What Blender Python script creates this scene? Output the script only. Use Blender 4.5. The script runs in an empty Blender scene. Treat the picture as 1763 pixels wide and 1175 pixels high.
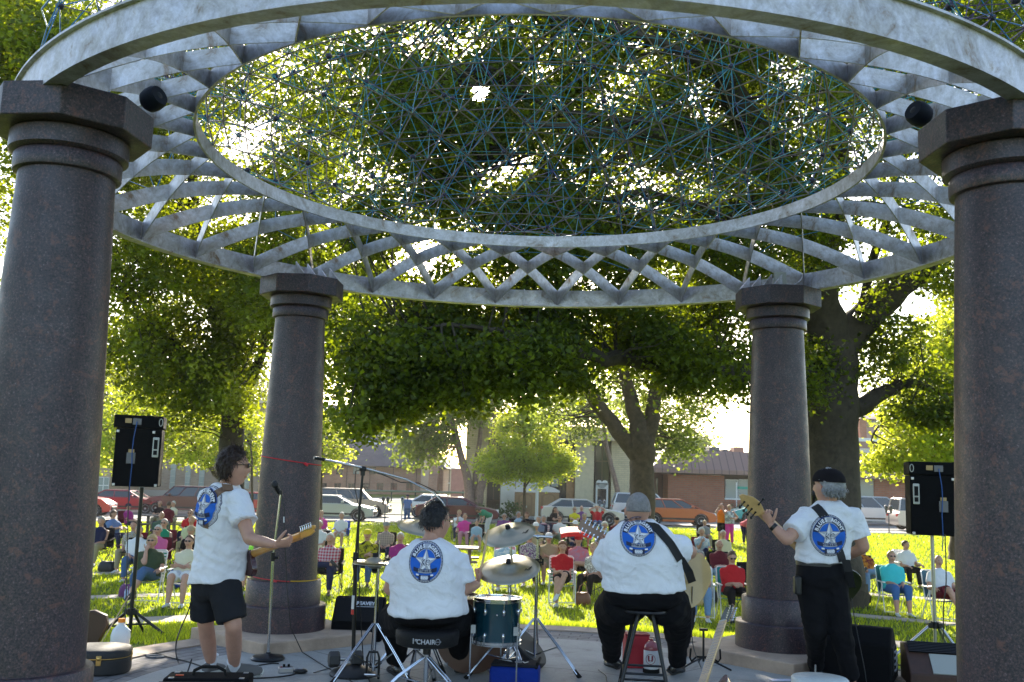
import bpy, bmesh, math, random
import numpy as np
from mathutils import Vector, Matrix, noise
from mathutils.bvhtree import BVHTree
PI = math.pi; R = math.radians
random.seed(7); rng = np.random.default_rng(7)
S = bpy.context.scene; COL = S.collection

# ---------------------------------------------------------------- camera
F = 1665.0; PITCH = 0.1411; ROLL = 0.0313; EYE = Vector((0, 0, 1.5))
_f = Vector((0, math.cos(PITCH), math.sin(PITCH))); _r0 = Vector((1, 0, 0)); _u0 = Vector((0, -math.sin(PITCH), math.cos(PITCH)))
_r = _r0*math.cos(ROLL) + _u0*math.sin(ROLL); _u = -_r0*math.sin(ROLL) + _u0*math.cos(ROLL)
cam = bpy.data.cameras.new('camera'); camo = bpy.data.objects.new('camera', cam); COL.objects.link(camo)
camo.matrix_world = Matrix(((_r.x, _u.x, -_f.x, EYE.x), (_r.y, _u.y, -_f.y, EYE.y), (_r.z, _u.z, -_f.z, EYE.z), (0, 0, 0, 1)))
cam.sensor_width = 36; cam.lens = F/1763*36; cam.clip_end = 2000; cam.clip_start = 0.05
cam.dof.use_dof = True; cam.dof.focus_distance = 7.6; cam.dof.aperture_fstop = 5.6
S.camera = camo

def ray(px, py): return _f + _r*((px-881.5)/F) - _u*((py-587.5)/F)
def U(px, py, Y):
    "world point seen at photo pixel px,py at distance Y (world y)"
    d = ray(px, py); return EYE + d*(Y/d.y)
def DX(Y): return Y/F            # metres per photo pixel at distance Y
SC = Vector((0.137, 6.76, 0))    # stage centre
def sst(a): a = min(1, max(0, a)); return a*a*(3-2*a)
def gz(x, y):
    r = math.hypot(x-SC.x, y-SC.y)
    a = min(1, max(0, (r-3.5)/7.6)); z = -0.03 - 1.02*(a*0.9+sst(a)*.1)
    z += .015*x*sst((y-25)/25) if y > 0 else 0
    z += .8*sst((y-70)/35)
    return z
def G(px, py):
    "ground point under photo pixel"
    d = ray(px, py); t = 8.0
    for i in range(4000):
        p = EYE + d*t
        if p.z <= gz(p.x, p.y): break
        t *= 1.003
    return p
def ST(px, py, z=0.0):
    d = ray(px, py); return EYE + d*((z-EYE.z)/d.z)

# ---------------------------------------------------------------- world, sun, exposure
sd = ray(828, 157).normalized(); ELEV = math.asin(sd.z); AZ = math.atan2(sd.x, sd.y)
W = bpy.data.worlds.new('World'); S.world = W; W.use_nodes = True
nt = W.node_tree; nt.nodes.clear()
out = nt.nodes.new('ShaderNodeOutputWorld'); bg = nt.nodes.new('ShaderNodeBackground'); sky = nt.nodes.new('ShaderNodeTexSky')
sky.sky_type = 'NISHITA'; sky.sun_disc = False; sky.sun_elevation = ELEV; sky.sun_rotation = AZ
sky.air_density = 1.0; sky.dust_density = 1.2; sky.ozone_density = 1.0
bg.inputs[1].default_value = 0.13
# the visible disc of the sun, part of the sky
tc = nt.nodes.new('ShaderNodeTexCoord'); dt = nt.nodes.new('ShaderNodeVectorMath'); dt.operation = 'DOT_PRODUCT'
nt.links.new(tc.outputs['Generated'], dt.inputs[0]); dt.inputs[1].default_value = sd
mr = nt.nodes.new('ShaderNodeMapRange'); nt.links.new(dt.outputs['Value'], mr.inputs[0])
mr.inputs[1].default_value = math.cos(R(1.3)); mr.inputs[2].default_value = math.cos(R(.35)); mr.inputs[3].default_value = 0; mr.inputs[4].default_value = 1
pw = nt.nodes.new('ShaderNodeMath'); pw.operation = 'POWER'; nt.links.new(mr.outputs[0], pw.inputs[0]); pw.inputs[1].default_value = 3
ml = nt.nodes.new('ShaderNodeMix'); ml.data_type = 'RGBA'; ml.blend_type = 'ADD'; ml.inputs[0].default_value = 1
sc_ = nt.nodes.new('ShaderNodeVectorMath'); sc_.operation = 'SCALE'; sc_.inputs[0].default_value = (120, 112, 95); nt.links.new(pw.outputs[0], sc_.inputs['Scale'])
nt.links.new(sky.outputs[0], ml.inputs[6]); nt.links.new(sc_.outputs[0], ml.inputs[7])
nt.links.new(ml.outputs[2], bg.inputs[0]); nt.links.new(bg.outputs[0], out.inputs[0])
sl = bpy.data.lights.new('sun', 'SUN'); sl.energy = 5.0; sl.angle = R(.5); sl.color = (1, .9, .74)
so = bpy.data.objects.new('sun', sl); COL.objects.link(so); so.rotation_euler = (-sd).to_track_quat('-Z', 'Y').to_euler(); so.location = (0, 0, 40)
S.view_settings.view_transform = 'Standard'; S.view_settings.look = 'None'; S.view_settings.gamma = 1
S.view_settings.exposure = 1.62
S.render.engine = 'CYCLES'
S.cycles.transparent_max_bounces = 12; S.cycles.max_bounces = 8; S.cycles.sample_clamp_indirect = 6

# ---------------------------------------------------------------- tags and materials
def tag(o, label=None, cat=None, group=None, kind=None):
    if label: o['label'] = label
    if cat: o['category'] = cat
    if group: o['group'] = group
    if kind: o['kind'] = kind
    return o
def thing(name, label, cat, loc=(0, 0, 0), rz=0, group=None):
    o = bpy.data.objects.new(name, None); COL.objects.link(o); o.empty_display_size = .1
    o.location = loc; o.rotation_euler = (0, 0, rz); return tag(o, label, cat, group)
def copy_tree(o, parent=None):
    c = o.copy(); COL.objects.link(c); c.parent = parent
    for ch in list(o.children): copy_tree(ch, c)
    return c
def Lk(n, a, b): n.links.new(a, b)
_mats = {}
def mat(name, col, rough=.6, metal=0., var=0., vs=8., bump=0., bs=40., spec=.5, trans=0., col2=None, coat=0.):
    if name in _mats: return _mats[name]
    m = bpy.data.materials.new(name); m.use_nodes = True; n = m.node_tree; b = n.nodes['Principled BSDF']
    c = tuple(col)+(1,); b.inputs['Base Color'].default_value = c
    b.inputs['Roughness'].default_value = rough; b.inputs['Metallic'].default_value = metal
    b.inputs['Specular IOR Level'].default_value = spec; b.inputs['Coat Weight'].default_value = coat
    m.diffuse_color = c
    if var or bump or col2:
        t = n.nodes.new('ShaderNodeTexCoord')
    if var or col2:
        z = n.nodes.new('ShaderNodeTexNoise'); z.inputs['Scale'].default_value = vs; z.inputs['Detail'].default_value = 5; z.inputs['Roughness'].default_value = .65
        Lk(n, t.outputs['Object'], z.inputs['Vector'])
        cr = n.nodes.new('ShaderNodeMapRange'); cr.inputs[1].default_value = .3; cr.inputs[2].default_value = .7; Lk(n, z.outputs[0], cr.inputs[0])
        mx = n.nodes.new('ShaderNodeMix'); mx.data_type = 'RGBA'; Lk(n, cr.outputs[0], mx.inputs[0])
        c2 = col2 or tuple(x*(1-var) for x in col); c1 = tuple(min(1, x*(1+var*.6)) for x in col) if not col2 else col
        mx.inputs[6].default_value = tuple(c1)+(1,); mx.inputs[7].default_value = tuple(c2)+(1,)
        Lk(n, mx.outputs[2], b.inputs['Base Color'])
    if bump:
        z2 = n.nodes.new('ShaderNodeTexNoise'); z2.inputs['Scale'].default_value = bs; z2.inputs['Detail'].default_value = 4
        Lk(n, t.outputs['Object'], z2.inputs['Vector'])
        bp = n.nodes.new('ShaderNodeBump'); bp.inputs['Strength'].default_value = bump; bp.inputs['Distance'].default_value = .02
        Lk(n, z2.outputs[0], bp.inputs['Height']); Lk(n, bp.outputs[0], b.inputs['Normal'])
    _mats[name] = m; return m
def leafmat(name, col, tcol, amt=.5, var=.45):
    if name in _mats: return _mats[name]
    m = bpy.data.materials.new(name); m.use_nodes = True; n = m.node_tree; b = n.nodes['Principled BSDF']; o = n.nodes['Material Output']
    b.inputs['Roughness'].default_value = .45; b.inputs['Specular IOR Level'].default_value = .35
    a = n.nodes.new('ShaderNodeAttribute'); a.attribute_name = 'tint'
    def mixc(c):
        x = n.nodes.new('ShaderNodeMix'); x.data_type = 'RGBA'
        x.inputs[6].default_value = tuple(v*(1-var) for v in c)+(1,); x.inputs[7].default_value = (min(1, c[0]*(1+var*1.3)), min(1, c[1]*(1+var)), c[2], 1)
        Lk(n, a.outputs['Fac'], x.inputs[0]); return x
    c1 = mixc(col); c2 = mixc(tcol); Lk(n, c1.outputs[2], b.inputs['Base Color'])
    t = n.nodes.new('ShaderNodeBsdfTranslucent'); Lk(n, c2.outputs[2], t.inputs[0])
    ms = n.nodes.new('ShaderNodeMixShader'); ms.inputs[0].default_value = amt
    Lk(n, b.outputs[0], ms.inputs[1]); Lk(n, t.outputs[0], ms.inputs[2]); Lk(n, ms.outputs[0], o.inputs[0])
    _mats[name] = m; return m

# ---------------------------------------------------------------- mesh builder
def frame(d, up=Vector((0, 0, 1))):
    d = Vector(d).normalized(); x = d.cross(up)
    if x.length < 1e-4: x = d.cross(Vector((0, 1, 0)))
    x.normalize(); return x, x.cross(d).normalized()
def LM(o, x=None, y=None, z=None):
    "matrix from origin and two/three axes"
    if z is None: z = Vector(x).cross(Vector(y))
    if y is None: y = Vector(z).cross(Vector(x))
    if x is None: x = Vector(y).cross(Vector(z))
    x = Vector(x).normalized(); y = Vector(y); y = (y-x*y.dot(x)).normalized(); z = x.cross(y)
    return Matrix(((x.x, y.x, z.x, o[0]), (x.y, y.y, z.y, o[1]), (x.z, y.z, z.z, o[2]), (0, 0, 0, 1)))
def RZ(o, a): return Matrix.Translation(Vector(o)) @ Matrix.Rotation(a, 4, 'Z')
class MB:
    def __init__(s): s.v = []; s.f = []; s.m = []
    def add(s, vs, fs, m=0, M=None):
        b = len(s.v)
        s.v += [tuple(M @ Vector(p)) for p in vs] if M is not None else [tuple(p) for p in vs]
        s.f += [tuple(i+b for i in f) for f in fs]; s.m += [m]*len(fs); return s
    def loft(s, rings, m=0, M=None, cap=True, close=False):
        n = len(rings[0]); vs = [p for r in rings for p in r]; fs = []
        k = len(rings); e = k if close else k-1
        for i in range(e):
            a = i*n; b = ((i+1) % k)*n
            for j in range(n):
                j2 = (j+1) % n; fs.append((a+j, a+j2, b+j2, b+j))
        if cap and not close: fs.append(tuple(range(n))[::-1]); fs.append(tuple(range((k-1)*n, k*n)))
        return s.add(vs, fs, m, M)
    def tube(s, pts, rad, n=8, m=0, M=None, cap=True, rnd=False):
        pts = [Vector(p) for p in pts]; k = len(pts)
        if not hasattr(rad, '__len__'): rad = [rad]*k
        if rnd and k >= 2:
            p0 = pts[0]-(pts[1]-pts[0]).normalized()*rad[0]*.8; p1 = pts[-1]+(pts[-1]-pts[-2]).normalized()*rad[-1]*.8
            q0 = pts[0]-(pts[1]-pts[0]).normalized()*rad[0]*.5; q1 = pts[-1]+(pts[-1]-pts[-2]).normalized()*rad[-1]*.5
            pts = [p0, q0]+pts+[q1, p1]; rad = [rad[0]*.35, rad[0]*.8]+list(rad)+[rad[-1]*.8, rad[-1]*.35]; k += 4
        rings = []; x = None
        for i, p in enumerate(pts):
            d = (pts[min(i+1, k-1)]-pts[max(i-1, 0)])
            if d.length < 1e-9: d = Vector((0, 0, 1))
            d.normalize()
            if x is None: x, y = frame(d)
            else:
                x = x-d*x.dot(d)
                x = x.normalized() if x.length > 1e-5 else frame(d)[0]
            y = d.cross(x)
            rings.append([p+(x*math.cos(2*PI*j/n)+y*math.sin(2*PI*j/n))*rad[i] for j in range(n)])
        return s.loft(rings, m, M, cap)
    def cyl(s, a, b, r, r2=None, n=16, m=0, M=None): return s.tube([a, b], [r, r if r2 is None else r2], n, m, M)
    def ell(s, c, rad, m=0, M=None, n=14, k=9, X=None):
        c = Vector(c); vs = []; fs = []
        if not hasattr(rad, '__len__'): rad = (rad,)*3
        rings = []
        for i in range(k+1):
            a = PI*(i+.0)/k; a = min(max(a, .04), PI-.04)
            rings.append([Vector((math.sin(a)*math.cos(2*PI*j/n)*rad[0], math.sin(a)*math.sin(2*PI*j/n)*rad[1], -math.cos(a)*rad[2])) for j in range(n)])
        if X is not None: rings = [[X @ p for p in r] for r in rings]
        return s.loft([[p+c for p in r] for r in rings], m, M)
    def box(s, c, size, m=0, M=None, X=None):
        c = Vector(c); h = [x/2 for x in size]
        vs = [Vector((i*h[0], j*h[1], k*h[2])) for k in (-1, 1) for j in (-1, 1) for i in (-1, 1)]
        if X is not None: vs = [X @ v for v in vs]
        return s.add([c+v for v in vs], [(0, 2, 3, 1), (4, 5, 7, 6), (0, 1, 5, 4), (1, 3, 7, 5), (3, 2, 6, 7), (2, 0, 4, 6)], m, M)
    def lathe(s, prof, c=(0, 0, 0), n=32, m=0, M=None, cap=True):
        c = Vector(c)
        return s.loft([[c+Vector((max(r, 1e-4)*math.cos(2*PI*j/n), max(r, 1e-4)*math.sin(2*PI*j/n), z)) for j in range(n)] for r, z in prof], m, M, cap)
    def prism(s, pts, z0, z1, m=0, M=None):
        return s.loft([[Vector((p[0], p[1], z0)) for p in pts], [Vector((p[0], p[1], z1)) for p in pts]], m, M)
    def mesh(s, name='m'):
        me = bpy.data.meshes.new(name); me.from_pydata(s.v, [], s.f); me.polygons.foreach_set('material_index', s.m); me.update(); return me
    def build(s, name, mats, parent=None, smooth=True, bev=0, seg=2, ang=40):
        me = s.mesh(name)
        if smooth: me.polygons.foreach_set('use_smooth', [True]*len(me.polygons))
        o = link(name, me, mats, parent)
        if smooth:
            try: me.set_sharp_from_angle(angle=R(ang))
            except Exception: pass
        if bev:
            b = o.modifiers.new('bevel', 'BEVEL'); b.width = bev; b.segments = seg; b.limit_method = 'ANGLE'; b.angle_limit = R(35)
        return o
def link(name, me, mats, parent=None):
    for m in (mats if isinstance(mats, (list, tuple)) else [mats]): me.materials.append(m)
    o = bpy.data.objects.new(name, me); COL.objects.link(o)
    if parent is not None: o.parent = parent
    return o
def npmesh(name, V, Fc, mats, parent=None, tint=None, smooth=False):
    "V (n,3), Fc (m,k) numpy"
    me = bpy.data.meshes.new(name); n = len(V); m, k = Fc.shape
    me.vertices.add(n); me.vertices.foreach_set('co', V.astype(np.float32).ravel())
    me.loops.add(m*k); me.loops.foreach_set('vertex_index', Fc.astype(np.int32).ravel())
    me.polygons.add(m); me.polygons.foreach_set('loop_start', np.arange(0, m*k, k, dtype=np.int32))
    me.update(calc_edges=True)
    if tint is not None:
        a = me.attributes.new('tint', 'FLOAT', 'FACE'); a.data.foreach_set('value', tint.astype(np.float32))
    if smooth: me.polygons.foreach_set('use_smooth', np.ones(m, dtype=bool))
    return link(name, me, mats, parent)

# voxel fusing in a scratch scene (one continuous skin out of overlapping volumes)
TMP = bpy.data.scenes.new('scratch')
def fuse(mbs, voxel=.012, smooth=4):
    "list of MB -> list of fused meshes"
    obs = []
    for k, b in enumerate(mbs):
        vx = voxel[k] if hasattr(voxel, '__len__') else voxel
        o = bpy.data.objects.new('t', b.mesh('t')); TMP.collection.objects.link(o)
        r = o.modifiers.new('r', 'REMESH'); r.mode = 'VOXEL'; r.voxel_size = vx; r.adaptivity = 0
        it = smooth[k] if hasattr(smooth, '__len__') else smooth
        sm = o.modifiers.new('s', 'SMOOTH'); sm.iterations = it; sm.factor = .5
        obs.append(o)
    TMP.view_layers[0].update(); dg = TMP.view_layers[0].depsgraph; res = []
    for o in obs:
        me = bpy.data.meshes.new_from_object(o.evaluated_get(dg)); me.materials.clear()
        me.polygons.foreach_set('use_smooth', [True]*len(me.polygons)); res.append(me)
    for o in obs:
        d = o.data; bpy.data.objects.remove(o); bpy.data.meshes.remove(d)
    return res
_txt = {}
def textmesh(s, size, bold=0.):
    "2D verts, faces of a text string, centred"
    key = (s, size, bold)
    if key in _txt: return _txt[key]
    c = bpy.data.curves.new('t', 'FONT'); c.body = s; c.size = size; c.align_x = 'CENTER'; c.align_y = 'CENTER'; c.offset = bold; c.resolution_u = 2
    o = bpy.data.objects.new('t', c); TMP.collection.objects.link(o)
    TMP.view_layers[0].update(); dg = TMP.view_layers[0].depsgraph
    me = bpy.data.meshes.new_from_object(o.evaluated_get(dg))
    V = [tuple(v.co) for v in me.vertices]; Fs = [tuple(p.vertices) for p in me.polygons]
    bpy.data.objects.remove(o); bpy.data.curves.remove(c); bpy.data.meshes.remove(me)
    _txt[key] = (V, Fs); return V, Fs
# ================================================================ materials of the place
def nodes(m): return m.node_tree, m.node_tree.nodes['Principled BSDF']
def mk(name, rough=.6, metal=0.):
    m = bpy.data.materials.new(name); m.use_nodes = True; n, b = nodes(m); b.inputs['Roughness'].default_value = rough; b.inputs['Metallic'].default_value = metal; return m
def nz(n, scale, det=4, vec=None, rough=.6, dist=0.):
    z = n.nodes.new('ShaderNodeTexNoise'); z.inputs['Scale'].default_value = scale; z.inputs['Detail'].default_value = det; z.inputs['Roughness'].default_value = rough; z.inputs['Distortion'].default_value = dist
    if vec is not None: Lk(n, vec, z.inputs['Vector'])
    return z.outputs[0]
def ramp(n, fac, stops):
    r = n.nodes.new('ShaderNodeValToRGB'); e = r.color_ramp.elements
    while len(e) < len(stops): e.new(.5)
    for k, (p, c) in enumerate(stops): e[k].position = p; e[k].color = tuple(c)+(1,)
    Lk(n, fac, r.inputs[0]); return r.outputs[0]
def mixc(n, f, a, b, mode='MIX'):
    x = n.nodes.new('ShaderNodeMix'); x.data_type = 'RGBA'; x.blend_type = mode
    for k, v in ((0, f), (6, a), (7, b)):
        if hasattr(v, 'is_linked') or hasattr(v, 'links'): Lk(n, v, x.inputs[k])
        elif k == 0: x.inputs[0].default_value = v
        else: x.inputs[k].default_value = tuple(v)+(1,)
    return x.outputs[2]
def tco(n, w='Object'):
    return n.nodes.new('ShaderNodeTexCoord').outputs[w]
def bumpn(n, b, h, st=.3, d=.01):
    x = n.nodes.new('ShaderNodeBump'); x.inputs['Strength'].default_value = st; x.inputs['Distance'].default_value = d; Lk(n, h, x.inputs['Height']); Lk(n, x.outputs[0], b.inputs['Normal'])

granite = mk('dark_red_granite', .45); n, b = nodes(granite); v = tco(n)
sp = ramp(n, nz(n, 95, 4, v, .75), [(.38, (.012, .010, .015)), (.5, (.043, .032, .042)), (.58, (.078, .038, .040)), (.68, (.16, .125, .145))])
vein = ramp(n, nz(n, 2.6, 6, v, .6, 2.2), [(.5, (0, 0, 0)), (.545, (1, 1, 1)), (.59, (0, 0, 0))])
fl = ramp(n, nz(n, 30, 3, v, .7), [(.5, (0, 0, 0)), (.6, (1, 1, 1))])
f2 = mixc(n, 1.0, vein, fl, 'MULTIPLY'); Lk(n, mixc(n, f2, sp, (.135, .06, .05)), b.inputs['Base Color'])
Lk(n, ramp(n, nz(n, 9, 4, v), [(.3, (.36, .36, .36)), (.7, (.55, .55, .55))]), b.inputs['Roughness'])

steel = mk('weathered_stainless_steel', .4, .75); n, b = nodes(steel); v = tco(n)
c1 = ramp(n, nz(n, 5, 8, v, .75, .8), [(.31, (.26, .17, .11)), (.42, (.46, .43, .42)), (.58, (.66, .64, .68)), (.70, (.38, .30, .24))])
st2 = ramp(n, nz(n, 28, 5, v, .7), [(.35, (.75, .72, .68)), (.6, (1, 1, 1))])
Lk(n, mixc(n, 1.0, c1, st2, 'MULTIPLY'), b.inputs['Base Color'])
Lk(n, ramp(n, nz(n, 14, 5, v), [(.3, (.33, .33, .33)), (.7, (.6, .6, .6))]), b.inputs['Roughness'])

concrete = mk('grey_blue_concrete', .75); n, b = nodes(concrete); v = tco(n)
c1 = ramp(n, nz(n, 1.7, 9, v, .72, .8), [(.3, (.19, .18, .165)), (.46, (.34, .335, .315)), (.6, (.38, .375, .355)), (.74, (.47, .45, .41))])
c2 = ramp(n, nz(n, 60, 3, v), [(.3, (.85, .85, .85)), (.7, (1.08, 1.08, 1.08))])
cc = mixc(n, 1.0, c1, c2, 'MULTIPLY')
sepx = n.nodes.new('ShaderNodeSeparateXYZ'); Lk(n, v, sepx.inputs[0])
def mth(n, op, a, bb=None, cl=False):
    x = n.nodes.new('ShaderNodeMath'); x.operation = op; x.use_clamp = cl
    for k, q in enumerate((a, bb)):
        if q is None: continue
        if hasattr(q, 'links'): Lk(n, q, x.inputs[k])
        else: x.inputs[k].default_value = q
    return x.outputs[0]
ang = mth(n, 'ARCTAN2', sepx.outputs[1], sepx.outputs[0]); rad = mth(n, 'POWER', mth(n, 'ADD', mth(n, 'MULTIPLY', sepx.outputs[0], sepx.outputs[0]), mth(n, 'MULTIPLY', sepx.outputs[1], sepx.outputs[1])), .5)
# saw-cut joints: eight radial lines and two rings
rl = mth(n, 'MULTIPLY', mth(n, 'ABSOLUTE', mth(n, 'SINE', mth(n, 'MULTIPLY', ang, 4))), rad)
j1 = mth(n, 'LESS_THAN', rl, .022); j2 = mth(n, 'LESS_THAN', mth(n, 'ABSOLUTE', mth(n, 'SUBTRACT', rad, 1.35)), .006)
jj = mth(n, 'MAXIMUM', j1, j2); Lk(n, mixc(n, jj, cc, (.13, .135, .13)), b.inputs['Base Color'])
bumpn(n, b, nz(n, 90, 3, v), .25, .004)

pavers = mk('grey_brick_pavers', .8); n, b = nodes(pavers); v = tco(n); sepx = n.nodes.new('ShaderNodeSeparateXYZ'); Lk(n, v, sepx.inputs[0])
ang = mth(n, 'ARCTAN2', sepx.outputs[1], sepx.outputs[0]); rad = mth(n, 'POWER', mth(n, 'ADD', mth(n, 'MULTIPLY', sepx.outputs[0], sepx.outputs[0]), mth(n, 'MULTIPLY', sepx.outputs[1], sepx.outputs[1])), .5)
cx = n.nodes.new('ShaderNodeCombineXYZ'); Lk(n, mth(n, 'MULTIPLY', ang, 3.0), cx.inputs[0]); Lk(n, rad, cx.inputs[1])
bk = n.nodes.new('ShaderNodeTexBrick'); Lk(n, cx.outputs[0], bk.inputs['Vector']); bk.inputs['Scale'].default_value = 1
bk.inputs['Brick Width'].default_value = .2; bk.inputs['Row Height'].default_value = .1; bk.inputs['Mortar Size'].default_value = .006
bk.inputs['Color1'].default_value = (.26, .245, .24, 1); bk.inputs['Color2'].default_value = (.17, .16, .165, 1); bk.inputs['Mortar'].default_value = (.07, .065, .06, 1)
Lk(n, mixc(n, 1.0, bk.outputs[0], ramp(n, nz(n, 12, 5, v), [(.3, (.7, .7, .7)), (.7, (1.1, 1.1, 1.1))]), 'MULTIPLY'), b.inputs['Base Color']); bumpn(n, b, bk.outputs['Fac'], -.5, .006)

coping = mat('tan_limestone_coping', (.44, .33, .25), .8, var=.3, vs=3, bump=.25, bs=50)
padm = mat('tan_stone_plinth', (.46, .34, .25), .75, var=.28, vs=4, bump=.2, bs=60)

lawn = mk('mown_lawn', .8); n, b = nodes(lawn); v = tco(n); b.inputs['Specular IOR Level'].default_value = .08
g1 = ramp(n, nz(n, .5, 6, v, .7), [(.3, (.06, .105, .012)), (.5, (.10, .155, .016)), (.7, (.145, .19, .022))])
g2 = ramp(n, nz(n, 22, 4, v, .75), [(.3, (.55, .6, .5)), (.7, (1.35, 1.3, 1.2))])
Lk(n, mixc(n, 1.0, g1, g2, 'MULTIPLY'), b.inputs['Base Color']); bumpn(n, b, nz(n, 40, 3, v), .7, .03)
tr = n.nodes.new('ShaderNodeBsdfTranslucent'); asphalt = mat('grey_asphalt', (.17, .165, .16), .85, var=.25, vs=2, bump=.2, bs=80)
sidewalkm = mat('pale_concrete_walk', (.34, .30, .26), .85, var=.2, vs=3, bump=.15, bs=60)
kerbm = mat('kerb_concrete', (.4, .37, .33), .85, var=.25, vs=5)

# ================================================================ ground, walks, street
def polar_ground():
    rr = list(np.concatenate([np.linspace(3.44, 14, 22), np.linspace(15.5, 60, 30), np.array([66, 74, 84, 96, 108, 120, 150, 200, 300, 450, 700])])); na = 144
    V = []
    for r in rr:
        for k in range(na):
            a = 2*PI*k/na; x = SC.x+r*math.cos(a); y = SC.y+r*math.sin(a); V.append((x, y, gz(x, y)))
    Fq = []
    for i in range(len(rr)-1):
        for k in range(na):
            k2 = (k+1) % na; Fq.append((i*na+k, (i+1)*na+k, (i+1)*na+k2, i*na+k2))
    o = npmesh('lawn', np.array(V), np.array(Fq), lawn, smooth=True); tag(o, 'sunlit park lawn sloping down and away from the round stage', 'lawn', kind='structure')
polar_ground()
def ring_sheet(name, r0, r1, z, m, a0=0, a1=2*PI, n_=160, thick=None, follow=False):
    b = MB(); pr = []
    for k in range(n_+1):
        a = a0+(a1-a0)*k/n_; c, s = math.cos(a), math.sin(a)
        def zz(r): return gz(SC.x+r*c, SC.y+r*s)+z if follow else z
        pr.append([Vector((r0*c, r0*s, zz(r0))), Vector((r1*c, r1*s, zz(r1))), Vector((r1*c, r1*s, zz(r1)-thick)), Vector((r0*c, r0*s, zz(r0)-thick))])
    full = abs(a1-a0-2*PI) < 1e-6
    b.loft(pr[:-1] if full else pr, close=full)
    b.f = [f[::-1] for f in b.f]
    o = b.build(name, m, smooth=False); o.location = (SC.x, SC.y, 0); return o
o = ring_sheet('stage_floor', .001, 2.80, 0, concrete, thick=.3); tag(o, 'round grey concrete stage floor under the steel ring', 'floor', kind='structure')
o = ring_sheet('paver_ring', 2.80, 3.26, .0, pavers, thick=.3); tag(o, 'ring of grey brick pavers round the concrete floor', 'paving', kind='structure')
o = ring_sheet('coping_ring', 3.262, 3.55, .012, coping, thick=.3); tag(o, 'tan stone coping at the rim of the stage', 'coping', kind='structure')
for (r0, r1, a0, a1) in ((11.35, 12.05, 108, 168), (11.5, 12.2, 12, 66), (14.75, 15.25, 106, 160), (15.0, 15.5, 22, 64), (19.2, 19.75, 108, 150), (19.4, 19.95, 30, 66)):
    o = ring_sheet('garden_path', r0, r1, .015, sidewalkm, R(a0), R(a1), 60, .2, True); tag(o, kind='structure')
def strip(name, pts0, pts1, lift, m, kind='structure', seg=40, thick=0):
    b = MB(); rows = []
    for i in range(seg+1):
        t = i/seg
        def L(ps):
            k = t*(len(ps)-1); j = min(int(k), len(ps)-2); q = k-j
            return (ps[j][0]*(1-q)+ps[j+1][0]*q, ps[j][1]*(1-q)+ps[j+1][1]*q)
        a, c = L(pts0), L(pts1)
        ra = [Vector((a[0]*(1-s)+c[0]*s, a[1]*(1-s)+c[1]*s, gz(a[0]*(1-s)+c[0]*s, a[1]*(1-s)+c[1]*s)+lift)) for s in (0, .33, .66, 1)]
        rows.append(ra+[p-Vector((0, 0, .25)) for p in ra[::-1]])
    b.loft(rows); b.f = [f[::-1] for f in b.f]
    return tag(b.build(name, m, smooth=False), kind=kind)
strip('sidewalk', [(-70, 51), (70, 52)], [(-70, 53.2), (70, 54.2)], .03, sidewalkm)
strip('kerb', [(-70, 53.21), (70, 54.21)], [(-70, 53.4), (70, 54.4)], .06, kerbm)
strip('street', [(-90, 53.42), (90, 54.42)], [(-90, 64.5), (90, 65.2)], -.02+.03, asphalt)
strip('kerb', [(-90, 64.52), (90, 65.22)], [(-90, 64.75), (90, 65.45)], .09, kerbm)
strip('church_lane', [(-60, 90), (-3, 88)], [(-60, 93.5), (-3, 91.5)], .03, sidewalkm)

# ================================================================ the pavilion
pav = thing('pavilion_roof', 'round stainless steel ring roof with diagonal lattice and blue wire dome, resting on four granite columns', 'pavilion roof', (SC.x, SC.y, 0))
RO, RI, ZO, ZI = 3.354, 2.36, 3.303, 3.72
def circ_loft(sec, n_=128, a0=0, a1=2*PI):
    b = MB(); rings = []
    for k in range(n_):
        a = a0+(a1-a0)*k/n_; c, s = math.cos(a), math.sin(a); rings.append([Vector((r*c, r*s, z)) for r, z in sec])
    b.loft(rings, close=True); return b
h = .185
sec = [(RO-.08, ZO), (RO+.008, ZO), (RO+.008, ZO+h-.012), (RO+.03, ZO+h-.012), (RO+.03, ZO+h), (RO-.008, ZO+h), (RO-.008, ZO+.012), (RO-.08, ZO+.012)]
circ_loft(sec, 160).build('outer_ring', steel, pav, ang=30)
sec = [(RI-.008, ZI), (RI+.008, ZI), (RI+.008, ZI+.105), (RI-.008, ZI+.105)]
circ_loft(sec, 160).build('inner_ring', steel, pav, ang=30)
def slat(sgn):
    b = MB(); rings = []
    for k in range(15):
        t = k/14; r = (RO-.016)*(1-t)+(RI+.011)*t; a = sgn*t*2*PI/32*1.5
        # straight chord in plan, arched in height
        p0 = Vector((RO-.016, 0)); an = sgn*2*PI/32*1.5; p1 = Vector(((RI+.011)*math.cos(an), (RI+.011)*math.sin(an))); p = p0.lerp(p1, t)
        d = (p1-p0).normalized(); q = Vector((-d.y, d.x))*.004
        z0 = (ZO+.03)*(1-t)+(ZI+.003)*t+.075*math.sin(PI*t); hh = .145*(1-t)+.105*t
        rings.append([Vector((p.x-q.x, p.y-q.y, z0)), Vector((p.x+q.x, p.y+q.y, z0)), Vector((p.x+q.x, p.y+q.y, z0+hh)), Vector((p.x-q.x, p.y-q.y, z0+hh))])
    b.loft(rings); return b.mesh('lattice_slat')
s1 = link('lattice_slat', slat(1), steel, pav); s2 = link('lattice_slat', slat(-1), steel, pav)
for k in range(32):
    for s in (s1, s2):
        o = s if k == 0 else s.copy()
        if k: COL.objects.link(o)
        o.rotation_euler.z = (k+.5)*2*PI/32
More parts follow.
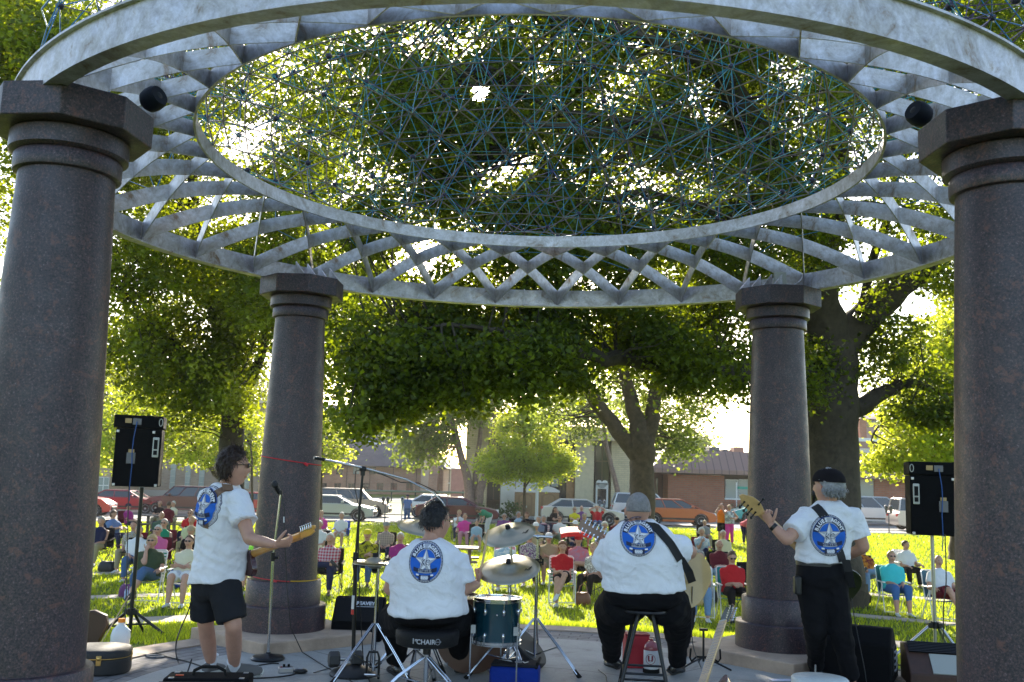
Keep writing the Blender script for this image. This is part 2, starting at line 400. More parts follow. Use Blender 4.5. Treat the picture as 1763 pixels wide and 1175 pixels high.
for k in range(4):                          # bolted splice plates on the ring
    a = R(90+.4)+k*PI/2; b = MB(); b.box((RO-.02, -.09, ZO+.1), (.012, .18, .15)); b.box((RO-.035, .0, ZO+.09), (.04, .012, .19))
    for y in (-.04, -.14):
        for z in (.06, .14): b.cyl((RO-.026, y, ZO+z), (RO-.038, y, ZO+z), .009, n=8)
    o = b.build('splice_plate', steel, pav); o.rotation_euler.z = a
def wires(name, P, Q, r, m, parent):
    P = np.array(P, float); Q = np.array(Q, float); d = Q-P; L = np.linalg.norm(d, axis=1, keepdims=True); d = d/np.maximum(L, 1e-6)
    up = np.tile([[.3, .2, .93]], (len(P), 1)); x = np.cross(d, up); x /= np.linalg.norm(x, axis=1, keepdims=True); y = np.cross(d, x); V = []; n_ = len(P)
    for base in (P, Q):
        for k in range(3):
            a = 2*PI*k/3; V.append(base+(x*math.cos(a)+y*math.sin(a))*r)
    V = np.stack(V, 1).reshape(-1, 3); i = np.arange(n_)[:, None]*6
    Fq = np.concatenate([i+np.array([[0, 1, 4, 3]]), i+np.array([[1, 2, 5, 4]]), i+np.array([[2, 0, 3, 5]])])
    return tag(npmesh(name, V, Fq, m, parent), kind='stuff')
def hexnodes(sp):
    N = []; k = int(1/sp)+2
    for i in range(-k*2, k*2+1):
        for j in range(-k*2, k*2+1):
            x = (i+j*.5)*sp; y = j*sp*.866
            if math.hypot(x, y) <= 1.0: N.append((x, y))
    return np.array(N)
def hexedges(N, sp):
    D = np.linalg.norm(N[:, None]-N[None], axis=2); i, j = np.where((D < sp*1.1) & (D > 0)); k = i < j; return i[k], j[k]
def shell(N, Rb, z0, H, jit=0.):
    rho = np.linalg.norm(N, axis=1); a = rho*PI/2*.97; s = np.where(rho > 1e-6, np.sin(a)/np.maximum(rho, 1e-6), PI/2)
    P = np.stack([N[:, 0]*s*Rb, N[:, 1]*s*Rb, z0+H*np.cos(a)], 1); return P+rng.normal(0, jit, P.shape)
wg = mat('grey_wire', (.26, .22, .20), .5, .5); wb = mat('blue_wire', (.03, .20, .42), .35, .2); wt = mat('teal_wire', (.04, .27, .30), .35, .2); wp = mat('purple_wire', (.16, .10, .24), .4, .2)
Ng = hexnodes(.125); Pg = shell(Ng, RI-.01, ZI+.06, .95, .006); i, j = hexedges(Ng, .125); wires('grey_wire_grid', Pg[i], Pg[j], .006, wg, pav)
Nb = hexnodes(.105); Pb = shell(Nb, RO+.0, ZO+h, 2.15, .03); i, j = hexedges(Nb, .105); wires('blue_wire_dome', Pb[i], Pb[j], .0045, wb, pav)
Nt = hexnodes(.12)+np.array([.04, .03]); Nt = Nt[np.linalg.norm(Nt, axis=1) < .98]; Pt = shell(Nt, RO-.45, ZI+.1, 1.6, .03); i, j = hexedges(Nt, .12); wires('teal_wire_layer', Pt[i], Pt[j], .0036, wt, pav)
# struts that tie the layers together
def near_edges(A, B, k, seed):
    r_ = np.random.default_rng(seed); P = []; Q = []
    D = np.linalg.norm(A[:, None]-B[None], axis=2)
    for a in range(len(A)):
        o_ = np.argsort(D[a])[:k]
        for q in o_: P.append(A[a]); Q.append(B[q])
    return P, Q
P, Q = near_edges(Pt, Pb, 3, 1); wires('purple_struts', P, Q, .0034, wp, pav)
P, Q = near_edges(Pg, Pt, 2, 2); wires('teal_struts', P, Q, .0034, wt, pav)
hub = MB(); rs = np.random.default_rng(5)
for p in Pt:
    if rs.random() < .6: hub.ell(p, (.03, .03, .026), n=8, k=5)
for p in Pb:
    if rs.random() < .3: hub.ell(p, (.026, .026, .022), n=7, k=5)
tag(hub.build('wire_hub', mat('dark_hub', (.05, .045, .07), .4, .5), pav), kind='stuff')

# ================================================================ columns
RC, AF, AB, PHI = 3.13, .854, .796, -.041
def column(a, label, first=[None]):
    x, y = SC.x+RC*math.cos(a), SC.y+RC*math.sin(a)
    if first[0] is None:
        t = thing('stone_column', label, 'column', (x, y, 0), a)
        b = MB(); b.lathe([(.292, .52), (.288, .9), (.278, 1.4), (.262, 2.0), (.245, 2.5), (.23, 2.93)], n=64, cap=False); b.build('shaft', granite, t)
        b = MB(); b.lathe([(.235, 2.925), (.255, 2.93), (.258, 2.94), (.258, 3.01), (.25, 3.02), (.272, 3.024), (.285, 3.034), (.285, 3.12), (.27, 3.135)], n=64); b.build('neck_ring', granite, t)
        b = MB(); oc = [(.392*math.cos(PI/8+k*PI/4), .392*math.sin(PI/8+k*PI/4)) for k in range(8)]; b.prism(oc, 3.13, 3.298); b.build('capital', granite, t, smooth=False, bev=.006)
        b = MB(); b.lathe([(.39, .10), (.39, .31), (.383, .318), (.335, .32), (.335, .325), (.333, .525), (.328, .532), (.29, .534)], n=72); b.build('base', granite, t, bev=0)
        b = MB(); b.prism([(-.66, -.54), (.42, -.66), (.42, .66), (-.66, .54)], -.3, .1); b.build('plinth', padm, t, smooth=False, bev=.01)
        first[0] = t; return t
    t = copy_tree(first[0]); t.location = (x, y, 0); t.rotation_euler.z = a; t['label'] = label; return t
cA = []
for a, l in ((-PI/2-AF, 'tall granite column at the left edge of the picture, nearest the camera'), (-PI/2+AF, 'tall granite column at the right edge of the picture, nearest the camera'),
             (PI/2-AB, 'granite column at the back beside the bassist'), (PI/2+AB, 'granite column at the back behind the standing guitarist, with red cords round it')):
    t = column(a+PHI, l); t.scale.z = 1.009 if a < 0 else 1.0; t['group'] = 'granite columns carrying the ring'; cA.append(t)
for a, l in ((PI/2-AB, 'right'), (PI/2+AB, 'left')):      # steel saddles and boxes on top of the back capitals
    a += PHI; b = MB()
    for k in (-1.6, -.5, .6, 1.7):
        b.prism([(0, 0), (.15, 0), (.0, .13)], -.006, .006, M=Matrix.Translation((SC.x+(RC-.18)*math.cos(a)+k*.11*-math.sin(a), SC.y+(RC-.18)*math.sin(a)+k*.11*math.cos(a), 3.3)) @ Matrix.Rotation(a, 4, 'Z') @ Matrix.Scale(-1, 4, (1, 0, 0)) @ Matrix.Rotation(PI/2, 4, 'X'))
    tag(b.build('ring_saddle', steel, smooth=False), 'row of steel fins bolting the ring to the back %s capital' % l, 'bracket')
jb = thing('junction_box', 'small grey electrical box on top of the back right capital', 'electrical box', U(1343, 492, 8.62))
MB().box((0, 0, .06), (.1, .07, .12)).build('housing', mat('box_grey', (.4, .39, .37), .5), jb, bev=.006)
MB().tube([(.05, 0, .02), (.12, .02, .0), (.2, .05, .06), (.24, .1, .12)], .006, 8).build('conduit', steel, jb)
def horn(px, py, Y, label, s):
    t = thing('wall_speaker', label, 'speaker', U(px, py, Y)); t.scale = (.62,)*3
    b = MB(); b.lathe([(.01, -.09), (.06, -.085), (.095, -.05), (.105, .0), (.10, .06), (.085, .09)], n=24, M=Matrix.Rotation(s*R(70), 4, 'Y') @ Matrix.Rotation(R(25), 4, 'X')); b.build('shell', mat('navy_plastic', (.006, .008, .014), .6, spec=.2), t)
    b = MB(); b.lathe([(.084, .088), (.05, .08), (.02, .095), (.001, .098)], n=24, M=Matrix.Rotation(s*R(70), 4, 'Y') @ Matrix.Rotation(R(25), 4, 'X')); b.build('cone', mat('matt_black', (.01, .01, .011), .6), t)
horn(262, 172, 4.9, 'small dark loudspeaker tucked on the left near capital', 1)
horn(1584, 198, 4.9, 'small dark loudspeaker tucked on the right near capital', -1)
def cord(col, pz, tilt, name, label, a, rr, a0=0, a1=2*PI):
    x, y = SC.x+RC*math.cos(a+PHI), SC.y+RC*math.sin(a+PHI); pts = []
    for k in range(49):
        q = a0+(a1-a0)*k/48; pts.append((x+rr*math.cos(q), y+rr*math.sin(q), pz+tilt*math.cos(q)))
    b = MB(); b.tube(pts, .0045, 6); p = Vector(pts[-8]); b.tube([p, p+Vector((.03, -.01, -.02))], .012, 6)
    return tag(b.build(name, mat(name+label[:6], col, .5)), label, 'cord')
aL = PI/2+AB
cord((.6, .02, .03), 1.60, -.035, 'bungee_cord', 'red bungee cord stretched round the upper shaft of the back left column', aL, .279)
cord((.55, .04, .04), .545, -.02, 'bungee_cord', 'red elastic cord low round the back left column base', aL, .30, PI*.6, PI*1.62)
cord((.75, .45, .02), .545, -.01, 'bungee_cord', 'yellow strap low round the back left column base', aL, .30, PI*1.63, PI*2.2)
for (px, py, l) in ((560, 1112, 'round floor light set in the stage left of the drummer'), (1285, 1138, 'round floor light set in the stage beside the right back column')):
    p = ST(px, py); t = thing('floor_light', l, 'floor light', (p.x, p.y, .0))
    MB().lathe([(.13, .0), (.13, .008), (.095, .010), (.095, .004)], n=32).build('rim', mat('cast_rim', (.2, .2, .19), .4, .7), t)
    MB().lathe([(.001, .006), (.094, .006)], n=32, cap=False).build('lens', mat('frosted_lens', (.75, .76, .75), .15), t)
# ================================================================ trees
bark = mat('dark_oak_bark', (.055, .042, .03), .9, var=.5, vs=7, bump=1., bs=14)
bark2 = mat('brown_maple_bark', (.10, .07, .045), .9, var=.45, vs=6, bump=.9, bs=12)
bark3 = mat('pinkish_birch_bark', (.22, .15, .11), .85, var=.4, vs=9, bump=.5, bs=20)
oakleaf = leafmat('oak_leaf', (.030, .058, .014), (.29, .39, .014), .46, .65)
mapleleaf = leafmat('maple_leaf', (.035, .076, .016), (.40, .50, .02), .5, .6)
limeleaf = leafmat('lime_green_leaf', (.15, .27, .03), (.66, .80, .08), .55)
birchleaf = leafmat('birch_leaf', (.07, .12, .03), (.32, .42, .07), .5)
shrubleaf = leafmat('shrub_leaf', (.035, .075, .02), (.12, .2, .03), .3)
SUNV = np.array(tuple(sd)); EYEV = np.array(tuple(EYE))
def leaves(C, per, spread, size, rs, droop=.3, origin=(0, 0, 0)):
    "C (n,3) cluster centres -> V, F, tint"
    n = len(C); N = n*per
    P = np.repeat(C, per, 0)+rs.normal(0, 1, (N, 3))*np.array([1, 1, .62])*spread*rs.uniform(.5, 1.2, (N, 1))
    v_ = P+np.array(tuple(origin))-EYEV; v_ /= np.linalg.norm(v_, axis=1, keepdims=True); P = P[(v_@SUNV) < np.cos(np.radians(.5+.2*rs.random(N)))]; N0, N = N, len(P)
    a = rs.uniform(0, 2*PI, N); d = np.stack([np.cos(a), np.sin(a), rs.uniform(-.9, .35, N)-droop], 1); d /= np.linalg.norm(d, axis=1, keepdims=True)
    q = rs.normal(0, 1, (N, 3)); q[:, 2] += 1.3; s = np.cross(d, q); s /= np.linalg.norm(s, axis=1, keepdims=True); nn = np.cross(s, d)
    L = (size*rs.uniform(.6, 1.35, (N, 1))); w = L*.42
    p0 = P; m = P+d*L*.5; tip = P+d*L; l = P+d*L*.42+s*w-nn*w*.35; r = P+d*L*.42-s*w-nn*w*.35
    l2 = P+d*L*.78+s*w*.62-nn*w*.3; r2 = P+d*L*.78-s*w*.62-nn*w*.3
    V = np.stack([p0, l, l2, tip, r2, r], 1).reshape(-1, 3); i = np.arange(N)[:, None]*6
    Fq = np.concatenate([i+np.array([[0, 1, 2, 3]]), i+np.array([[0, 3, 4, 5]])])
    cl = np.repeat(rs.uniform(0, 1, n), per)[:N]; t = np.clip(cl*.6+rs.uniform(0, .4, N), 0, 1)
    return V, Fq, np.concatenate([t, t])
def limb_pts(spec): return [U(p[0], p[1], p[2]) for p in spec], [p[3] for p in spec]
def smooth_path(pts, rad, sub=4, wob=.0, rs=None):
    out = []; ro = []
    for i in range(len(pts)-1):
        p0 = pts[max(i-1, 0)]; p1 = pts[i]; p2 = pts[i+1]; p3 = pts[min(i+2, len(pts)-1)]
        for k in range(sub):
            t = k/sub; q = 0.5*((2*p1)+(p2-p0)*t+(2*p0-5*p1+4*p2-p3)*t*t+(3*p1-p0-3*p2+p3)*t**3)
            if wob and not (i == 0 and k == 0): q = q+Vector(rs.normal(0, 1, 3))*wob
            out.append(q); ro.append(rad[i]*(1-t)+rad[i+1]*t)
    out.append(pts[-1]); ro.append(rad[-1]); return out, ro
def tree(name, label, base, limbs, regions, leaf, bmat, lsize, gaps=(), seed=1, per=24, spread=.32, twig=.35, cat='tree', group=None, ngate=.0, nscale=.55, droop=.3, wob=.02, maxtw=3.2):
    rs = np.random.default_rng(seed); t = thing(name, label, cat, base, group=group); o = Vector(base)
    b = MB(); S_ = []
    for L in limbs:
        p, r = limb_pts(L); p, r = smooth_path(p, r, 5, wob, rs); b.tube([q-o for q in p], r, 12 if r[0] > .2 else 7)
        S_ += p[3:]
    C = []
    for (px, py, Y, rx, ry, rd, n) in regions:
        k = 0; tries = 0
        while k < n and tries < n*12:
            tries += 1; v = rs.normal(0, 1, 3); v /= np.linalg.norm(v); v *= rs.uniform(.0, 1)**.42
            x, y, yy = px+v[0]*rx, py+v[1]*ry, Y+v[2]*rd
            if any(((x-g[0])/g[2])**2+((y-g[1])/g[3])**2 < 1 and rs.random() < g[4] for g in gaps): continue
            p = U(x, y, yy)
            if p.z < gz(p.x, p.y)+.25: continue
            if ngate and noise.noise(Vector(p)*nscale+Vector((seed*7.1, 3, 1)))+.5*noise.noise(Vector(p)*nscale*2.3) < ngate-.5+rs.uniform(-.12, .12): continue
            C.append(p); k += 1
    C = np.array([tuple(c) for c in C]); Sn = np.array([tuple(s) for s in S_])
    for c in C:
        if rs.random() < twig and (Vector(c)-EYE).normalized().dot(sd) < math.cos(R(2.6)):
            D = np.linalg.norm(Sn-c, axis=1)*rs.uniform(.8, 1.2, len(Sn)); j = D.argmin(); s = Vector(Sn[j]); e = Vector(c); dd = e-s
            if dd.length > maxtw: s = e-dd.normalized()*1.2; r0 = .015
            else: r0 = min(.05, .012+.008*dd.length)
            m1 = s.lerp(e, .4)+Vector(rs.normal(0, .10, 3))*dd.length*.5; m2 = s.lerp(e, .75)+Vector(rs.normal(0, .06, 3))*dd.length*.5
            b.tube([s-o, m1-o, m2-o, e-o], [r0, r0*.7, r0*.45, r0*.25], 4, cap=False)
    b.build('trunk', bmat, t)
    V, Fq, tt = leaves(C-np.array(tuple(o)), per, spread, lsize, rs, droop, o); npmesh('crown', V, Fq, leaf, t, tt)
    return t
gapT1 = [(765, 75, 85, 45, .8), (600, 130, 60, 50, .6), (862, 285, 62, 42, .95), (1195, 165, 40, 55, .6), (1490, 250, 38, 62, .85), (1310, 330, 60, 50, .5), (540, 200, 70, 60, .4), (700, 330, 40, 30, .5),
         (1010, 310, 60, 40, .4), (1110, 365, 60, 40, .5), (590, 700, 50, 45, .9), (1035, 565, 45, 16, .9), (1250, 745, 130, 60, 1), (1570, 520, 55, 36, .95), (1515, 690, 50, 40, 1), (828, 158, 9, 9, 1), (1350, 130, 40, 25, .6),
         (655, 690, 30, 20, .6), (1000, 480, 60, 20, .3), (940, 190, 40, 12, .4), (470, 350, 40, 26, .6), (1440, 130, 30, 30, .5), (760, 250, 40, 20, .35)]
L1 = [[(1432, 1035, 22, .86), (1432, 1000, 22, .72), (1431, 900, 22, .62), (1430, 700, 22, .6), (1424, 600, 22, .62), (1405, 520, 21.5, .5), (1385, 430, 21, .42), (1350, 320, 20, .38), (1290, 220, 19, .32), (1240, 110, 18, .25), (1215, 0, 17, .2), (1200, -120, 16.5, .12)],
      [(1430, 610, 22, .5), (1488, 548, 22, .38), (1560, 480, 22, .33), (1640, 420, 22.5, .28), (1740, 350, 23, .2), (1850, 250, 23, .1)],
      [(1412, 540, 21.8, .34), (1420, 440, 21.5, .3), (1437, 330, 21, .25), (1440, 200, 20, .2), (1400, 40, 19, .15), (1390, -100, 18, .1)],
      [(1425, 650, 22, .3), (1310, 642, 20.5, .24), (1180, 627, 19.5, .19), (1060, 618, 18.5, .15), (960, 600, 17.5, .1), (860, 570, 17, .05), (760, 560, 16.5, .03)],
      [(1450, 712, 22, .28), (1500, 690, 22, .19), (1545, 664, 22, .13), (1600, 668, 21.5, .08), (1690, 695, 21, .04)],
      [(1360, 320, 20.3, 0.168), (1260, 245, 18.5, 0.120), (1120, 232, 17, 0.096), (1000, 226, 16, 0.072), (900, 205, 15.5, 0.042)],
      [(1310, 255, 19.4, 0.120), (1180, 208, 18, 0.084), (1040, 205, 17, 0.060), (930, 175, 16.5, 0.036), (860, 120, 16, 0.018)],
      [(1120, 235, 17, 0.048), (1060, 275, 17, 0.042), (975, 330, 17, 0.030), (930, 275, 16.8, 0.027), (870, 255, 16.6, 0.018)],
      [(1345, 330, 20, 0.132), (1230, 360, 18.5, 0.090), (1120, 330, 17.5, 0.060), (1000, 350, 17, 0.036), (900, 370, 16.6, 0.018)],
      [(1000, 610, 18, 0.048), (900, 640, 17.5, 0.036), (780, 600, 17.5, 0.030), (690, 600, 17.3, 0.024), (620, 640, 17, 0.012)],
      [(1250, 130, 18, 0.108), (1100, 60, 17, 0.072), (950, 30, 16.5, 0.048), (800, -20, 16, 0.024)],
      [(1480, 560, 22, 0.120), (1520, 400, 21, 0.096), (1560, 250, 20, 0.072), (1620, 100, 19, 0.048)]]
tree('oak_tree', 'huge dark oak with a thick leaning trunk behind the bassist, limbs spreading over the stage', U(1432, 1030, 22), L1,
     [(1350, 130, 19.5, 260, 230, 3.5, 950), (1000, 150, 18.8, 300, 220, 3, 1080), (720, 170, 18, 230, 260, 3, 900), (900, 400, 18.5, 330, 130, 3, 900), (1230, 380, 20, 260, 150, 3, 740), (1720, 30, 20, 140, 120, 3, 260),
      (700, 590, 18, 140, 95, 2.5, 350), (850, 590, 18, 180, 80, 2.5, 380), (1010, 570, 19, 170, 80, 2.5, 360), (1200, 580, 20, 150, 70, 3, 380), (1370, 640, 21, 70, 80, 1.5, 200), (1520, 620, 22.5, 100, 90, 1.5, 130), (640, 660, 18, 70, 75, 1.8, 220), (1610, 685, 20.8, 70, 40, 1, 150),
      (1620, 220, 20, 190, 260, 3, 420), (1600, 500, 22, 130, 80, 2, 120), (1160, 510, 27, 100, 60, 2, 300), (610, 715, 16.5, 38, 32, .7, 42), (700, 690, 17, 30, 26, .7, 26), (790, 672, 17, 55, 26, .9, 46), (905, 668, 17, 40, 24, .8, 34), (1000, 655, 18, 40, 24, .8, 30), (1190, 652, 19, 60, 22, .9, 40), (1262, 668, 20, 30, 26, .7, 22)], oakleaf, bark, .098, gapT1, 11, per=30, spread=.27, ngate=.48, nscale=.75, twig=.17, wob=.03)  # deepest leaf clump here is added to shade the near lawn at right
tree('maple_tree', 'brown forked tree standing in the lawn behind the seated guitarist', U(1105, 930, 34), [
    [(1105, 962, 34, .62), (1105, 945, 34, .5), (1105, 885, 34, .45), (1105, 800, 34, .42), (1106, 765, 34, .46), (1095, 720, 34, .28), (1084, 680, 34, .24), (1074, 640, 33.8, .2), (1060, 580, 33.5, .14)],
    [(1104, 790, 34, .34), (1072, 752, 34, .28), (1040, 712, 34, .25), (1012, 668, 33.6, .22), (985, 610, 33.2, .15)],
    [(1108, 780, 34, .34), (1122, 720, 34, .26), (1128, 670, 34, .23), (1138, 600, 33.8, .15)], [(1128, 690, 34, .1), (1170, 650, 34, .08), (1210, 640, 34, .04)]],
     [(1130, 700, 36, 80, 90, 2.5, 130), (1165, 760, 36, 45, 40, 1.5, 50), (1060, 610, 35, 120, 60, 2.5, 150), (960, 690, 37, 50, 50, 2, 60), (1200, 700, 37, 50, 60, 2, 50)], birchleaf, bark2, .13, [(1250, 745, 60, 45, 1)], 22, per=24, spread=.4)
tree('small_maple', 'bright lime green young maple standing in front of the portable toilets', U(903, 900, 48), [
    [(903, 902, 48, .09), (903, 850, 48, .075), (905, 800, 48, .06), (905, 740, 48, .04), (905, 705, 48, .02)], [(904, 840, 48, .04), (935, 790, 48, .03), (960, 760, 48, .015)], [(903, 830, 48, .04), (875, 790, 48, .03), (850, 760, 48, .015)]],
     [(905, 745, 48, 62, 52, 1.5, 190), (900, 790, 48, 82, 40, 1.7, 210), (925, 810, 48, 65, 28, 1.4, 90), (965, 790, 48, 32, 22, 1, 46), (905, 712, 48, 26, 20, .7, 40), (855, 800, 48, 38, 30, 1, 70)], limeleaf, bark2, .13, [], 33, per=30, spread=.26, wob=0)
tree('birch_tree', 'multi-stemmed birch with slender leaning trunks against the cream building', U(818, 878, 64), [
    [(810, 880, 64, .34), (806, 830, 64, .28), (795, 790, 64, .24), (782, 740, 64, .2), (772, 700, 64, .15), (765, 650, 64, .1)],
    [(822, 880, 64, .32), (828, 840, 64, .28), (842, 800, 64, .22), (850, 740, 64, .17), (850, 690, 64, .1)], [(816, 880, 64.3, .25), (818, 820, 64.3, .2), (826, 760, 64.3, .16), (830, 700, 64.3, .1)]],
     [(760, 690, 64, 80, 60, 4, 150), (725, 760, 64, 46, 45, 3, 90), (830, 670, 64, 70, 60, 4, 130), (790, 620, 64, 90, 60, 4, 120), (760, 760, 64, 30, 40, 2, 24), (700, 720, 63, 40, 40, 2, 50)], birchleaf, bark3, .22, [(795, 770, 25, 40, .9)], 44, per=26, spread=.55, droop=.9)
tree('birch_tree', 'thin leaning birch beside the white sign door of the cream building', U(1065, 878, 63), [
    [(1068, 882, 63, .2), (1060, 830, 63, .17), (1048, 785, 63, .15), (1038, 730, 63, .12), (1030, 680, 63, .08)], [(1080, 880, 63, .16), (1086, 840, 63, .12), (1090, 800, 63, .08)]],
     [(1030, 690, 63, 60, 45, 3, 80), (970, 700, 63, 55, 40, 3, 80), (1010, 740, 63, 35, 20, 2, 22)], birchleaf, bark3, .2, [], 45, per=24, spread=.5, droop=.8)
gapT5 = [(450, 610, 16, 60, .8), (430, 350, 40, 40, .4), (15, 420, 22, 60, .7), (450, 690, 30, 40, .7), (300, 560, 20, 14, .3)]
tree('sugar_maple', 'large dense maple filling the left side behind the back left column', U(396, 900, 30), [
    [(398, 965, 30, .5), (398, 900, 30, .42), (400, 740, 30, .36), (396, 680, 30, .33), (380, 560, 29.5, .28), (350, 430, 29, .2), (330, 300, 28, .14), (320, 150, 27, .08)],
    [(400, 720, 30, .25), (430, 660, 29.5, .18), (452, 600, 29, .13), (470, 500, 28, .08)], [(396, 690, 30, .2), (330, 620, 29, .14), (260, 560, 28, .1), (210, 500, 27.5, .05)], [(385, 580, 29.6, .16), (480, 450, 27, .1), (560, 330, 26, .05)]],
     [(330, 470, 28, 170, 200, 4, 620), (260, 640, 29, 120, 120, 3, 330), (400, 600, 30, 90, 140, 3, 330), (500, 430, 25, 110, 200, 3, 380), (380, 180, 26, 260, 240, 4, 640), (230, 300, 26, 120, 220, 3, 260), (390, 650, 28, 60, 60, 2, 90), (560, 560, 26, 60, 130, 2, 120), (90, 250, 25, 160, 280, 3, 420), (610, 530, 28, 110, 80, 2, 380), (60, 60, 22, 170, 130, 3, 420)],  # rightmost clump of the crown put in so its shade falls on the left lawn
     mapleleaf, bark, .12, gapT5, 55, per=32, spread=.33, ngate=.52, nscale=.5)
tree('young_maple', 'young bright maple with a slanting limb beyond the standing guitarist', U(392, 880, 46), [
    [(392, 885, 46, .14), (390, 840, 46, .13), (370, 815, 46, .12), (345, 785, 46, .11), (325, 760, 46, .08), (300, 720, 46, .04)], [(390, 845, 46, .1), (420, 800, 46, .08), (432, 750, 46, .04)], [(434, 895, 44, .06), (434, 820, 44, .05), (432, 760, 44, .03)]],
     [(400, 745, 46, 62, 45, 2, 130), (300, 740, 46, 60, 50, 2, 110), (350, 780, 46, 60, 26, 2, 70), (435, 780, 46, 25, 40, 1.4, 40), (230, 700, 46, 60, 60, 2, 110), (180, 760, 44, 30, 50, 1.5, 50), (250, 780, 46, 40, 28, 1.5, 40)], limeleaf, bark2, .15, [(325, 825, 40, 22, 1)], 66, per=26, spread=.34)
tree('young_maple', 'small bright tree right of the back left column before the church roof', U(560, 890, 44), [
    [(552, 893, 44, .1), (552, 820, 44, .08), (556, 740, 44, .04)]], [(562, 745, 44, 38, 40, 1.4, 60), (585, 780, 44, 20, 12, .8, 12), (556, 800, 44, 22, 20, .8, 16)], limeleaf, bark2, .14, [], 67, per=24, spread=.26)
tree('maple_tree', 'bright yellow-green tree behind the right loudspeaker', U(1652, 960, 27), [
    [(1655, 965, 27, .36), (1655, 900, 27, .24), (1656, 800, 27, .22), (1650, 700, 27, .18), (1630, 600, 27, .1)], [(1655, 760, 27, .12), (1600, 700, 27, .08), (1540, 690, 26.5, .05), (1500, 760, 26, .02)], [(1655, 800, 27, .1), (1580, 780, 27, .06), (1520, 790, 26.5, .02)]],
     [(1600, 640, 27, 75, 95, 2, 230), (1600, 760, 27, 75, 65, 1.8, 190), (1535, 790, 26.5, 50, 30, 1.2, 60), (1540, 720, 26.5, 45, 40, 1.2, 50), (1655, 560, 27, 60, 70, 2, 110), (1700, 700, 27, 60, 120, 2, 130)], limeleaf, bark2, .12, [(1500, 735, 26, 22, 1)], 77, per=26, spread=.26)
for k, (px, py, Y, rx, ry, lab) in enumerate(((1192, 765, 130, 34, 22, 'distant round tree beyond the flat roofed brick building'), (700, 800, 118, 60, 60, 'distant tree between the church and the cream building'), (1150, 770, 140, 60, 30, 'faraway tree showing over the brick building roof'),
                                             (330, 700, 115, 160, 100, 'distant grove tree behind the brown brick hall'), (120, 700, 110, 120, 140, 'distant tree at the far left behind the red car'))):
    gx = U(px, 838, Y); tree('distant_tree', lab, (gx.x, gx.y, gz(gx.x, gx.y)), [[(px, 840, Y, .5), (px, py, Y, .3), (px+5, py-ry*.6, Y, .1)]], [(px, py, Y, rx, ry, 4, int(rx*ry/14)+40)], birchleaf, bark2, .5, [], 80+k, per=14, spread=1.0, twig=.1, group='trees far beyond the street')
def shrub(px0, px1, Y, h, label, seed):
    rs = np.random.default_rng(seed); a = U(px0, 880, Y); c = U(px1, 880, Y); n = int((c.x-a.x)*14*h)+12; o = Vector(((a.x+c.x)/2, Y, gz(a.x, Y))); C = []
    for k in range(n):
        x = rs.uniform(a.x, c.x); C.append((x-o.x, rs.uniform(-.5, .5), rs.uniform(.1, h)*(.7+.3*math.sin(x*1.7))))
    t = thing('shrub', label, 'shrub', o)
    b = MB()
    for k in range(10): x = rs.uniform(a.x, c.x)-o.x; b.tube([(0, 0, 0), (x*.6, 0, .06), (x, rs.normal(0, .1), h*.7)], [.03, .025, .01], 5)
    b.build('stem', bark2, t); V, Fq, tt = leaves(np.array(C), 16, .22, .15, rs); npmesh('foliage', V, Fq, shrubleaf, t, tt)
shrub(822, 892, 63.5, 1.3, 'low dark green shrubs left of the portable toilets', 1)
shrub(990, 1085, 63.5, 1.1, 'shrub bed in front of the cream wall behind the silver car', 2)
shrub(1255, 1300, 63, 1.5, 'rounded shrub by the brick corner behind the teal car', 3)
shrub(1030, 1062, 62.8, 1.0, 'tuft of tall plants below the white sign door', 4)

# grass blades on the near lawn: uncountable
def grass():
    rs = np.random.default_rng(3); N = 330000; V = []
    d = rs.uniform(0, 1, N)**.8*44+3.6; half = .62; a = rs.uniform(PI/2-half*1.55, PI/2+half*1.55, N)
    x = SC.x+d*np.cos(a); y = SC.y+d*np.sin(a); ok = (np.abs(x-.0)/y < .62); keep = ok.copy()
    for (r0, r1, a0, a1) in ((11.35, 12.05, 108, 168), (11.5, 12.2, 12, 66), (14.75, 15.25, 106, 160), (15.0, 15.5, 22, 64), (19.2, 19.75, 108, 150), (19.4, 19.95, 30, 66)):
        keep &= ~((d > r0-.03) & (d < r1+.03) & (a > R(a0)) & (a < R(a1)))
    x, y, d = x[keep], y[keep], d[keep]; n = len(x); z = np.array([gz(p, q) for p, q in zip(x, y)])
    hgt = rs.uniform(.035, .085, n)*(1+d*.012); w = rs.uniform(.006, .012, n)*(1+d*.05); th = rs.uniform(0, PI, n); lx = rs.normal(0, .03, n); ly = rs.normal(0, .03, n)
    B = np.stack([x, y, z-.01], 1); s = np.stack([np.cos(th)*w, np.sin(th)*w, 0*w], 1); T = B+np.stack([lx, ly, hgt+.01], 1)
    V = np.stack([B-s, B+s, T], 1).reshape(-1, 3); Fq = np.arange(n)[:, None]*3+np.array([[0, 1, 2]])
    o = npmesh('grass', V, Fq, leafmat('grass_blade', (.12, .19, .015), (.44, .56, .03), .55), tint=rs.uniform(0, 1, n)); tag(o, 'short grass blades of the near lawn', 'grass', kind='stuff')
grass()
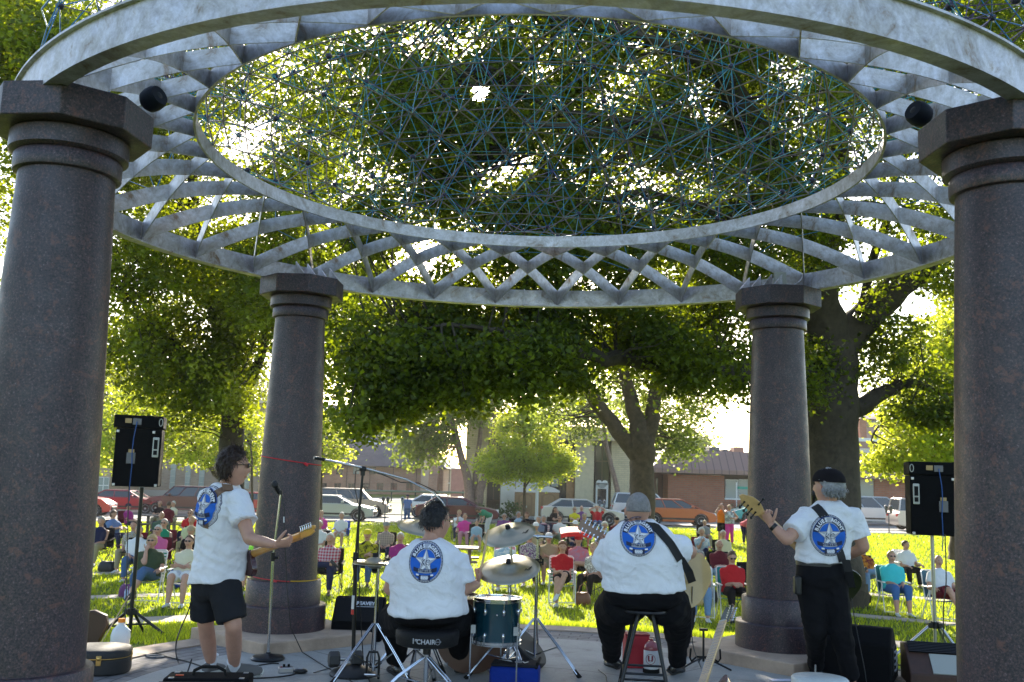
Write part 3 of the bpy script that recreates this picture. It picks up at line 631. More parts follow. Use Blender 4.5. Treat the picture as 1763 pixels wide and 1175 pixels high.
# ================================================================ buildings beyond the street
def brickmat(name, c1, c2, mo, sc=1.0):
    m = mk(name, .85); n, b = nodes(m); v = tco(n); mp = n.nodes.new('ShaderNodeMapping'); mp.inputs['Rotation'].default_value = (PI/2, 0, 0); Lk(n, v, mp.inputs[0])
    k = n.nodes.new('ShaderNodeTexBrick'); Lk(n, mp.outputs[0], k.inputs['Vector']); k.inputs['Scale'].default_value = sc; k.inputs['Brick Width'].default_value = .42; k.inputs['Row Height'].default_value = .14; k.inputs['Mortar Size'].default_value = .014
    k.inputs['Color1'].default_value = c1+(1,); k.inputs['Color2'].default_value = c2+(1,); k.inputs['Mortar'].default_value = mo+(1,)
    Lk(n, mixc(n, 1.0, k.outputs[0], ramp(n, nz(n, .8, 5, v), [(.3, (.82, .82, .82)), (.7, (1.1, 1.08, 1.05))]), 'MULTIPLY'), b.inputs['Base Color']); return m
pinkbrick = brickmat('pink_tan_brick', (.42, .25, .18), (.36, .2, .15), (.36, .3, .25))
brownbrick = brickmat('brown_brick', (.33, .25, .18), (.27, .19, .14), (.3, .26, .22))
redbrick = brickmat('red_brown_brick', (.38, .13, .07), (.31, .10, .055), (.24, .17, .13))
creambrick = brickmat('cream_brick', (.60, .52, .35), (.54, .46, .31), (.42, .37, .27))
shingle = mat('dark_violet_shingles', (.105, .095, .11), .9, var=.25, vs=1.2, bump=.3, bs=9)
darkglass = mat('dark_window_glass', (.02, .025, .03), .08, spec=.8); paleglass = mat('pale_window_glass', (.25, .3, .3), .1, spec=.8)
trim = mat('white_trim', (.72, .72, .7), .6); browntrim = mat('brown_frame', (.07, .045, .035), .6)
cream = mat('cream_panel', (.62, .54, .38), .75, var=.15, vs=3, bump=.1); greypanel = mat('grey_white_panel', (.66, .67, .66), .7, var=.1, vs=2)
mansard = mk('brown_seamed_metal_roof', .55); n, b = nodes(mansard); v = tco(n); sx = n.nodes.new('ShaderNodeSeparateXYZ'); Lk(n, v, sx.inputs[0])
f_ = mth(n, 'LESS_THAN', mth(n, 'FRACT', mth(n, 'MULTIPLY', sx.outputs[0], 1.9)), .13); Lk(n, mixc(n, f_, (.25, .15, .125), (.13, .08, .07)), b.inputs['Base Color'])
def X(px, Y): return U(px, 838, Y).x
def Zp(px, py, Y): return U(px, py, Y).z
class Bld:
    "axis aligned building pieces placed by what they measure at distance Y"
    def __init__(s, name, label, cat, px, Y): s.x = X(px, Y); s.Y = Y; s.z = gz(s.x, Y); s.t = thing(name, label, cat, (s.x, Y, s.z))
    def pc(s, name, m, px0, px1, y0, y1, dY=0, dep=.3, parent=None, bev=0):
        Y = s.Y+dY; a, c = X(px0, Y), X(px1, Y); pm = (px0+px1)/2
        z1 = Zp(pm, y0, Y) if y0 is not None else None; z0 = Zp(pm, y1, Y) if y1 is not None else s.z-.4
        b = MB(); b.box(((a+c)/2-s.x, dY+dep/2, (z0+z1)/2-s.z), (c-a, dep, z1-z0)); return b.build(name, m, parent or s.t, smooth=False, bev=bev)
    def win(s, px0, px1, y0, y1, g=None, fr=None, mull=1, dY=-.06, bars=1):
        f = s.pc('window', fr or browntrim, px0, px1, y0, y1, dY, .08); w = px1-px0; h = y1-y0
        n_ = mull+1
        for k in range(n_):
            for q in range(bars+1):
                a = px0+w*(k+.08)/n_; c = px0+w*(k+.92)/n_; s.pc('pane', g or darkglass, a, c, y0+h*(q+.05)/(bars+1), y0+h*(q+.95)/(bars+1), dY-.015, .03, f)
        return f
ch = Bld('brick_church', 'long pink tan brick church under a large dark shingle roof', 'church', 640, 100)
ch.pc('wall', pinkbrick, 470, 762, 800, None, 0, 14)
b = MB(); ex0, ex1 = X(462, 99.5), X(768, 99.5); ze = Zp(640, 803, 99.5)-ch.z; rx0, rx1 = X(470, 112), X(650, 112); zr = Zp(600, 698, 112)-ch.z
xs = -ch.x; e = [Vector((ex0+xs, -.6, ze)), Vector((ex1+xs, -.6, ze)), Vector((ex1+xs, 24, ze)), Vector((ex0+xs, 24, ze))]; r = [Vector((rx0+xs, 12, zr)), Vector((rx1+xs, 12, zr))]
b.add(e+r, [(0, 1, 5, 4), (1, 2, 5), (2, 3, 4, 5), (3, 0, 4), (3, 2, 1, 0)]); b.build('roof', shingle, ch.t, smooth=False)
ch.pc('gutter', browntrim, 464, 766, 801.5, 803.5, -.75, .12)
b = MB(); b.tube([(X(588, 104.5)-ch.x, 3.9, Zp(588, 751, 103.9)-ch.z+.1), (X(646, 101)-ch.x, 1.5, Zp(646, 768, 101.5)-ch.z+.15)], .09, 4); b.build('flashing', trim, ch.t)
for px in (533, 557, 581, 605, 629, 654, 678, 705): ch.win(px-5.5, px+5.5, 832, 847, bars=0)
for px in (560, 583, 612, 640): ch.win(px-5.5, px+5.5, 804, 817, bars=0, g=paleglass if px == 612 else None)
for px in (596, 636, 676, 716): ch.pc('downpipe', browntrim, px-.4, px+.4, 804, 846, -.1, .1)
ch.pc('wall_pier', mat('sunlit_tan_stone', (.5, .38, .3), .8, var=.15), 724, 737, 770, None, -2, 3); ch.pc('wall_pier', pinkbrick, 737.2, 752, 778, None, -2, 3)
hs = Bld('far_house', 'small grey brown house with a pale roof between church and cream building', 'house', 760, 110)
hs.pc('wall', mat('grey_brown_siding', (.26, .22, .18), .8), 748, 774, 806, None, 0, 8)
b = MB(); a, c = X(745, 110)-hs.x, X(777, 110)-hs.x; z0 = Zp(760, 806, 110)-hs.z; b.loft([[Vector((a, -.5, z0)), Vector((c, -.5, z0)), Vector(((a+c)/2, -.5, z0+1.1))], [Vector((a, 9, z0)), Vector((c, 9, z0)), Vector(((a+c)/2, 9, z0+1.1))]]); b.build('roof', mat('pale_roof', (.45, .4, .36), .8), hs.t, smooth=False)
for px in (756, 766): hs.win(px-3, px+3, 815, 826, bars=0)
hs.pc('porch_rail', trim, 748, 774, 831, 832.5, -.8, .1)
pw = Bld('pink_wall_building', 'plain dusty pink brick building glimpsed left of the cream building', 'building', 789, 96)
pw.pc('wall', mat('dusty_pink_brick', (.42, .2, .17), .85, var=.15, vs=2), 776, 806, 808, None, 0, 6); pw.pc('roof_edge', trim, 775, 807, 806.4, 808, -.1, 6.3)
hl = Bld('brick_hall', 'brown brick hall with tall narrow windows behind the young maple', 'building', 320, 84)
hl.pc('wall', brownbrick, 190, 470, 690, None, 0, 12); hl.pc('parapet', cream, 189, 471, 686, 690, -.1, 12.2); hl.pc('base_course', mat('grey_base', (.36, .33, .3), .8), 189.5, 470.5, 846, 856, -.12, .1)
for px in (222, 244, 296, 322, 346, 400, 424): hl.win(px-4.5, px+4.5, 798, 842, paleglass, mat('grey_frame', (.32, .34, .34), .6), 0, bars=3)
wb_ = Bld('white_framed_building', 'low building with white framed windows at the far left', 'building', 150, 78)
wb_.pc('wall', mat('warm_tan_wall', (.45, .33, .22), .8, var=.2), 60, 188, 800, None, 0, 8); wb_.win(168, 187, 822, 850, paleglass, trim, 1, bars=1); wb_.win(130, 155, 822, 850, paleglass, trim, 1, bars=1)
cb = Bld('cream_building', 'modern cream brick building with tall dark windows behind the small maple', 'building', 940, 68)
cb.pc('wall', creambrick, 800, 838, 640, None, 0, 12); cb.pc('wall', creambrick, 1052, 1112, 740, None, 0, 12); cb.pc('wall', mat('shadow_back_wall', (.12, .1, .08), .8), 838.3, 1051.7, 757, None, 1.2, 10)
cb.pc('fascia', cream, 838.5, 1114, 736, 756.5, -.6, 12.5); cb.pc('roof_edge', trim, 838, 1115, 734, 736, -.75, 12.8)
for a, c in ((862, 887), (888, 925), (990, 1022)): cb.pc('pillar', greypanel if a < 900 else cream, a, c, 757, None, 0, .9)
for a, c, y0, y1 in ((839, 861, 757, 862), (966, 989, 757, 866), (1024, 1048, 757, 832), (926, 964, 757, 865)):
    f = cb.pc('window', browntrim, a, c, y0, y1, .55, .2)
    k = 2 if c-a < 30 else 3
    for q in range(k):
        w = (c-a)/k; cb.pc('pane', darkglass, a+w*q+.6, a+w*(q+1)-.6, y0+1, (y0+y1)/2-1, .52, .04, f); cb.pc('pane', darkglass, a+w*q+.6, a+w*(q+1)-.6, (y0+y1)/2+1, y1-1, .52, .04, f)
cb.pc('wood_panel', mat('orange_wood', (.36, .2, .09), .6, var=.3, vs=3), 975, 989, 820, 862, .3, .1)
cb.win(934, 962, 823, 839, paleglass, browntrim, 1, .2, 0)
dr = cb.pc('door', trim, 1026, 1047, 832, 874, -.25, .12); cb.pc('door_pane', darkglass, 1029, 1044, 842, 868, -.29, .05, dr)
b = MB(); q = Vector((X(1036.5, 67.7)-cb.x, -.33, Zp(1036, 836.5, 67.7)-cb.z)); b.lathe([(.001, -.02), (.27, -.02), (.27, .02), (.001, .02)], n=24, M=Matrix.Translation(q) @ Matrix.Rotation(PI/2, 4, 'X') @ Matrix.Diagonal((1, .62, 1, 1))); b.build('oval_plaque', mat('plaque_grey', (.3, .31, .3), .6), dr)
for k in (-.9, 0, .9): pass
b = MB(); b.lathe([(.001, -.05), (.2, -.05), (.2, .05), (.001, .05)], n=20, M=Matrix.Translation((X(1031.5, 67.7)-cb.x, -.2, Zp(1036, 832, 67.7)-cb.z)) @ Matrix.Rotation(PI/2, 4, 'X')); b.lathe([(.001, -.05), (.2, -.05), (.2, .05), (.001, .05)], n=20, M=Matrix.Translation((X(1041.5, 67.7)-cb.x, -.2, Zp(1036, 832, 67.7)-cb.z)) @ Matrix.Rotation(PI/2, 4, 'X')); b.build('door_crest', trim, dr)
rb = Bld('flat_roofed_building', 'low red brown brick building under a brown seamed metal mansard roof', 'building', 1300, 70)
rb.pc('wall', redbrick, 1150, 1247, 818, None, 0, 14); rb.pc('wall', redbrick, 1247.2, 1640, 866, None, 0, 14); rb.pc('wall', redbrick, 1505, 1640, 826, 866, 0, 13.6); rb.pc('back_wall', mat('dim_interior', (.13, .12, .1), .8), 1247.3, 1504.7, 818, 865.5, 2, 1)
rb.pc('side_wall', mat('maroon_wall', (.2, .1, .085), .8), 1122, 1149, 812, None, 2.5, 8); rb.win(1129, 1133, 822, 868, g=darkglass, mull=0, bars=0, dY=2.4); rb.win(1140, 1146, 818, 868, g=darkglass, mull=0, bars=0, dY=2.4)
def roofband(pa, pb, yt, yb, set_=1.4):
    b = MB(); a, c = X(pa, 69), X(pb, 69); z1 = Zp((pa+pb)/2, yt, 70.4)-rb.z; z0 = Zp((pa+pb)/2, yb, 69)-rb.z; a -= rb.x; c -= rb.x
    b.add([Vector(p) for p in ((a, -1, z0), (c, -1, z0), (c, -1, z0-.3), (a, -1, z0-.3), (a+1.2, set_-1, z1), (c, set_-1, z1), (c, 15, z1), (a+1.2, 15, z1), (a, 15, z0), (c, 15, z0), (a, 15, z0-.3), (c, 15, z0-.3))],
          [(0, 1, 5, 4), (3, 2, 1, 0), (4, 5, 6, 7), (0, 4, 7, 8), (3, 0, 8, 10), (2, 3, 10, 11)]); b.build('mansard_roof', mansard, rb.t, smooth=False)
roofband(1122, 1640, 782, 814)
rb.pc('window', trim, 1247.5, 1504, 862, 864.5, -.02, .2)
for a, c in ((1250, 1270), (1273, 1300), (1303, 1340), (1480, 1503)): f = rb.pc('window', trim, a-.9, c+.9, 826, 862, .1, .06); rb.pc('pane', paleglass, a, c, 827, 861.5, .07, .03, f)
for a, c, y0 in ((1221, 1239, 770), (1245, 1254, 774), (1256, 1260, 775), (1264, 1281, 770)): rb.pc('roof_unit', mat('roof_unit_%d' % a, (.1, .1, .11) if a < 1250 else (.4, .2, .14), .7), a, c, y0, 783, 5, 1.5, bev=.04)
sg = thing('mirrored_sign', 'green sign reflection from the window, built as a plate on a white mullion post by the brick building', 'sign', (X(1268, 64.9), 64.9, gz(X(1268, 64.9), 64.9))); b = MB(); zt = Zp(1272, 831, 64.9)-gz(X(1272, 64.9), 64.9); b.cyl((0, 0, 0), (0, 0, zt), .035, n=8); b.build('post', trim, sg)
b = MB(); b.box((.55, 0, zt-.35), (.95, .03, .18)); b.build('sign_plate', mat('sign_green', (.0, .28, .2), .5), sg, smooth=False)  # solid plate stands in for a reflection in the glass; its post for a mullion
tb = Bld('brick_tower_building', 'taller brick building with pale bands and a low pyramid roofed tower behind the oak', 'building', 1520, 110)
tb.pc('wall', mat('purple_brown_brick', (.27, .16, .14), .85, var=.12), 1440, 1700, 757, None, 0, 12); tb.pc('band', trim, 1439, 1701, 757, 763, -.1, .2); tb.pc('band', mat('pale_band', (.55, .5, .47), .8), 1439, 1701, 775, 783, -.1, .2)
tb.pc('upper_storey', mat('pink_brown_stucco', (.42, .28, .25), .8), 1482, 1600, 731, 757, 2, 8)
tw = tb.pc('tower', redbrick, 1483, 1494, 722, 757, 1.4, 6); tb.pc('tower_window', darkglass, 1494.2, 1533, 724, 738, 2.2, 5)
b = MB(); a, c = X(1475, 112)-tb.x, X(1537, 112)-tb.x; z0 = Zp(1505, 723, 112)-tb.z; z1 = Zp(1505, 711, 112)-tb.z; m_ = (a+c)/2; b.add([Vector(p) for p in ((a, .8, z0), (c, .8, z0), (c, 8.5, z0), (a, 8.5, z0), (m_, 4.5, z1))], [(0, 1, 4), (1, 2, 4), (2, 3, 4), (3, 0, 4), (3, 2, 1, 0)]); b.build('tower_roof', mat('tower_roof_brown', (.22, .16, .14), .8), tb.t, smooth=False)
rl = thing('guard_rail', 'long dark rail fence between church lawn and church lane', 'fence', (X(670, 87), 87, gz(X(670, 87), 87)))
xa, xb = X(470, 87)-rl.location.x, X(800, 87)-rl.location.x; k = 0; x = xa
while x < xb: z = gz(x+rl.location.x, 87)-rl.location.z; MB().box((x, 0, z+.5), (.12, .12, 1.1)).build('post', mat('dark_green_post', (.03, .04, .035), .7), rl, smooth=False); x += 1.32*1.6
zz = gz(X(560, 87), 87)-rl.location.z; zy = gz(X(790, 87), 87)-rl.location.z
b = MB(); b.tube([(xa, -.09, zz+.85), (xb, -.09, zy+.85)], .09, 4); b.build('rail', mat('grey_green_rail', (.12, .17, .14), .6), rl)

# ================================================================ portable toilets, meters, lamp post
tan = mat('toilet_tan', (.28, .17, .075), .55, var=.12, vs=3); tan2 = mat('toilet_tan_frame', (.22, .13, .055), .5)
def toilet(px0, px1, label):
    Y = 65.6; a, c = X(px0, Y), X(px1, Y); z = gz(a, Y); w = c-a; H = Zp((px0+px1)/2, 848, Y)-z; t = thing('portable_toilet', label, 'portable toilet', ((a+c)/2, Y, z), 0, 'portable toilets')
    b = MB(); b.box((0, .6, H/2), (w*.96, 1.2, H)); b.build('cabin', tan, t, bev=.03)
    b = MB(); pr = [(-w/2, 0), (w/2, 0), (w/2, .12), (w*.25, .30), (0, .38), (-w*.25, .30), (-w/2, .12)]; b.loft([[Vector((p[0], -.05, H+p[1])) for p in pr], [Vector((p[0], 1.25, H+p[1])) for p in pr]]); b.build('roof', mat('toilet_white_roof', (.66, .64, .62), .5), t, bev=.02)
    b = MB(); hw = w*.33; pts = [(-hw, .15), (hw, .15), (hw, H*.80)]+[(hw*math.cos(q), H*.80+hw*.55*math.sin(q)) for q in np.linspace(.3, PI-.3, 7)]+[(-hw, H*.80)]
    b.loft([[Vector((p[0], -.03, p[1])) for p in pts], [Vector((p[0], .02, p[1])) for p in pts]]); d = b.build('door', tan2, t, bev=.012)
    b = MB(); hw *= .72; pts = [(-hw, H*.48), (hw, H*.48), (hw, H*.78)]+[(hw*math.cos(q), H*.78+hw*.55*math.sin(q)) for q in np.linspace(.3, PI-.3, 7)]+[(-hw, H*.78)]
    b.loft([[Vector((p[0], -.055, p[1])) for p in pts], [Vector((p[0], -.025, p[1])) for p in pts]]); b.build('door_panel', tan, d, bev=.01)
    b = MB(); b.box((0, -.06, H*.43), (.22, .03, .14)); b.build('label_plate', mat('pale_plate', (.5, .48, .4), .5), d, smooth=False)
toilet(886, 924.5, 'left brown portable toilet, partly behind the small maple'); toilet(926, 964, 'right brown portable toilet with a white peaked roof')
mm = mat('meter_grey', (.08, .08, .085), .5, .3)
def meter(px, Y, label, sh=5.0, m=None, dbl=True):
    x = X(px, Y); t = thing('parking_meter', label, 'parking meter', (x, Y, gz(x, Y)), 0, 'parking meters along the kerb'); m = m or mm
    b = MB(); b.cyl((0, 0, 0), (0, 0, 1.02), .03, n=10); b.box((0, 0, 1.03), (.28 if dbl else .06, .05, .05)); b.cyl((0, 0, 0), (0, 0, .06), .08, n=12); b.build('post', m, t)
    for s in ((-1, 1) if dbl else (0,)):
        b = MB(); b.lathe([(.03, 1.05), (.055, 1.08), (.06, 1.2), (.095, 1.27), (.10, 1.36), (.07, 1.44), (.02, 1.47)], c=(s*.125, 0, 0), n=14); h_ = b.build('meter_head', m, t)
        MB().box((s*.125, -.09, 1.36), (.10, .02, .09)).build('display', darkglass, h_, bev=.01)
meter(665, 53.3, 'dark double parking meter left of the man in the blue shirt'); meter(694, 53.4, 'single parking meter right behind the man in the blue shirt', m=mat('meter_light', (.3, .32, .33), .5), dbl=False)
meter(1037, 53.6, 'double parking meter beyond the silver sedan, left of the tree', m=mat('meter_blue', (.12, .14, .2), .5)); meter(1529, 52.0, 'double parking meter in front of the minivan')
lp = thing('lamp_post', 'tall pale steel pole beside the portable toilets', 'lamp post', (X(925, 53.6), 53.6, gz(X(925, 53.6), 53.6)))
b = MB(); b.cyl((0, 0, 0), (0, 0, 8.6), .09, .06, 12); b.cyl((0, 0, 0), (0, 0, .5), .14, n=12); b.build('pole', mat('galvanised', (.45, .48, .52), .45, .5), lp); b = MB(); b.tube([(0, 0, 8.4), (.4, -.2, 8.75), (1.3, -.5, 8.85)], .04, 8); b.box((1.6, -.55, 8.83), (.6, .25, .12)); b.build('lamp_head', mat('lamp_grey', (.3, .3, .3), .5), lp)

# ================================================================ cars
tyre = mat('tyre_rubber', (.015, .015, .016), .8); rimm = mat('alloy_rim', (.5, .5, .52), .3, .8); cglass = mat('car_glass', (.035, .05, .055), .06, spec=.9); blk = mat('black_plastic', (.012, .012, .013), .5)
KIND = {'sedan': dict(L=4.7, H=1.43, hood=.95, deck=1.0, bel=.98, cab=(-1.95, 1.05, -1.25, .25)), 'suv': dict(L=4.6, H=1.74, hood=1.12, deck=1.12, bel=1.1, cab=(-2.2, 1.05, -2.0, .45)),
        'hatch': dict(L=4.35, H=1.52, hood=.98, deck=1.05, bel=1.0, cab=(-2.05, 1.25, -1.6, .25)), 'van': dict(L=4.95, H=1.77, hood=1.08, deck=1.1, bel=1.08, cab=(-2.38, 1.55, -2.22, .75))}
def car(kind, px, Y, col, label, face=1, rz=0, cat='car', s=1, metal=.35):
    K = KIND[kind]; L = K['L']/2; x = X(px, Y); t = thing('parked_'+{'van': 'minivan', 'suv': 'suv', 'hatch': 'hatchback', 'sedan': 'sedan'}[kind], label, cat, (x, Y, gz(x, Y)+.01), (0 if face > 0 else PI)+rz, 'cars parked along the street')
    t.scale = (s, s, s)
    paint = mat('paint_%02d%02d%02d' % tuple(int(c*99) for c in col), col, .3, metal, coat=.6)
    wx = (-L+.85, L-.88); wr = .34 if kind != 'suv' else .37; P = [(-L+.02, .34)]
    for w in wx:
        P += [(w-wr-.07, .24)]+[(w+(wr+.06)*math.cos(q), .34+(wr+.05)*math.sin(q)) for q in np.linspace(PI-.25, .25, 9)]+[(w+wr+.07, .24)]
    c0, c1, c2, c3 = K['cab']
    P += [(L-.05, .3), (L, .42), (L-.02, .62), (L-.12, .76), (L-.55, K['hood']-.1), (c1+.05, K['hood']), (c1-.3, K['bel']+.015), (c0+.3, K['bel']+.015), (c0, K['deck']), (-L+.12, K['deck']-.04), (-L, .8), (-L-.02, .5)]
    W = .9; b = MB(); M = Matrix.Rotation(PI/2, 4, 'X'); b.prism(P, -W, W, M=M); bo = b.build('body', paint, t, smooth=True, bev=.05, seg=3, ang=30)
    zb, zt = K['bel']+.0, K['H']-.05; lo = [(c0, -.82), (c1, -.82), (c1, .82), (c0, .82)]; hi = [(c2, -.64), (c3, -.64), (c3, .64), (c2, .64)]
    md = .93; b = MB(); b.loft([[Vector((p[0], p[1], zb)) for p in lo], [Vector((p[0], p[1], zt)) for p in hi]]); b.build('windows', cglass, t, smooth=False, bev=.04)
    b = MB()
    b.loft([[Vector((p[0], p[1], zt-.015)) for p in hi], [Vector((p[0]*.97, p[1]*.93, K['H'])) for p in hi]])
    for i in range(4): b.tube([Vector((lo[i][0], lo[i][1], zb-.02)), Vector((hi[i][0], hi[i][1], zt))], .045, 6)
    for i, j in ((0, 1), (1, 2), (2, 3), (3, 0)): b.tube([Vector((hi[i][0], hi[i][1], zt)), Vector((hi[j][0], hi[j][1], zt))], .035, 6)
    for f in ((.42,) if kind in ('sedan',) else (.36, .68)):
        for sy in (-1, 1):
            xl = c0+(c1-c0)*(f+.04); xh = c2+(c3-c2)*f; b.tube([Vector((xl, sy*.825, zb-.02)), Vector((xh, sy*.645, zt))], .035, 6)
    b.build('roof', paint, t, bev=.0)
    for w in wx:
        for sy in (-1, 1):
            M2 = Matrix.Translation((w, sy*.80, .34)) @ Matrix.Rotation(PI/2, 4, 'X'); b = MB(); b.lathe([(.2, -.1), (wr-.03, -.11), (wr, -.07), (wr, .07), (wr-.03, .11), (.2, .1)], n=24, M=M2); wl = b.build('wheel', tyre, t)
            b = MB(); b.lathe([(.001, -.105), (.05, -.11), (.07, -.09), (.19, -.085), (.225, -.112), (.23, -.09), (.23, .09), (.225, .112), (.19, .085), (.07, .09), (.05, .11), (.001, .105)], n=24, M=M2)
            b.build('rim', rimm, wl)
    for sy in (-1, 1):
        b = MB(); b.box((L-.13, sy*.66, .70), (.24, .34, .15)); b.build('headlight', mat('headlight_lens', (.7, .7, .68), .15), t, bev=.03)
        b = MB(); b.box((-L+.08, sy*.68, .84), (.18, .3, .2)); b.build('tail_light', mat('tail_red', (.5, .02, .015), .25), t, bev=.03)
        b = MB(); b.box((c1-.45, sy*.97, K['bel']+.1), (.16, .2, .13)); b.build('wing_mirror', paint, t, bev=.03)
        for q in ((-.55, .45) if kind != 'van' else (-.9, .3)): b = MB(); b.box((q, sy*(W+.005), .86), (.16, .025, .035)); b.build('door_handle', paint, t)
        b = MB(); b.box((0, sy*(W+.004), .42), (L*1.0, .02, .1)); b.build('sill', blk, t, smooth=False)
    MB().box((L-.02, 0, .48), (.1, 1.1, .2)).build('grille', blk, t, bev=.02); MB().box((L-.0, 0, .36), (.06, .5, .11)).build('number_plate', mat('plate_white', (.6, .6, .6), .5), t)
    return t
car('suv', 130, 57.3, (.42, .02, .02), 'bright red car at the far left, only its hood showing past the column', 1, R(8), s=.98)
car('sedan', 222, 62.2, (.26, .02, .035), 'dark red sedan behind the left loudspeaker stand', 1, 0)
car('suv', 318, 62.2, (.09, .02, .025), 'dark maroon SUV left of the standing guitarist', -1, 0)
car('sedan', 440, 61.6, (.38, .02, .03), 'red car mostly hidden behind the back left column', -1, 0)
car('sedan', 578, 56.2, (.42, .43, .40), 'silver green sedan beside the back left column', 1, 0)
car('suv', 612, 62.4, (.26, .23, .19), 'grey tan SUV parked behind the silver green sedan', 1, 0)
car('sedan', 762, 62.2, (.72, .73, .75), 'white sedan on the far side of the street behind the maroon one', 1, 0)
car('sedan', 790, 56.2, (.10, .012, .025), 'maroon sedan parked behind the drummer', 1, 0)
car('sedan', 1003, 56.4, (.52, .5, .46), 'silver tan sedan right of the portable toilets', 1, 0)
car('suv', 1115, 62.3, (.7, .71, .72), 'white SUV behind the forked maple trunk', 1, R(0))
car('hatch', 1164, 56.6, (.40, .09, .03), 'copper orange hatchback between the maple trunk and the orange shirt', 1, 0)
car('hatch', 1318, 61.8, (.02, .26, .28), 'teal car half hidden by the back right column', -1, 0)
car('van', 1500, 62.0, (.42, .47, .50), 'silver blue minivan right of the oak trunk', 1, 0, 'van')
car('van', 1610, 54.8, (.6, .5, .44), 'pale beige van, its rear end showing left of the right loudspeaker', 1, 0, 'van')
# ================================================================ people
SKIN = {'a': (.50, .27, .19), 'b': (.42, .21, .14), 'c': (.56, .33, .25), 'd': (.36, .17, .10)}
def skinm(k):
    return [mat('skin_'+k, SKIN[k], .5, var=.12, vs=14, bump=.06, bs=90), mat('lips_'+k, (SKIN[k][0]*.75, SKIN[k][1]*.5, SKIN[k][2]*.5), .45)]
def cloth(col, pat='plain', c2=None):
    nm = 'cloth_%s_%02d%02d%02d' % ((pat,)+tuple(int(c*99) for c in col))
    if c2: nm += '_%02d%02d' % (int(c2[0]*99), int(c2[2]*99))
    if nm in _mats: return _mats[nm]
    m = mk(nm, .85); n, b = nodes(m); v = tco(n); b.inputs['Specular IOR Level'].default_value = .2; b.inputs['Sheen Weight'].default_value = .0; b.inputs['Specular IOR Level'].default_value = .08 if max(col) < .05 else .2
    c2 = c2 or tuple(x*.35 for x in col)
    if pat == 'plain': c = ramp(n, nz(n, 5, 3, v), [(.3, tuple(x*.88 for x in col)), (.7, tuple(min(1, x*1.05) for x in col))])
    elif pat == 'floral': c = ramp(n, nz(n, 16, 2, v, .5, 1.0), [(.42, col), (.47, c2), (.56, (.6, .58, .6)), (.6, tuple(x*.5 for x in col))])
    elif pat in ('plaid', 'stripes'):
        sx = n.nodes.new('ShaderNodeSeparateXYZ'); Lk(n, v, sx.inputs[0])
        lz = mth(n, 'LESS_THAN', mth(n, 'FRACT', mth(n, 'MULTIPLY', sx.outputs[2], 16)), .4); lx = mth(n, 'LESS_THAN', mth(n, 'FRACT', mth(n, 'MULTIPLY', sx.outputs[0], 16)), .4)
        f = lz if pat == 'stripes' else mth(n, 'MULTIPLY', mth(n, 'ADD', lz, lx), .5); c = mixc(n, f, col, c2)
    else: c = ramp(n, nz(n, 9, 4, v, .6, .6), [(.4, col), (.55, c2)])
    Lk(n, c, b.inputs['Base Color'])
    w = nz(n, 5.5, 3, v, .5, 2.2); bumpn(n, b, w, .6 if max(col) > .05 else .2, .035); _mats[nm] = m; return m
TORSO = [(-.20, .09, .08, 0), (-.13, .155, .115, 0), (0, .172, .128, -.005), (.2, .160, .115, .005), (.45, .165, .116, .01), (.7, .176, .120, .0), (.84, .150, .102, -.005), (.93, .098, .080, -.008), (1.0, .064, .062, 0)]
def torso_rings(J, g, k, add, t0=-.2, t1=1.0, belly=0, n=26, hem=None):
    P0, P1 = J['pel'], J['neck']; up = (P1-P0); Lh = (J['hl']-J['hr']).normalized(); Ls = (J['sl']-J['sr']).normalized(); rings = []
    st = [s for s in TORSO if t0 <= s[0] <= t1]
    if hem is not None: st = [(hem,)+tuple(np.array([np.interp(hem, [q[0] for q in TORSO], [q[j] for q in TORSO]) for j in (1, 2, 3)]))]+[s for s in st if s[0] > hem+.03]
    bend = J.get('bend', Vector((0, 0, 0)))
    for (t, hw, hd, fo) in st:
        L = Lh.lerp(Ls, min(1, max(0, t))).normalized(); f = L.cross(up).normalized()
        gg = 1+(g-1)*(1 if t < .5 else max(J.get('gtop', .12), 1-(t-.5)*2.4)); bl = belly*math.exp(-((t-.22)/.3)**2)
        c = P0+up*t+f*(fo+bl*.5)+bend*(4*t*(1-t)); hw_ = hw*gg*k*J.get('ws', 1)+add; hd_ = (hd*(1+(gg-1)*1.1))*k*J.get('ws', 1)+add+bl*.5
        rings.append([c+L*(math.copysign(abs(math.cos(a))**.85, math.cos(a))*hw_)+f*(math.copysign(abs(math.sin(a))**.9, math.sin(a))*hd_) for a in [2*PI*j/n for j in range(n)]])
    return rings
def seg(b, a, c, r0, r1, n=12, k=4, bulge=0.):
    a = Vector(a); c = Vector(c); b.tube([a.lerp(c, t/k) for t in range(k+1)], [r0+(r1-r0)*t/k+bulge*math.sin(PI*t/k) for t in range(k+1)], n, rnd=True)
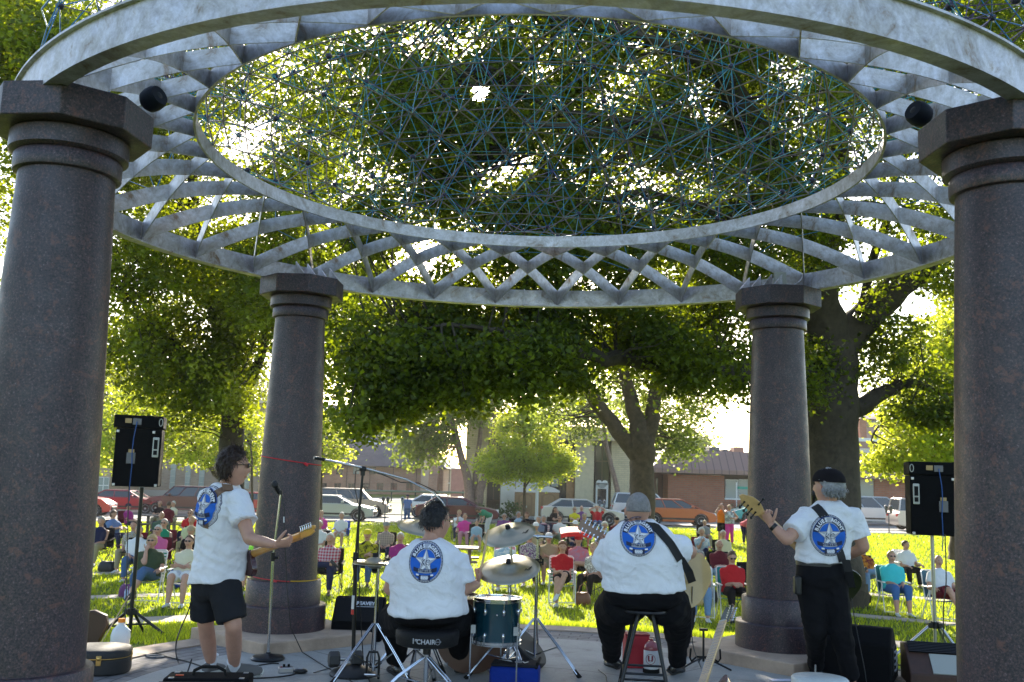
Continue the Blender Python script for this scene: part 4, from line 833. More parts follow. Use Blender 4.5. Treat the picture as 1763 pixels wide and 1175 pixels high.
def head_verts(b, M, n=22, k=18, fem=False, m=0, lip=1):
    rings = []
    for i in range(k+1):
        th = PI*i/k; th = min(max(th, .03), PI-.03); r = []
        for j in range(n):
            ph = 2*PI*(j+.5)/n-PI/2+PI; x, y, z = math.sin(th)*math.sin(ph), math.sin(th)*math.cos(ph), -math.cos(th)
            X_, Y_, Z_ = .078*x, .098*y, .122*z
            t = max(0, (-z-.05)/.95); X_ *= 1-(.34 if fem else .26)*t**1.2
            if y < 0: Y_ *= 1-.45*t
            else:
                Y_ *= .93; g = math.exp
                Y_ += .016*g(-(X_/.011)**2-((Z_-.002)/.026)**2)+.013*g(-(X_/.013)**2-((Z_+.018)/.011)**2)
                for s in (-1, 1): Y_ -= .009*g(-((X_-s*.031)/.016)**2-((Z_-.022)/.012)**2)
                Y_ += .004*g(-((Z_-.042)/.009)**2)*g(-(X_/.05)**2)+.006*g(-(X_/.022)**2-((Z_+.056)/.008)**2)+.010*g(-(X_/.024)**2-((Z_+.098)/.018)**2)
            r.append(Vector((X_, Y_, Z_)))
        rings.append(r)
    base = len(b.m); vb = len(b.v); b.loft(rings, m, M)
    for fi in range(base, len(b.f)):
        c = sum((Vector(rings[(v-vb)//n][(v-vb) % n]) for v in b.f[fi]), Vector())/len(b.f[fi])
        if abs(c.x) < .026 and abs(c.z+.056) < .0075 and c.y > 0: b.m[fi] = lip
    for s in (-1, 1):
        b.ell((s*.080, -.006, .002), (.010, .020, .031), m, M, 10, 7, X=Matrix.Rotation(s*-.35, 3, 'Z') @ Matrix.Rotation(.15, 3, 'X')); b.ell((s*.086, -.002, .004), (.006, .012, .02), lip, M, 8, 5)
def hair_mesh(M, style, seed=0, n=30, k=22):
    b = MB(); rings = []; R3 = {'short': (.089, .104, .112), 'full': (.098, .114, .122), 'bob': (.100, .113, .120), 'long': (.098, .112, .118), 'buzz': (.083, .0995, .108), 'rim': (.088, .102, .085), 'curly': (.108, .118, .126), 'shag': (.095, .112, .120)}[style]
    c = Vector((0, -.015, .020)); rough = {'curly': .012, 'buzz': .001, 'shag': .0045}.get(style, .006)
    for i in range(k+1):
        th = min(max(PI*i/k, .03), PI-.03); r = []
        for j in range(n):
            ph = 2*PI*j/n; d = Vector((math.sin(th)*math.sin(ph), math.sin(th)*math.cos(ph), -math.cos(th))); x, y, z = d
            nn = noise.noise(Vector((d.x*5+seed, d.y*5, d.z*(9 if style != 'curly' else 5))))*rough*1.5+noise.noise(Vector((d.x*14+seed, d.y*14, d.z*14)))*rough
            low = {'short': -.42, 'full': -.5, 'bob': -.95, 'long': -1.1, 'buzz': -.22, 'rim': -.45, 'curly': -.6, 'shag': -.8}[style]
            lim = low if y < -.1 else (low+(y+.1)*1.1 if style in ('bob', 'long') else -.15+max(0, y)*1.0 if y > .05 else low+.25)
            if y > .35: lim = max(lim, .30+(abs(x) < .75)*.12)
            f = 1.0 if z > lim else max(.62, 1-(lim-z)*3.5)
            if style == 'rim' and z > .25: f = max(.6, 1-(z-.25)*3)
            p = Vector((x*R3[0], y*R3[1], z*R3[2]))*f+d*nn*(1 if f == 1 else .2)
            if style in ('bob', 'long') and z < -.3 and y < .35: p.z *= 1.12; p.x *= 1.05
            r.append(c+p)
        rings.append(r)
    b.loft(rings, 0, M)
    if style == 'long':
        for s in (-1, 0, 1): b.tube([M @ Vector((s*.06, -.07, .0)), M @ Vector((s*.075, -.085, -.09)), M @ Vector((s*.08, -.075, -.18))], [.045, .045, .02], 8, rnd=True)
    return b
def hand(b, w, d, pn, side, curl=.5, s=1., n=6, thumb=.6, m=0):
    "d: hand direction, pn: palm normal (fingers curl towards it), side: +1 thumb on d x pn"
    d = Vector(d).normalized(); pn = (Vector(pn)-d*Vector(pn).dot(d)).normalized(); x = d.cross(pn)*side; w = Vector(w)
    rings = []
    for t, hw, th in ((-.02, .026, .020), (.015, .031, .018), (.045, .040, .016), (.075, .043, .014), (.092, .040, .011)):
        c = w+d*t*s; rings.append([c+x*math.cos(2*PI*j/10)*hw*s+pn*math.sin(2*PI*j/10)*th*s for j in range(10)])
    b.loft(rings, m)
    for k, (o, L) in enumerate(((.031, .070), (.011, .080), (-.010, .075), (-.030, .058))):
        p = w+(d*(.084-abs(o-.01)*.25)+x*o)*s; pts = [p]; a = curl*.6; cc = curl*(1+.08*k)
        for q, fr in enumerate((.45, .32, .23)):
            dv = d*math.cos(a)+pn*math.sin(a)+x*(o*.6); p = p+dv.normalized()*L*fr*s; pts.append(p); a += cc
        b.tube(pts, [.0092*s, .0088*s, .008*s, .0062*s], n, m, rnd=True)
    p = w+(d*.022+x*.030)*s; a = thumb; pts = [p]; dv = (d*.62+x*.75+pn*.25*a*2).normalized()
    for L, bend in ((.036, .25), (.034, .5), (.026, .6)):
        p = p+dv*L*s; pts.append(p); dv = (dv+pn*bend*a+d*.25).normalized()
    b.tube(pts, [.0125*s, .0115*s, .010*s, .007*s], n, m, rnd=True)
def wrinkle(me, amp, seed):
    co = []
    for v in me.vertices:
        p = v.co; q = Vector((p.x*3.2+seed, p.y*3.2, p.z*11+p.x*4)); a = noise.noise(q+Vector((noise.noise(p*5), 0, 0))*1.5); b_ = noise.noise(Vector((p.x*11+seed, p.y*9, p.z*5)))
        r = (1-abs(a)*2.6)*.8+(1-abs(b_)*2.6)*.35; co.append(p+v.normal*amp*max(-.6, r-.45))
    for v, c in zip(me.vertices, co): v.co = c
    me.update()
def strands(src, parent, m, HMc, n_=700, L=.06, seed=1, low=False):
    "locks of hair lying over the hair volume"
    rs = random.Random(seed); me = src.data; b = MB(); c = Vector(HMc.translation); vs = [v for v in me.vertices if (v.co-c).length > .088 and not (low and (v.co-c).z > .0)]
    for _ in range(n_):
        v = rs.choice(vs); p = v.co+Vector((rs.gauss(0, .006), rs.gauss(0, .006), rs.gauss(0, .006))); n1 = (p-c).normalized(); d = (Vector((0, 0, -1))-n1*(-n1.z)+Vector((rs.gauss(0, .35), rs.gauss(0, .35), rs.gauss(0, .2)))).normalized(); s = d.cross(n1).normalized()*rs.uniform(.0018, .0035); l = L*rs.uniform(.5, 1.2)
        p0 = p+n1*.001; p1 = p0+d*l*.45+n1*.004; p2 = p1+(d-n1*.35).normalized()*l*.35; p3 = p2+(d-n1*.5+Vector((rs.gauss(0, .3),)*3)).normalized()*l*.3
        b.add([p0-s, p0+s, p1-s, p1+s, p2-s*.8, p2+s*.8, p3], [(0, 1, 3, 2), (2, 3, 5, 4), (4, 5, 6)])
    o = b.build('hair_locks', m, src); return tag(o, kind='stuff')
def person(label, J, sp):
    "J: joints in world space; sp: look. Returns the body object"
    big = sp.get('fine', False); vx = .010 if big else .02; g = sp.get('g', 1.); o = sp.get('o') or Vector((J['pel'].x, J['pel'].y, min(J['al'].z, J['ar'].z)-.08))
    J = {k: (v-o if isinstance(v, Vector) and k not in ('hf', 'bend', 'hup', 'pnl', 'pnr', 'hdl', 'hdr') else v) for k, v in J.items()}
    S_ = J.get('s', 1.); fem = sp.get('fem', False); ar = sp.get('arm', 1.)*S_; belly = sp.get('belly', 0)
    gl = 1+(g-1)*.6
    b = MB(); b.loft(torso_rings(J, g, .93, -.006, belly=belly)); hc = J['head']; hf = Vector(J['hf']).normalized(); hup = Vector(J.get('hup', (0, 0, 1)))
    up = (J['neck']-J['pel']).normalized(); nb = J['neck']-up*.05
    seg(b, nb, hc-Vector((0, 0, .05))-hf*.015, .062*S_, .055*S_, 14)
    for s, e, w in (('sl', 'el', 'wl'), ('sr', 'er', 'wr')):
        b.ell(J[s], .060*ar, n=12, k=8); seg(b, J[s], J[e], .053*ar, .043*ar, bulge=.004); seg(b, J[e], J[w], .044*ar, .027*ar, bulge=.004)
    for h_, k_, a_ in (('hl', 'kl', 'al'), ('hr', 'kr', 'ar')):
        seg(b, J[h_], J[k_], .080*gl, .058*gl); seg(b, J[k_], J[a_], .055*gl, .038, bulge=.010); 
    tops = []
    # top
    t = MB(); hem = sp.get('hem', -.14); loose = sp.get('loose', .016)
    t.loft(torso_rings(J, g, 1.0, loose, hem=hem, t1=.96, belly=belly)+torso_rings(J, g, 1.0, loose*.6, t0=.99, t1=1.0))
    sl = sp.get('sleeve', .62)
    for s, e, w in (('sl', 'el', 'wl'), ('sr', 'er', 'wr')):
        if sl <= 0: continue
        a, c = J[s], J[e]; t.ell(a, .064*ar+loose*.5, n=14, k=9)
        q = a.lerp(c, min(1, sl)); mp = (J['pel'].lerp(J['neck'], .78)); t.tube([mp.lerp(a, .5), a, a.lerp(q, .5), q], [.070*ar, .064*ar+loose*.8, .062*ar+loose*.9, .060*ar+loose*1.0], 14)
        if sl > 1: t.tube([a.lerp(c, .6), c, c.lerp(J[w], .5), c.lerp(J[w], .93)], [.062*ar+loose, .056*ar+loose, .046*ar+loose*.6, .036*ar+loose*.4], 12)
    # bottom
    p = MB(); p.loft(torso_rings(J, g, 1.0, .006, t0=-.2, t1=.21, belly=belly*.6)); bl = sp.get('bottom', 'pants'); leg = sp.get('leg', 1.)
    for h_, k_, a_ in (('hl', 'kl', 'al'), ('hr', 'kr', 'ar')):
        if bl == 'shorts':
            q = J[h_].lerp(J[k_], .88); p.tube([J[h_], J[h_].lerp(q, .5), q], [.10*gl*leg, .098*gl*leg, .094*gl*leg], 14, rnd=False); p.ell(J[h_], .092*gl*min(leg, 1.1))
        else:
            seg(p, J[h_], J[k_], .097*gl*leg, .074*gl*leg, bulge=.004)
            e = J[k_].lerp(J[a_], .55 if bl == 'capri' else .93); p.tube([J[k_], J[k_].lerp(e, .35), J[k_].lerp(e, .7), e], [.074*gl*leg, .070*gl*leg**.7, .062*gl**.5*leg**.5, (.062 if big else .056)*(leg**.35)*(gl**.3)], 12, rnd=False); p.ell(J[k_], .074*gl*leg)
    fused = fuse([b, t, p], [vx*.9, vx, vx], [3 if big else 2, 4 if big else 2, 3])
    if big: wrinkle(fused[1], sp.get('wr', .009), len(label)); wrinkle(fused[2], .007, 3.)
    # skin: fused body + detailed head + hands in one mesh
    fb = MB(); me = fused[0]; fb.add([v.co.copy() for v in me.vertices], [tuple(q.vertices) for q in me.polygons], 0)
    HM = LM(hc, y=hf, z=hup) if False else None
    y = hf; z = (hup-y*hup.dot(y)).normalized(); x = y.cross(z); hs = J.get('hs', 1.)
    HM = Matrix(((x.x*hs, y.x*hs, z.x*hs, hc.x), (x.y*hs, y.y*hs, z.y*hs, hc.y), (x.z*hs, y.z*hs, z.z*hs, hc.z), (0, 0, 0, 1)))
    head_verts(fb, HM, *((44, 36) if big else (20, 18)), fem=fem)
    for e, w, sd, cu, pn in (('el', 'wl', -1, sp.get('curl_l', .45), J.get('pnl')), ('er', 'wr', 1, sp.get('curl_r', .45), J.get('pnr'))):
        d = J.get('hd'+w[1]) or (J[w]-J[e]); pn = pn or Vector((0, 0, -1)); hand(fb, J[w], d, pn, sd*sp.get('thside', 1), cu, J.get('hands', 1.)*.98, 8 if big else 5)
    for a_, t_ in (('al', 'tl'), ('ar', 'tr')):
        pass
    body = fb.build('person', skinm(sp.get('skin', 'a')), ang=70); body.location = o; tag(body, label, 'person', sp.get('group'))
    bpy.data.meshes.remove(me)
    top = link({'tee': 'tshirt', 'shirt': 'shirt', 'tank': 'tank_top', 'jacket': 'jacket'}[sp.get('topname', 'shirt')], fused[1], sp['top'], body)
    bot = link({'pants': 'trousers', 'shorts': 'shorts', 'capri': 'capri_trousers'}[bl], fused[2], sp['bot'], body)
    if sp.get('shoe', 1) is not None:
        for a_, t_, k_ in (('al', 'tl', 'kl'), ('ar', 'tr', 'kr')):
            A, T = J[a_], J[t_]; d = (T-A); f = d.normalized(); dn = (A-J[k_]).normalized(); dn = (dn-f*dn.dot(f)).normalized() if abs(dn.dot(f)) < .97 else Vector((0, 0, -1)); wv = f.cross(dn)
            Ln = .265*S_*sp.get('foot', 1.); heel = A-f*.065+dn*.0; sb = MB(); rings = []
            for t, wd, ht in ((0, .022, .055), (.04, .034, .075), (.2, .038, .085), (.4, .040, .070), (.6, .046, .050), (.8, .045, .040), (.95, .032, .03), (1, .015, .02)):
                c = heel+f*Ln*t; ring = [c+wv*math.cos(2*PI*j/12)*wd+dn*(.080-ht*.5*(1+math.sin(2*PI*j/12))) for j in range(12)]
                rings.append(ring)
            sb.loft(rings); so_ = sb.build('shoe', sp.get('shoem') or mat('white_sneaker', (.62, .62, .62), .6), body)
            sb = MB(); sb.loft([[heel+f*Ln*t+wv*s*wd+dn*dz for (s, dz) in ((-1, .062), (1, .062), (1, .080), (-1, .080))] for t, wd in ((-.02, .026), (.1, .038), (.35, .038), (.65, .047), (.85, .044), (1.01, .018))])
            sb.build('sole', sp.get('sole') or mat('dark_sole', (.03, .03, .03), .8), so_)
            if sp.get('sock'):
                sb = MB(); sb.tube([A-dn*.0+dn*.03, A-dn*.06], [.043, .043*1.0], 14); sb.build('sock', mat('white_sock', (.72, .73, .76), .9), body)
    if sp.get('hair'):
        hb = hair_mesh(HM, sp['hair'], seed=len(label)*1.7, n=48 if big else 26, k=34 if big else 20); ho = hb.build('hair', sp['hairm'], body, ang=80)
        if big and sp['hair'] != 'buzz': strands(ho, body, sp['hairm'], HM, 1100, sp.get('lock', .03), 4, bool(sp.get('hat')))
    if sp.get('glasses'):
        gb = MB(); gm = mat('black_sunglass', (.008, .008, .01), .1, spec=.8)
        for s in (-1, 1):
            gb.ell((s*.033, .094, .022), (.027, .008, .018), 0, HM, 10, 7); gb.tube([HM @ Vector((s*.058, .088, .028)), HM @ Vector((s*.082, .03, .024)), HM @ Vector((s*.084, -.01, .018))], .003*hs, 5)
        gb.tube([HM @ Vector((-.01, .100, .026)), HM @ Vector((.01, .100, .026))], .003*hs, 5); gb.build('sunglasses', gm, body)
    else:
        eb = MB()
        for s in (-1, 1): eb.ell((s*.031, .082, .022), (.012, .007, .0065), 0, HM, 8, 6)
        eb.build('eyes', mat('dark_eye', (.03, .02, .018), .3), body)
    hat = sp.get('hat')
    if hat:
        cb_ = MB(); rr = []
        for i in range(9):
            th = PI/2*i/8; rr.append([Vector((.101*math.cos(th)**.8*math.sin(2*PI*j/24) if i < 8 else 0, .121*math.cos(th)**.8*math.cos(2*PI*j/24)-.014 if i < 8 else -.012, .040+.100*math.sin(th))) for j in range(24)])
        cb_.loft(rr, 0, HM)
        if hat != 'beret' and hat != 'back':
            br = []
            for (y0, hw, z) in ((.07, .085, .052), (.12, .075, .050), (.155, .055, .042), (.17, .02, .036)): br.append([Vector((s*hw, y0-(abs(s)*.012), z+dz-.012*abs(s))) for s, dz in ((-1, -.004), (-.5, -.004), (0, -.004), (.5, -.004), (1, -.004), (1, .004), (.5, .004), (0, .004), (-.5, .004), (-1, .004))])
            if hat == 'brim': cb_.lathe([(.06, .04), (.17, .03), (.172, .036), (.06, .05)], n=24, M=HM, cap=False)
            else: cb_.loft(br, 0, HM)
        cb_.build('cap', sp['hatm'], body)
    return body, top, bot, HM, o
def ik(a, c, l1, l2, pole):
    d = c-a; L = min(d.length, (l1+l2)*.999); dn = d.normalized(); c2 = a+dn*L; x = (l1*l1-l2*l2+L*L)/(2*L); h = math.sqrt(max(l1*l1-x*x, 0)); p = (pole-dn*pole.dot(dn)).normalized(); return a+dn*x+p*h, c2
def pose(kind, base, ang, sc=1., lean=.15, legs='down', arms='lap', hyaw=0., hpitch=0., sh=.40, g=1., side=1):
    f = Vector((math.sin(ang), -math.cos(ang), 0)); L = Vector((0, 0, 1)).cross(f); u = Vector((0, 0, 1)); B = Vector(base); J = {'s': sc}
    if kind == 'sit':
        P = B+u*(sh+.10); sp = (u*math.cos(lean)-f*math.sin(lean))
        J['pel'] = P; N = J['neck'] = P+sp*.50*sc; S0 = P+sp*.372*sc
        J['hl'] = P+L*.085*g**.3; J['hr'] = P-L*.085*g**.3
        for s, q in ((1, 'l'), (-1, 'r')):
            k = P+f*.42*sc+L*s*.13+u*.02; a = k+f*.06-u*(k.z-B.z-.085)
            if legs == 'ext': a = B+f*.72+L*s*.09+u*.09
            if legs == 'back': a = B+f*.30+L*s*.08+u*.09
            J['k'+q] = k; J['a'+q] = a; J['t'+q] = a+f*.2+L*s*.03
        if legs in ('cross', 'ankle'):
            q = 'l' if side > 0 else 'r'; s = side
            if legs == 'cross': k = P+f*.43*sc+L*s*.03+u*.12; a = k+f*.12-L*s*.14-u*.36
            else: k = P+f*.36*sc+L*s*.20+u*.10; a = P+f*.42-L*s*.14+u*.14
            J['k'+q] = k; J['a'+q] = a; J['t'+q] = a+(f*.15-L*s*.08-u*.08 if legs == 'cross' else -L*s*.12-u*.1+f*.08)
    elif kind == 'stand':
        P = B+u*.90*sc; sp = (u*math.cos(lean)-f*math.sin(lean)); J['pel'] = P; N = J['neck'] = P+sp*.50*sc; S0 = P+sp*.445*sc; J['hl'] = P+L*.085; J['hr'] = P-L*.085
        for s, q in ((1, 'l'), (-1, 'r')): J['k'+q] = B+u*.47*sc+L*s*.095+f*.015; J['a'+q] = B+u*.085+L*s*.11; J['t'+q] = J['a'+q]+f*.2+L*s*.05
    elif kind == 'bend':
        P = B+u*.88*sc-f*.12; sp = (u*math.cos(1.15)+f*math.sin(1.15)); J['pel'] = P; N = J['neck'] = P+sp*.50*sc; S0 = P+sp*.445*sc; J['hl'] = P+L*.085; J['hr'] = P-L*.085
        for s, q in ((1, 'l'), (-1, 'r')): J['k'+q] = B+u*.47*sc+L*s*.095; J['a'+q] = B+u*.085+L*s*.11; J['t'+q] = J['a'+q]+f*.2
    sw = .166*sc*(g**.3)
    J['sl'] = S0+L*sw; J['sr'] = S0-L*sw; J['gtop'] = .0
    hf = (f*math.cos(hyaw)+L*math.sin(hyaw)); hf = (hf*math.cos(hpitch)+u*math.sin(hpitch)).normalized(); J['hf'] = hf
    J['head'] = N+(u if kind != 'bend' else (u*.3+f*.9).normalized())*.142*sc+hf*.02; J['hs'] = sc
    if kind == 'bend': J['hf'] = (f*.5-u*.8).normalized(); J['hup'] = (f*.8+u*.5).normalized()
    am = arms if isinstance(arms, tuple) else (arms, arms)
    for s, q, A in ((1, 'l', am[0]), (-1, 'r', am[1])):
        pn = -u; dflt = -u*1.0-f*.35+L*s*.22
        if A == 'lap': w = P+f*.28*sc+L*s*.09+u*.11; pn = -u
        elif A == 'clasp': w = P+f*.27+L*s*.05+u*.17; pn = -f-u*.4
        elif A == 'rest': w = P+f*.27+L*s*.27+u*.15
        elif A == 'face': w = N+f*.17+L*s*.05-u*.01; pn = -f; dflt = -u+L*s*.2
        elif A == 'fold': w = P+f*.22-L*s*.08+u*.22; pn = -f
        elif A == 'up': w = N+L*s*.13+u*.19-f*.02; pn = f; dflt = L*s+u*.3
        elif A == 'side': w = P+L*s*.27-u*.02+f*.05; pn = -L*s; dflt = -f
        elif A == 'phone': w = N+f*.30+L*s*.05-u*.14; pn = -f
        elif A == 'cam': w = N+f*.22+L*s*.07+u*.10; pn = -f; dflt = L*s*.6-u
        elif A == 'hip': w = P+L*s*.19+u*.12; dflt = L*s-f*.4; pn = L*-s
        elif A == 'down': w = S0-u*.5+f*.06+L*s*.16; dflt = -f
        elif A == 'table': w = P+f*.40+L*s*.10+u*.26; pn = -u
        e, w = ik(J['s'+q], w, .285*sc, .25*sc, dflt); J['e'+q] = e; J['w'+q] = w; J['pn'+q] = pn
        if A in ('lap', 'rest', 'fold', 'clasp', 'table'): J['hd'+q] = (w-e)*.7-u*.08+f*.1*(A == 'lap')
        if A == 'face': J['hd'+q] = u*.8+f*-.2-L*s*.3
        if A in ('cam', 'phone'): J['hd'+q] = u*.6-L*s*.5+f*.1
    return J
# ================================================================ the band
def FT(px, py, up=.085): return ST(px, py)+Vector((0, 0, up))
tee = cloth((.78, .79, .83)); blackcl = cloth((.010, .010, .012)); greysh = cloth((.022, .023, .027)); blackshoe = mat('black_leather', (.008, .008, .009), .25, coat=.3); chrome = mat('chrome', (.62, .63, .65), .16, 1.); blackm = mat('black_metal', (.012, .012, .013), .35, .3)
wood = mat('maple_wood', (.55, .34, .13), .35, var=.25, vs=9, coat=.4); amberwood = mat('amber_maple', (.62, .30, .05), .3, var=.2, vs=7, coat=.5)
LOGO = [mat('print_navy', (.02, .03, .08), .8), mat('print_blue', (.01, .12, .55), .8), mat('print_silver', (.42, .44, .50), .75), mat('print_white', (.78, .79, .84), .8), mat('print_grey', (.20, .21, .27), .8)]
def badge(shirt, o, ctr, nrm, upv, w, h):
    "oval star badge printed on the back of the shirt: flat artwork laid onto the cloth surface"
    n_ = Vector(nrm).normalized(); u_ = (Vector(upv)-n_*Vector(upv).dot(n_)).normalized(); x_ = u_.cross(n_); c = Vector(ctr)-o
    me = shirt.data; bv = BVHTree.FromPolygons([v.co for v in me.vertices], [tuple(p.vertices) for p in me.polygons]); out = MB(); layer = [0]
    def put(pts, faces, m, div=True):
        bm = bmesh.new(); vs = [bm.verts.new((p[0], p[1], 0)) for p in pts]
        for f in faces:
            try: bm.faces.new([vs[i] for i in f])
            except ValueError: pass
        if div:
            bmesh.ops.triangulate(bm, faces=bm.faces[:])
            for _ in range(5):
                E_ = [e for e in bm.edges if e.calc_length() > .035]
                if not E_: break
                bmesh.ops.subdivide_edges(bm, edges=E_, cuts=1); bmesh.ops.triangulate(bm, faces=bm.faces[:])
        bm.verts.index_update(); V = []; layer[0] += (1 if div else 0)
        for v in bm.verts:
            q = c+x_*v.co.x*w+u_*v.co.y*h; hit = bv.ray_cast(q+n_*.5, -n_, 1.2); V.append((hit[0] if hit[0] is not None else q)+n_*(.0015+.00045*layer[0]+(0 if div else .0006)))
        out.add(V, [tuple(a.index for a in f.verts) for f in bm.faces], m); bm.free()
    def ov(r, k=48, a0=0, a1=2*PI): return [(r*math.cos(a0+(a1-a0)*i/k), r*math.sin(a0+(a1-a0)*i/k)) for i in range(k+1)]
    def band(r0, r1, m, k=48, a0=0, a1=2*PI): A, B_ = ov(r0, k, a0, a1), ov(r1, k, a0, a1); put(A+B_, [(i, i+1, k+2+i, k+1+i) for i in range(k)], m)
    band(.485, .50, 0); band(.462, .469, 0)
    for i in range(40):
        a = 2*PI*i/40; band(.470, .484, 4, 2, a, a+.06)
    pts = ov(.45, 48)[:-1]; put(pts+[(0, 0)], [(i, (i+1) % 48, 48) for i in range(48)], 1)
    band(.30, .445, 0, 30, R(12), R(168)); band(.285, .302, 2, 30, R(14), R(166)); band(.31, .435, 2, 8, R(74), R(106))
    def star(r, ri, cy, m):
        P = []
        for i in range(10): a = PI/2+i*PI/5; q = r if i % 2 == 0 else ri; P.append((q*math.cos(a), cy+q*math.sin(a)))
        put(P+[(0, cy)], [(i, (i+1) % 10, 10) for i in range(10)], m)
    star(.335, .145, -.02, 4); star(.315, .135, -.02, 2)
    for i in range(5):
        a = PI/2+i*2*PI/5; put([(0, -.02), (.30*math.cos(a), -.02+.30*math.sin(a)), (.12*math.cos(a+PI/5), -.02+.12*math.sin(a+PI/5))], [(0, 1, 2)], 3)
    def rb(x0, x1, y, hh, cv, m, k=16):
        A = []; B_ = []
        for i in range(k+1): x = x0+(x1-x0)*i/k; dy = cv*(x/.3)**2; A.append((x, y-hh/2+dy)); B_.append((x, y+hh/2+dy))
        put(A+B_, [(i, i+1, k+2+i, k+1+i) for i in range(k)], m)
    rb(-.34, .34, -.235, .095, .045, 0); rb(-.20, .20, -.238, .082, .045, 2); rb(-.26, .26, -.37, .03, .05, 0); rb(-.17, .17, -.385, .12, .03, 0); rb(-.10, .10, -.385, .1, .03, 2); rb(-.25, -.17, -.33, .04, 0.03, 3); rb(.17, .25, -.33, .04, .03, 3)
    def arc_text(s, r, a0, a1, sz, m, down=False):
        for i, chh in enumerate(s):
            if chh == ' ': continue
            a = a0+(a1-a0)*i/(len(s)-1); V, Fs = textmesh(chh, sz, .006); ca, sa = math.cos(a-PI/2), math.sin(a-PI/2)
            put([(r*math.cos(a)+p[0]*ca-p[1]*sa, r*math.sin(a)+p[0]*sa+p[1]*ca) for p in V], Fs, m, False)
    arc_text('BLUES AGENT', .37, R(157), R(23), .125, 3)
    def flat_text(s, y, sz, cv, m, sx=1.):
        V, Fs = textmesh(s, sz, .003); put([(p[0]*sx, y+p[1]+cv*(p[0]*sx/.3)**2) for p in V], Fs, m, False)
    flat_text('RHYTHM & BLUES', -.235, .075, .045, 0, .82); flat_text('BAND', -.385, .08, .03, 3, 1.0)
    flat_text('KC', -.035, .235, 0, 3, .95); flat_text('KC', -.035, .205, 0, 0, .95)
    return out.build('badge_print', LOGO, shirt, smooth=False)
def strap(name, pts, wid, m, parent, facing, thick=.004):
    b = MB(); rings = []; pts = [Vector(p) for p in pts]
    for i, p in enumerate(pts):
        d = (pts[min(i+1, len(pts)-1)]-pts[max(i-1, 0)]).normalized(); n_ = facing[i] if isinstance(facing, list) else facing; s = d.cross(n_).normalized(); q = s.cross(d)
        rings.append([p+s*wid/2, p+s*wid/2+q*thick, p-s*wid/2+q*thick, p-s*wid/2])
    b.loft(rings); return b.build(name, m, parent, smooth=False)
def strap_over(shirt, o, pts, nrm, wid, m, name='guitar_strap', off=.004, n_=24, parent=None):
    "band that follows the cloth: points are dropped onto the shirt along the normal"
    me = shirt.data; bv = BVHTree.FromPolygons([v.co for v in me.vertices], [tuple(p.vertices) for p in me.polygons]); P = []; nn = Vector(nrm).normalized()
    b = MB(); rings = []; last = None
    for i in range(n_+1):
        t = i/n_*(len(pts)-1); j = min(int(t), len(pts)-2); q = Vector(pts[j]).lerp(Vector(pts[j+1]), t-j)-o; d = (Vector(pts[j+1])-Vector(pts[j])).normalized(); s = d.cross(nn).normalized(); row = []
        for k in (-1, -.33, .33, 1):
            z = q+s*k*wid/2; hit = bv.ray_cast(z+nn*.5, -nn, .9); last = hit[0].dot(nn) if hit[0] is not None else last; row.append((hit[0] if hit[0] is not None else z+nn*((last-z.dot(nn)) if last is not None else 0))+nn*off)
        # keep the band from diving where it leaves the shirt
        mx = max((p.dot(nn) for p in row)); row = [p+nn*max(0, (mx-p.dot(nn)-.02)) for p in row]; rings.append(row+[p+nn*.004 for p in row[::-1]])
    b.loft(rings); ob = b.build(name, m, parent if parent is not None else shirt, smooth=True); return ob
sneaker = mat('grey_canvas_shoe', (.13, .125, .12), .9); wsole = mat('white_rubber_sole', (.62, .62, .58), .6)
darkhair = mat('dark_brown_hair', (.045, .024, .016), .5, var=.5, vs=30, bump=.8, bs=60); blackhair = mat('black_hair', (.012, .010, .011), .35, var=.4, vs=30, bump=.8, bs=60); greybuzz = mat('grey_buzz_hair', (.25, .235, .235), .8, var=.3, vs=40, bump=.5, bs=120); greyhair = mat('grey_hair', (.30, .30, .31), .6, var=.45, vs=25, bump=.7, bs=60)

# ---- standing guitarist, left
fw = Vector((.74, .67, 0)).normalized(); rt = Vector((fw.y, -fw.x, 0))
J = dict(pel=U(371, 1000, 7.12), neck=U(389, 832, 7.05), sl=U(362, 858, 7.20), sr=U(410, 862, 6.92), el=U(372, 945, 7.38), er=U(429, 928, 6.78), wl=U(412, 968, 7.42), wr=U(474, 938, 6.62),
         hl=U(357, 1005, 7.18), hr=U(386, 1005, 7.05), kl=U(354, 1075, 7.22), kr=U(402, 1078, 7.0), al=FT(362, 1160), ar=FT(402, 1166), tl=FT(392, 1150), tr=FT(440, 1168), head=U(404, 806, 7.0), hf=Vector((.97, .18, -.03)), hup=Vector((.1, 0, 1)), hs=1.06,
         pnr=Vector((.3, .5, .6)), hdr=Vector((.85, .05, .12)), s=1.0)
G1 = person('person in white band tee and black shorts standing with a fender-shaped guitar, profile to the right'.replace('fender-shaped ', ''), J, dict(fine=True, o=Vector((U(380, 1150, 7.1).x, 7.1, 0)), top=tee, topname='tee', bot=greysh, bottom='shorts', leg=1.12, g=1.06, hair='shag', lock=.05, hairm=darkhair, glasses=True, skin='a', shoem=sneaker, sole=wsole, sock=True, sleeve=.60, loose=.034, hem=-.02, curl_r=1.0, thside=1, belly=.03, group=None))
badge(G1[1], G1[4], U(356, 872, 6.95), -fw*.95-rt*.1+Vector((0, 0, .1)), Vector((0, 0, 1)), .25, .30)
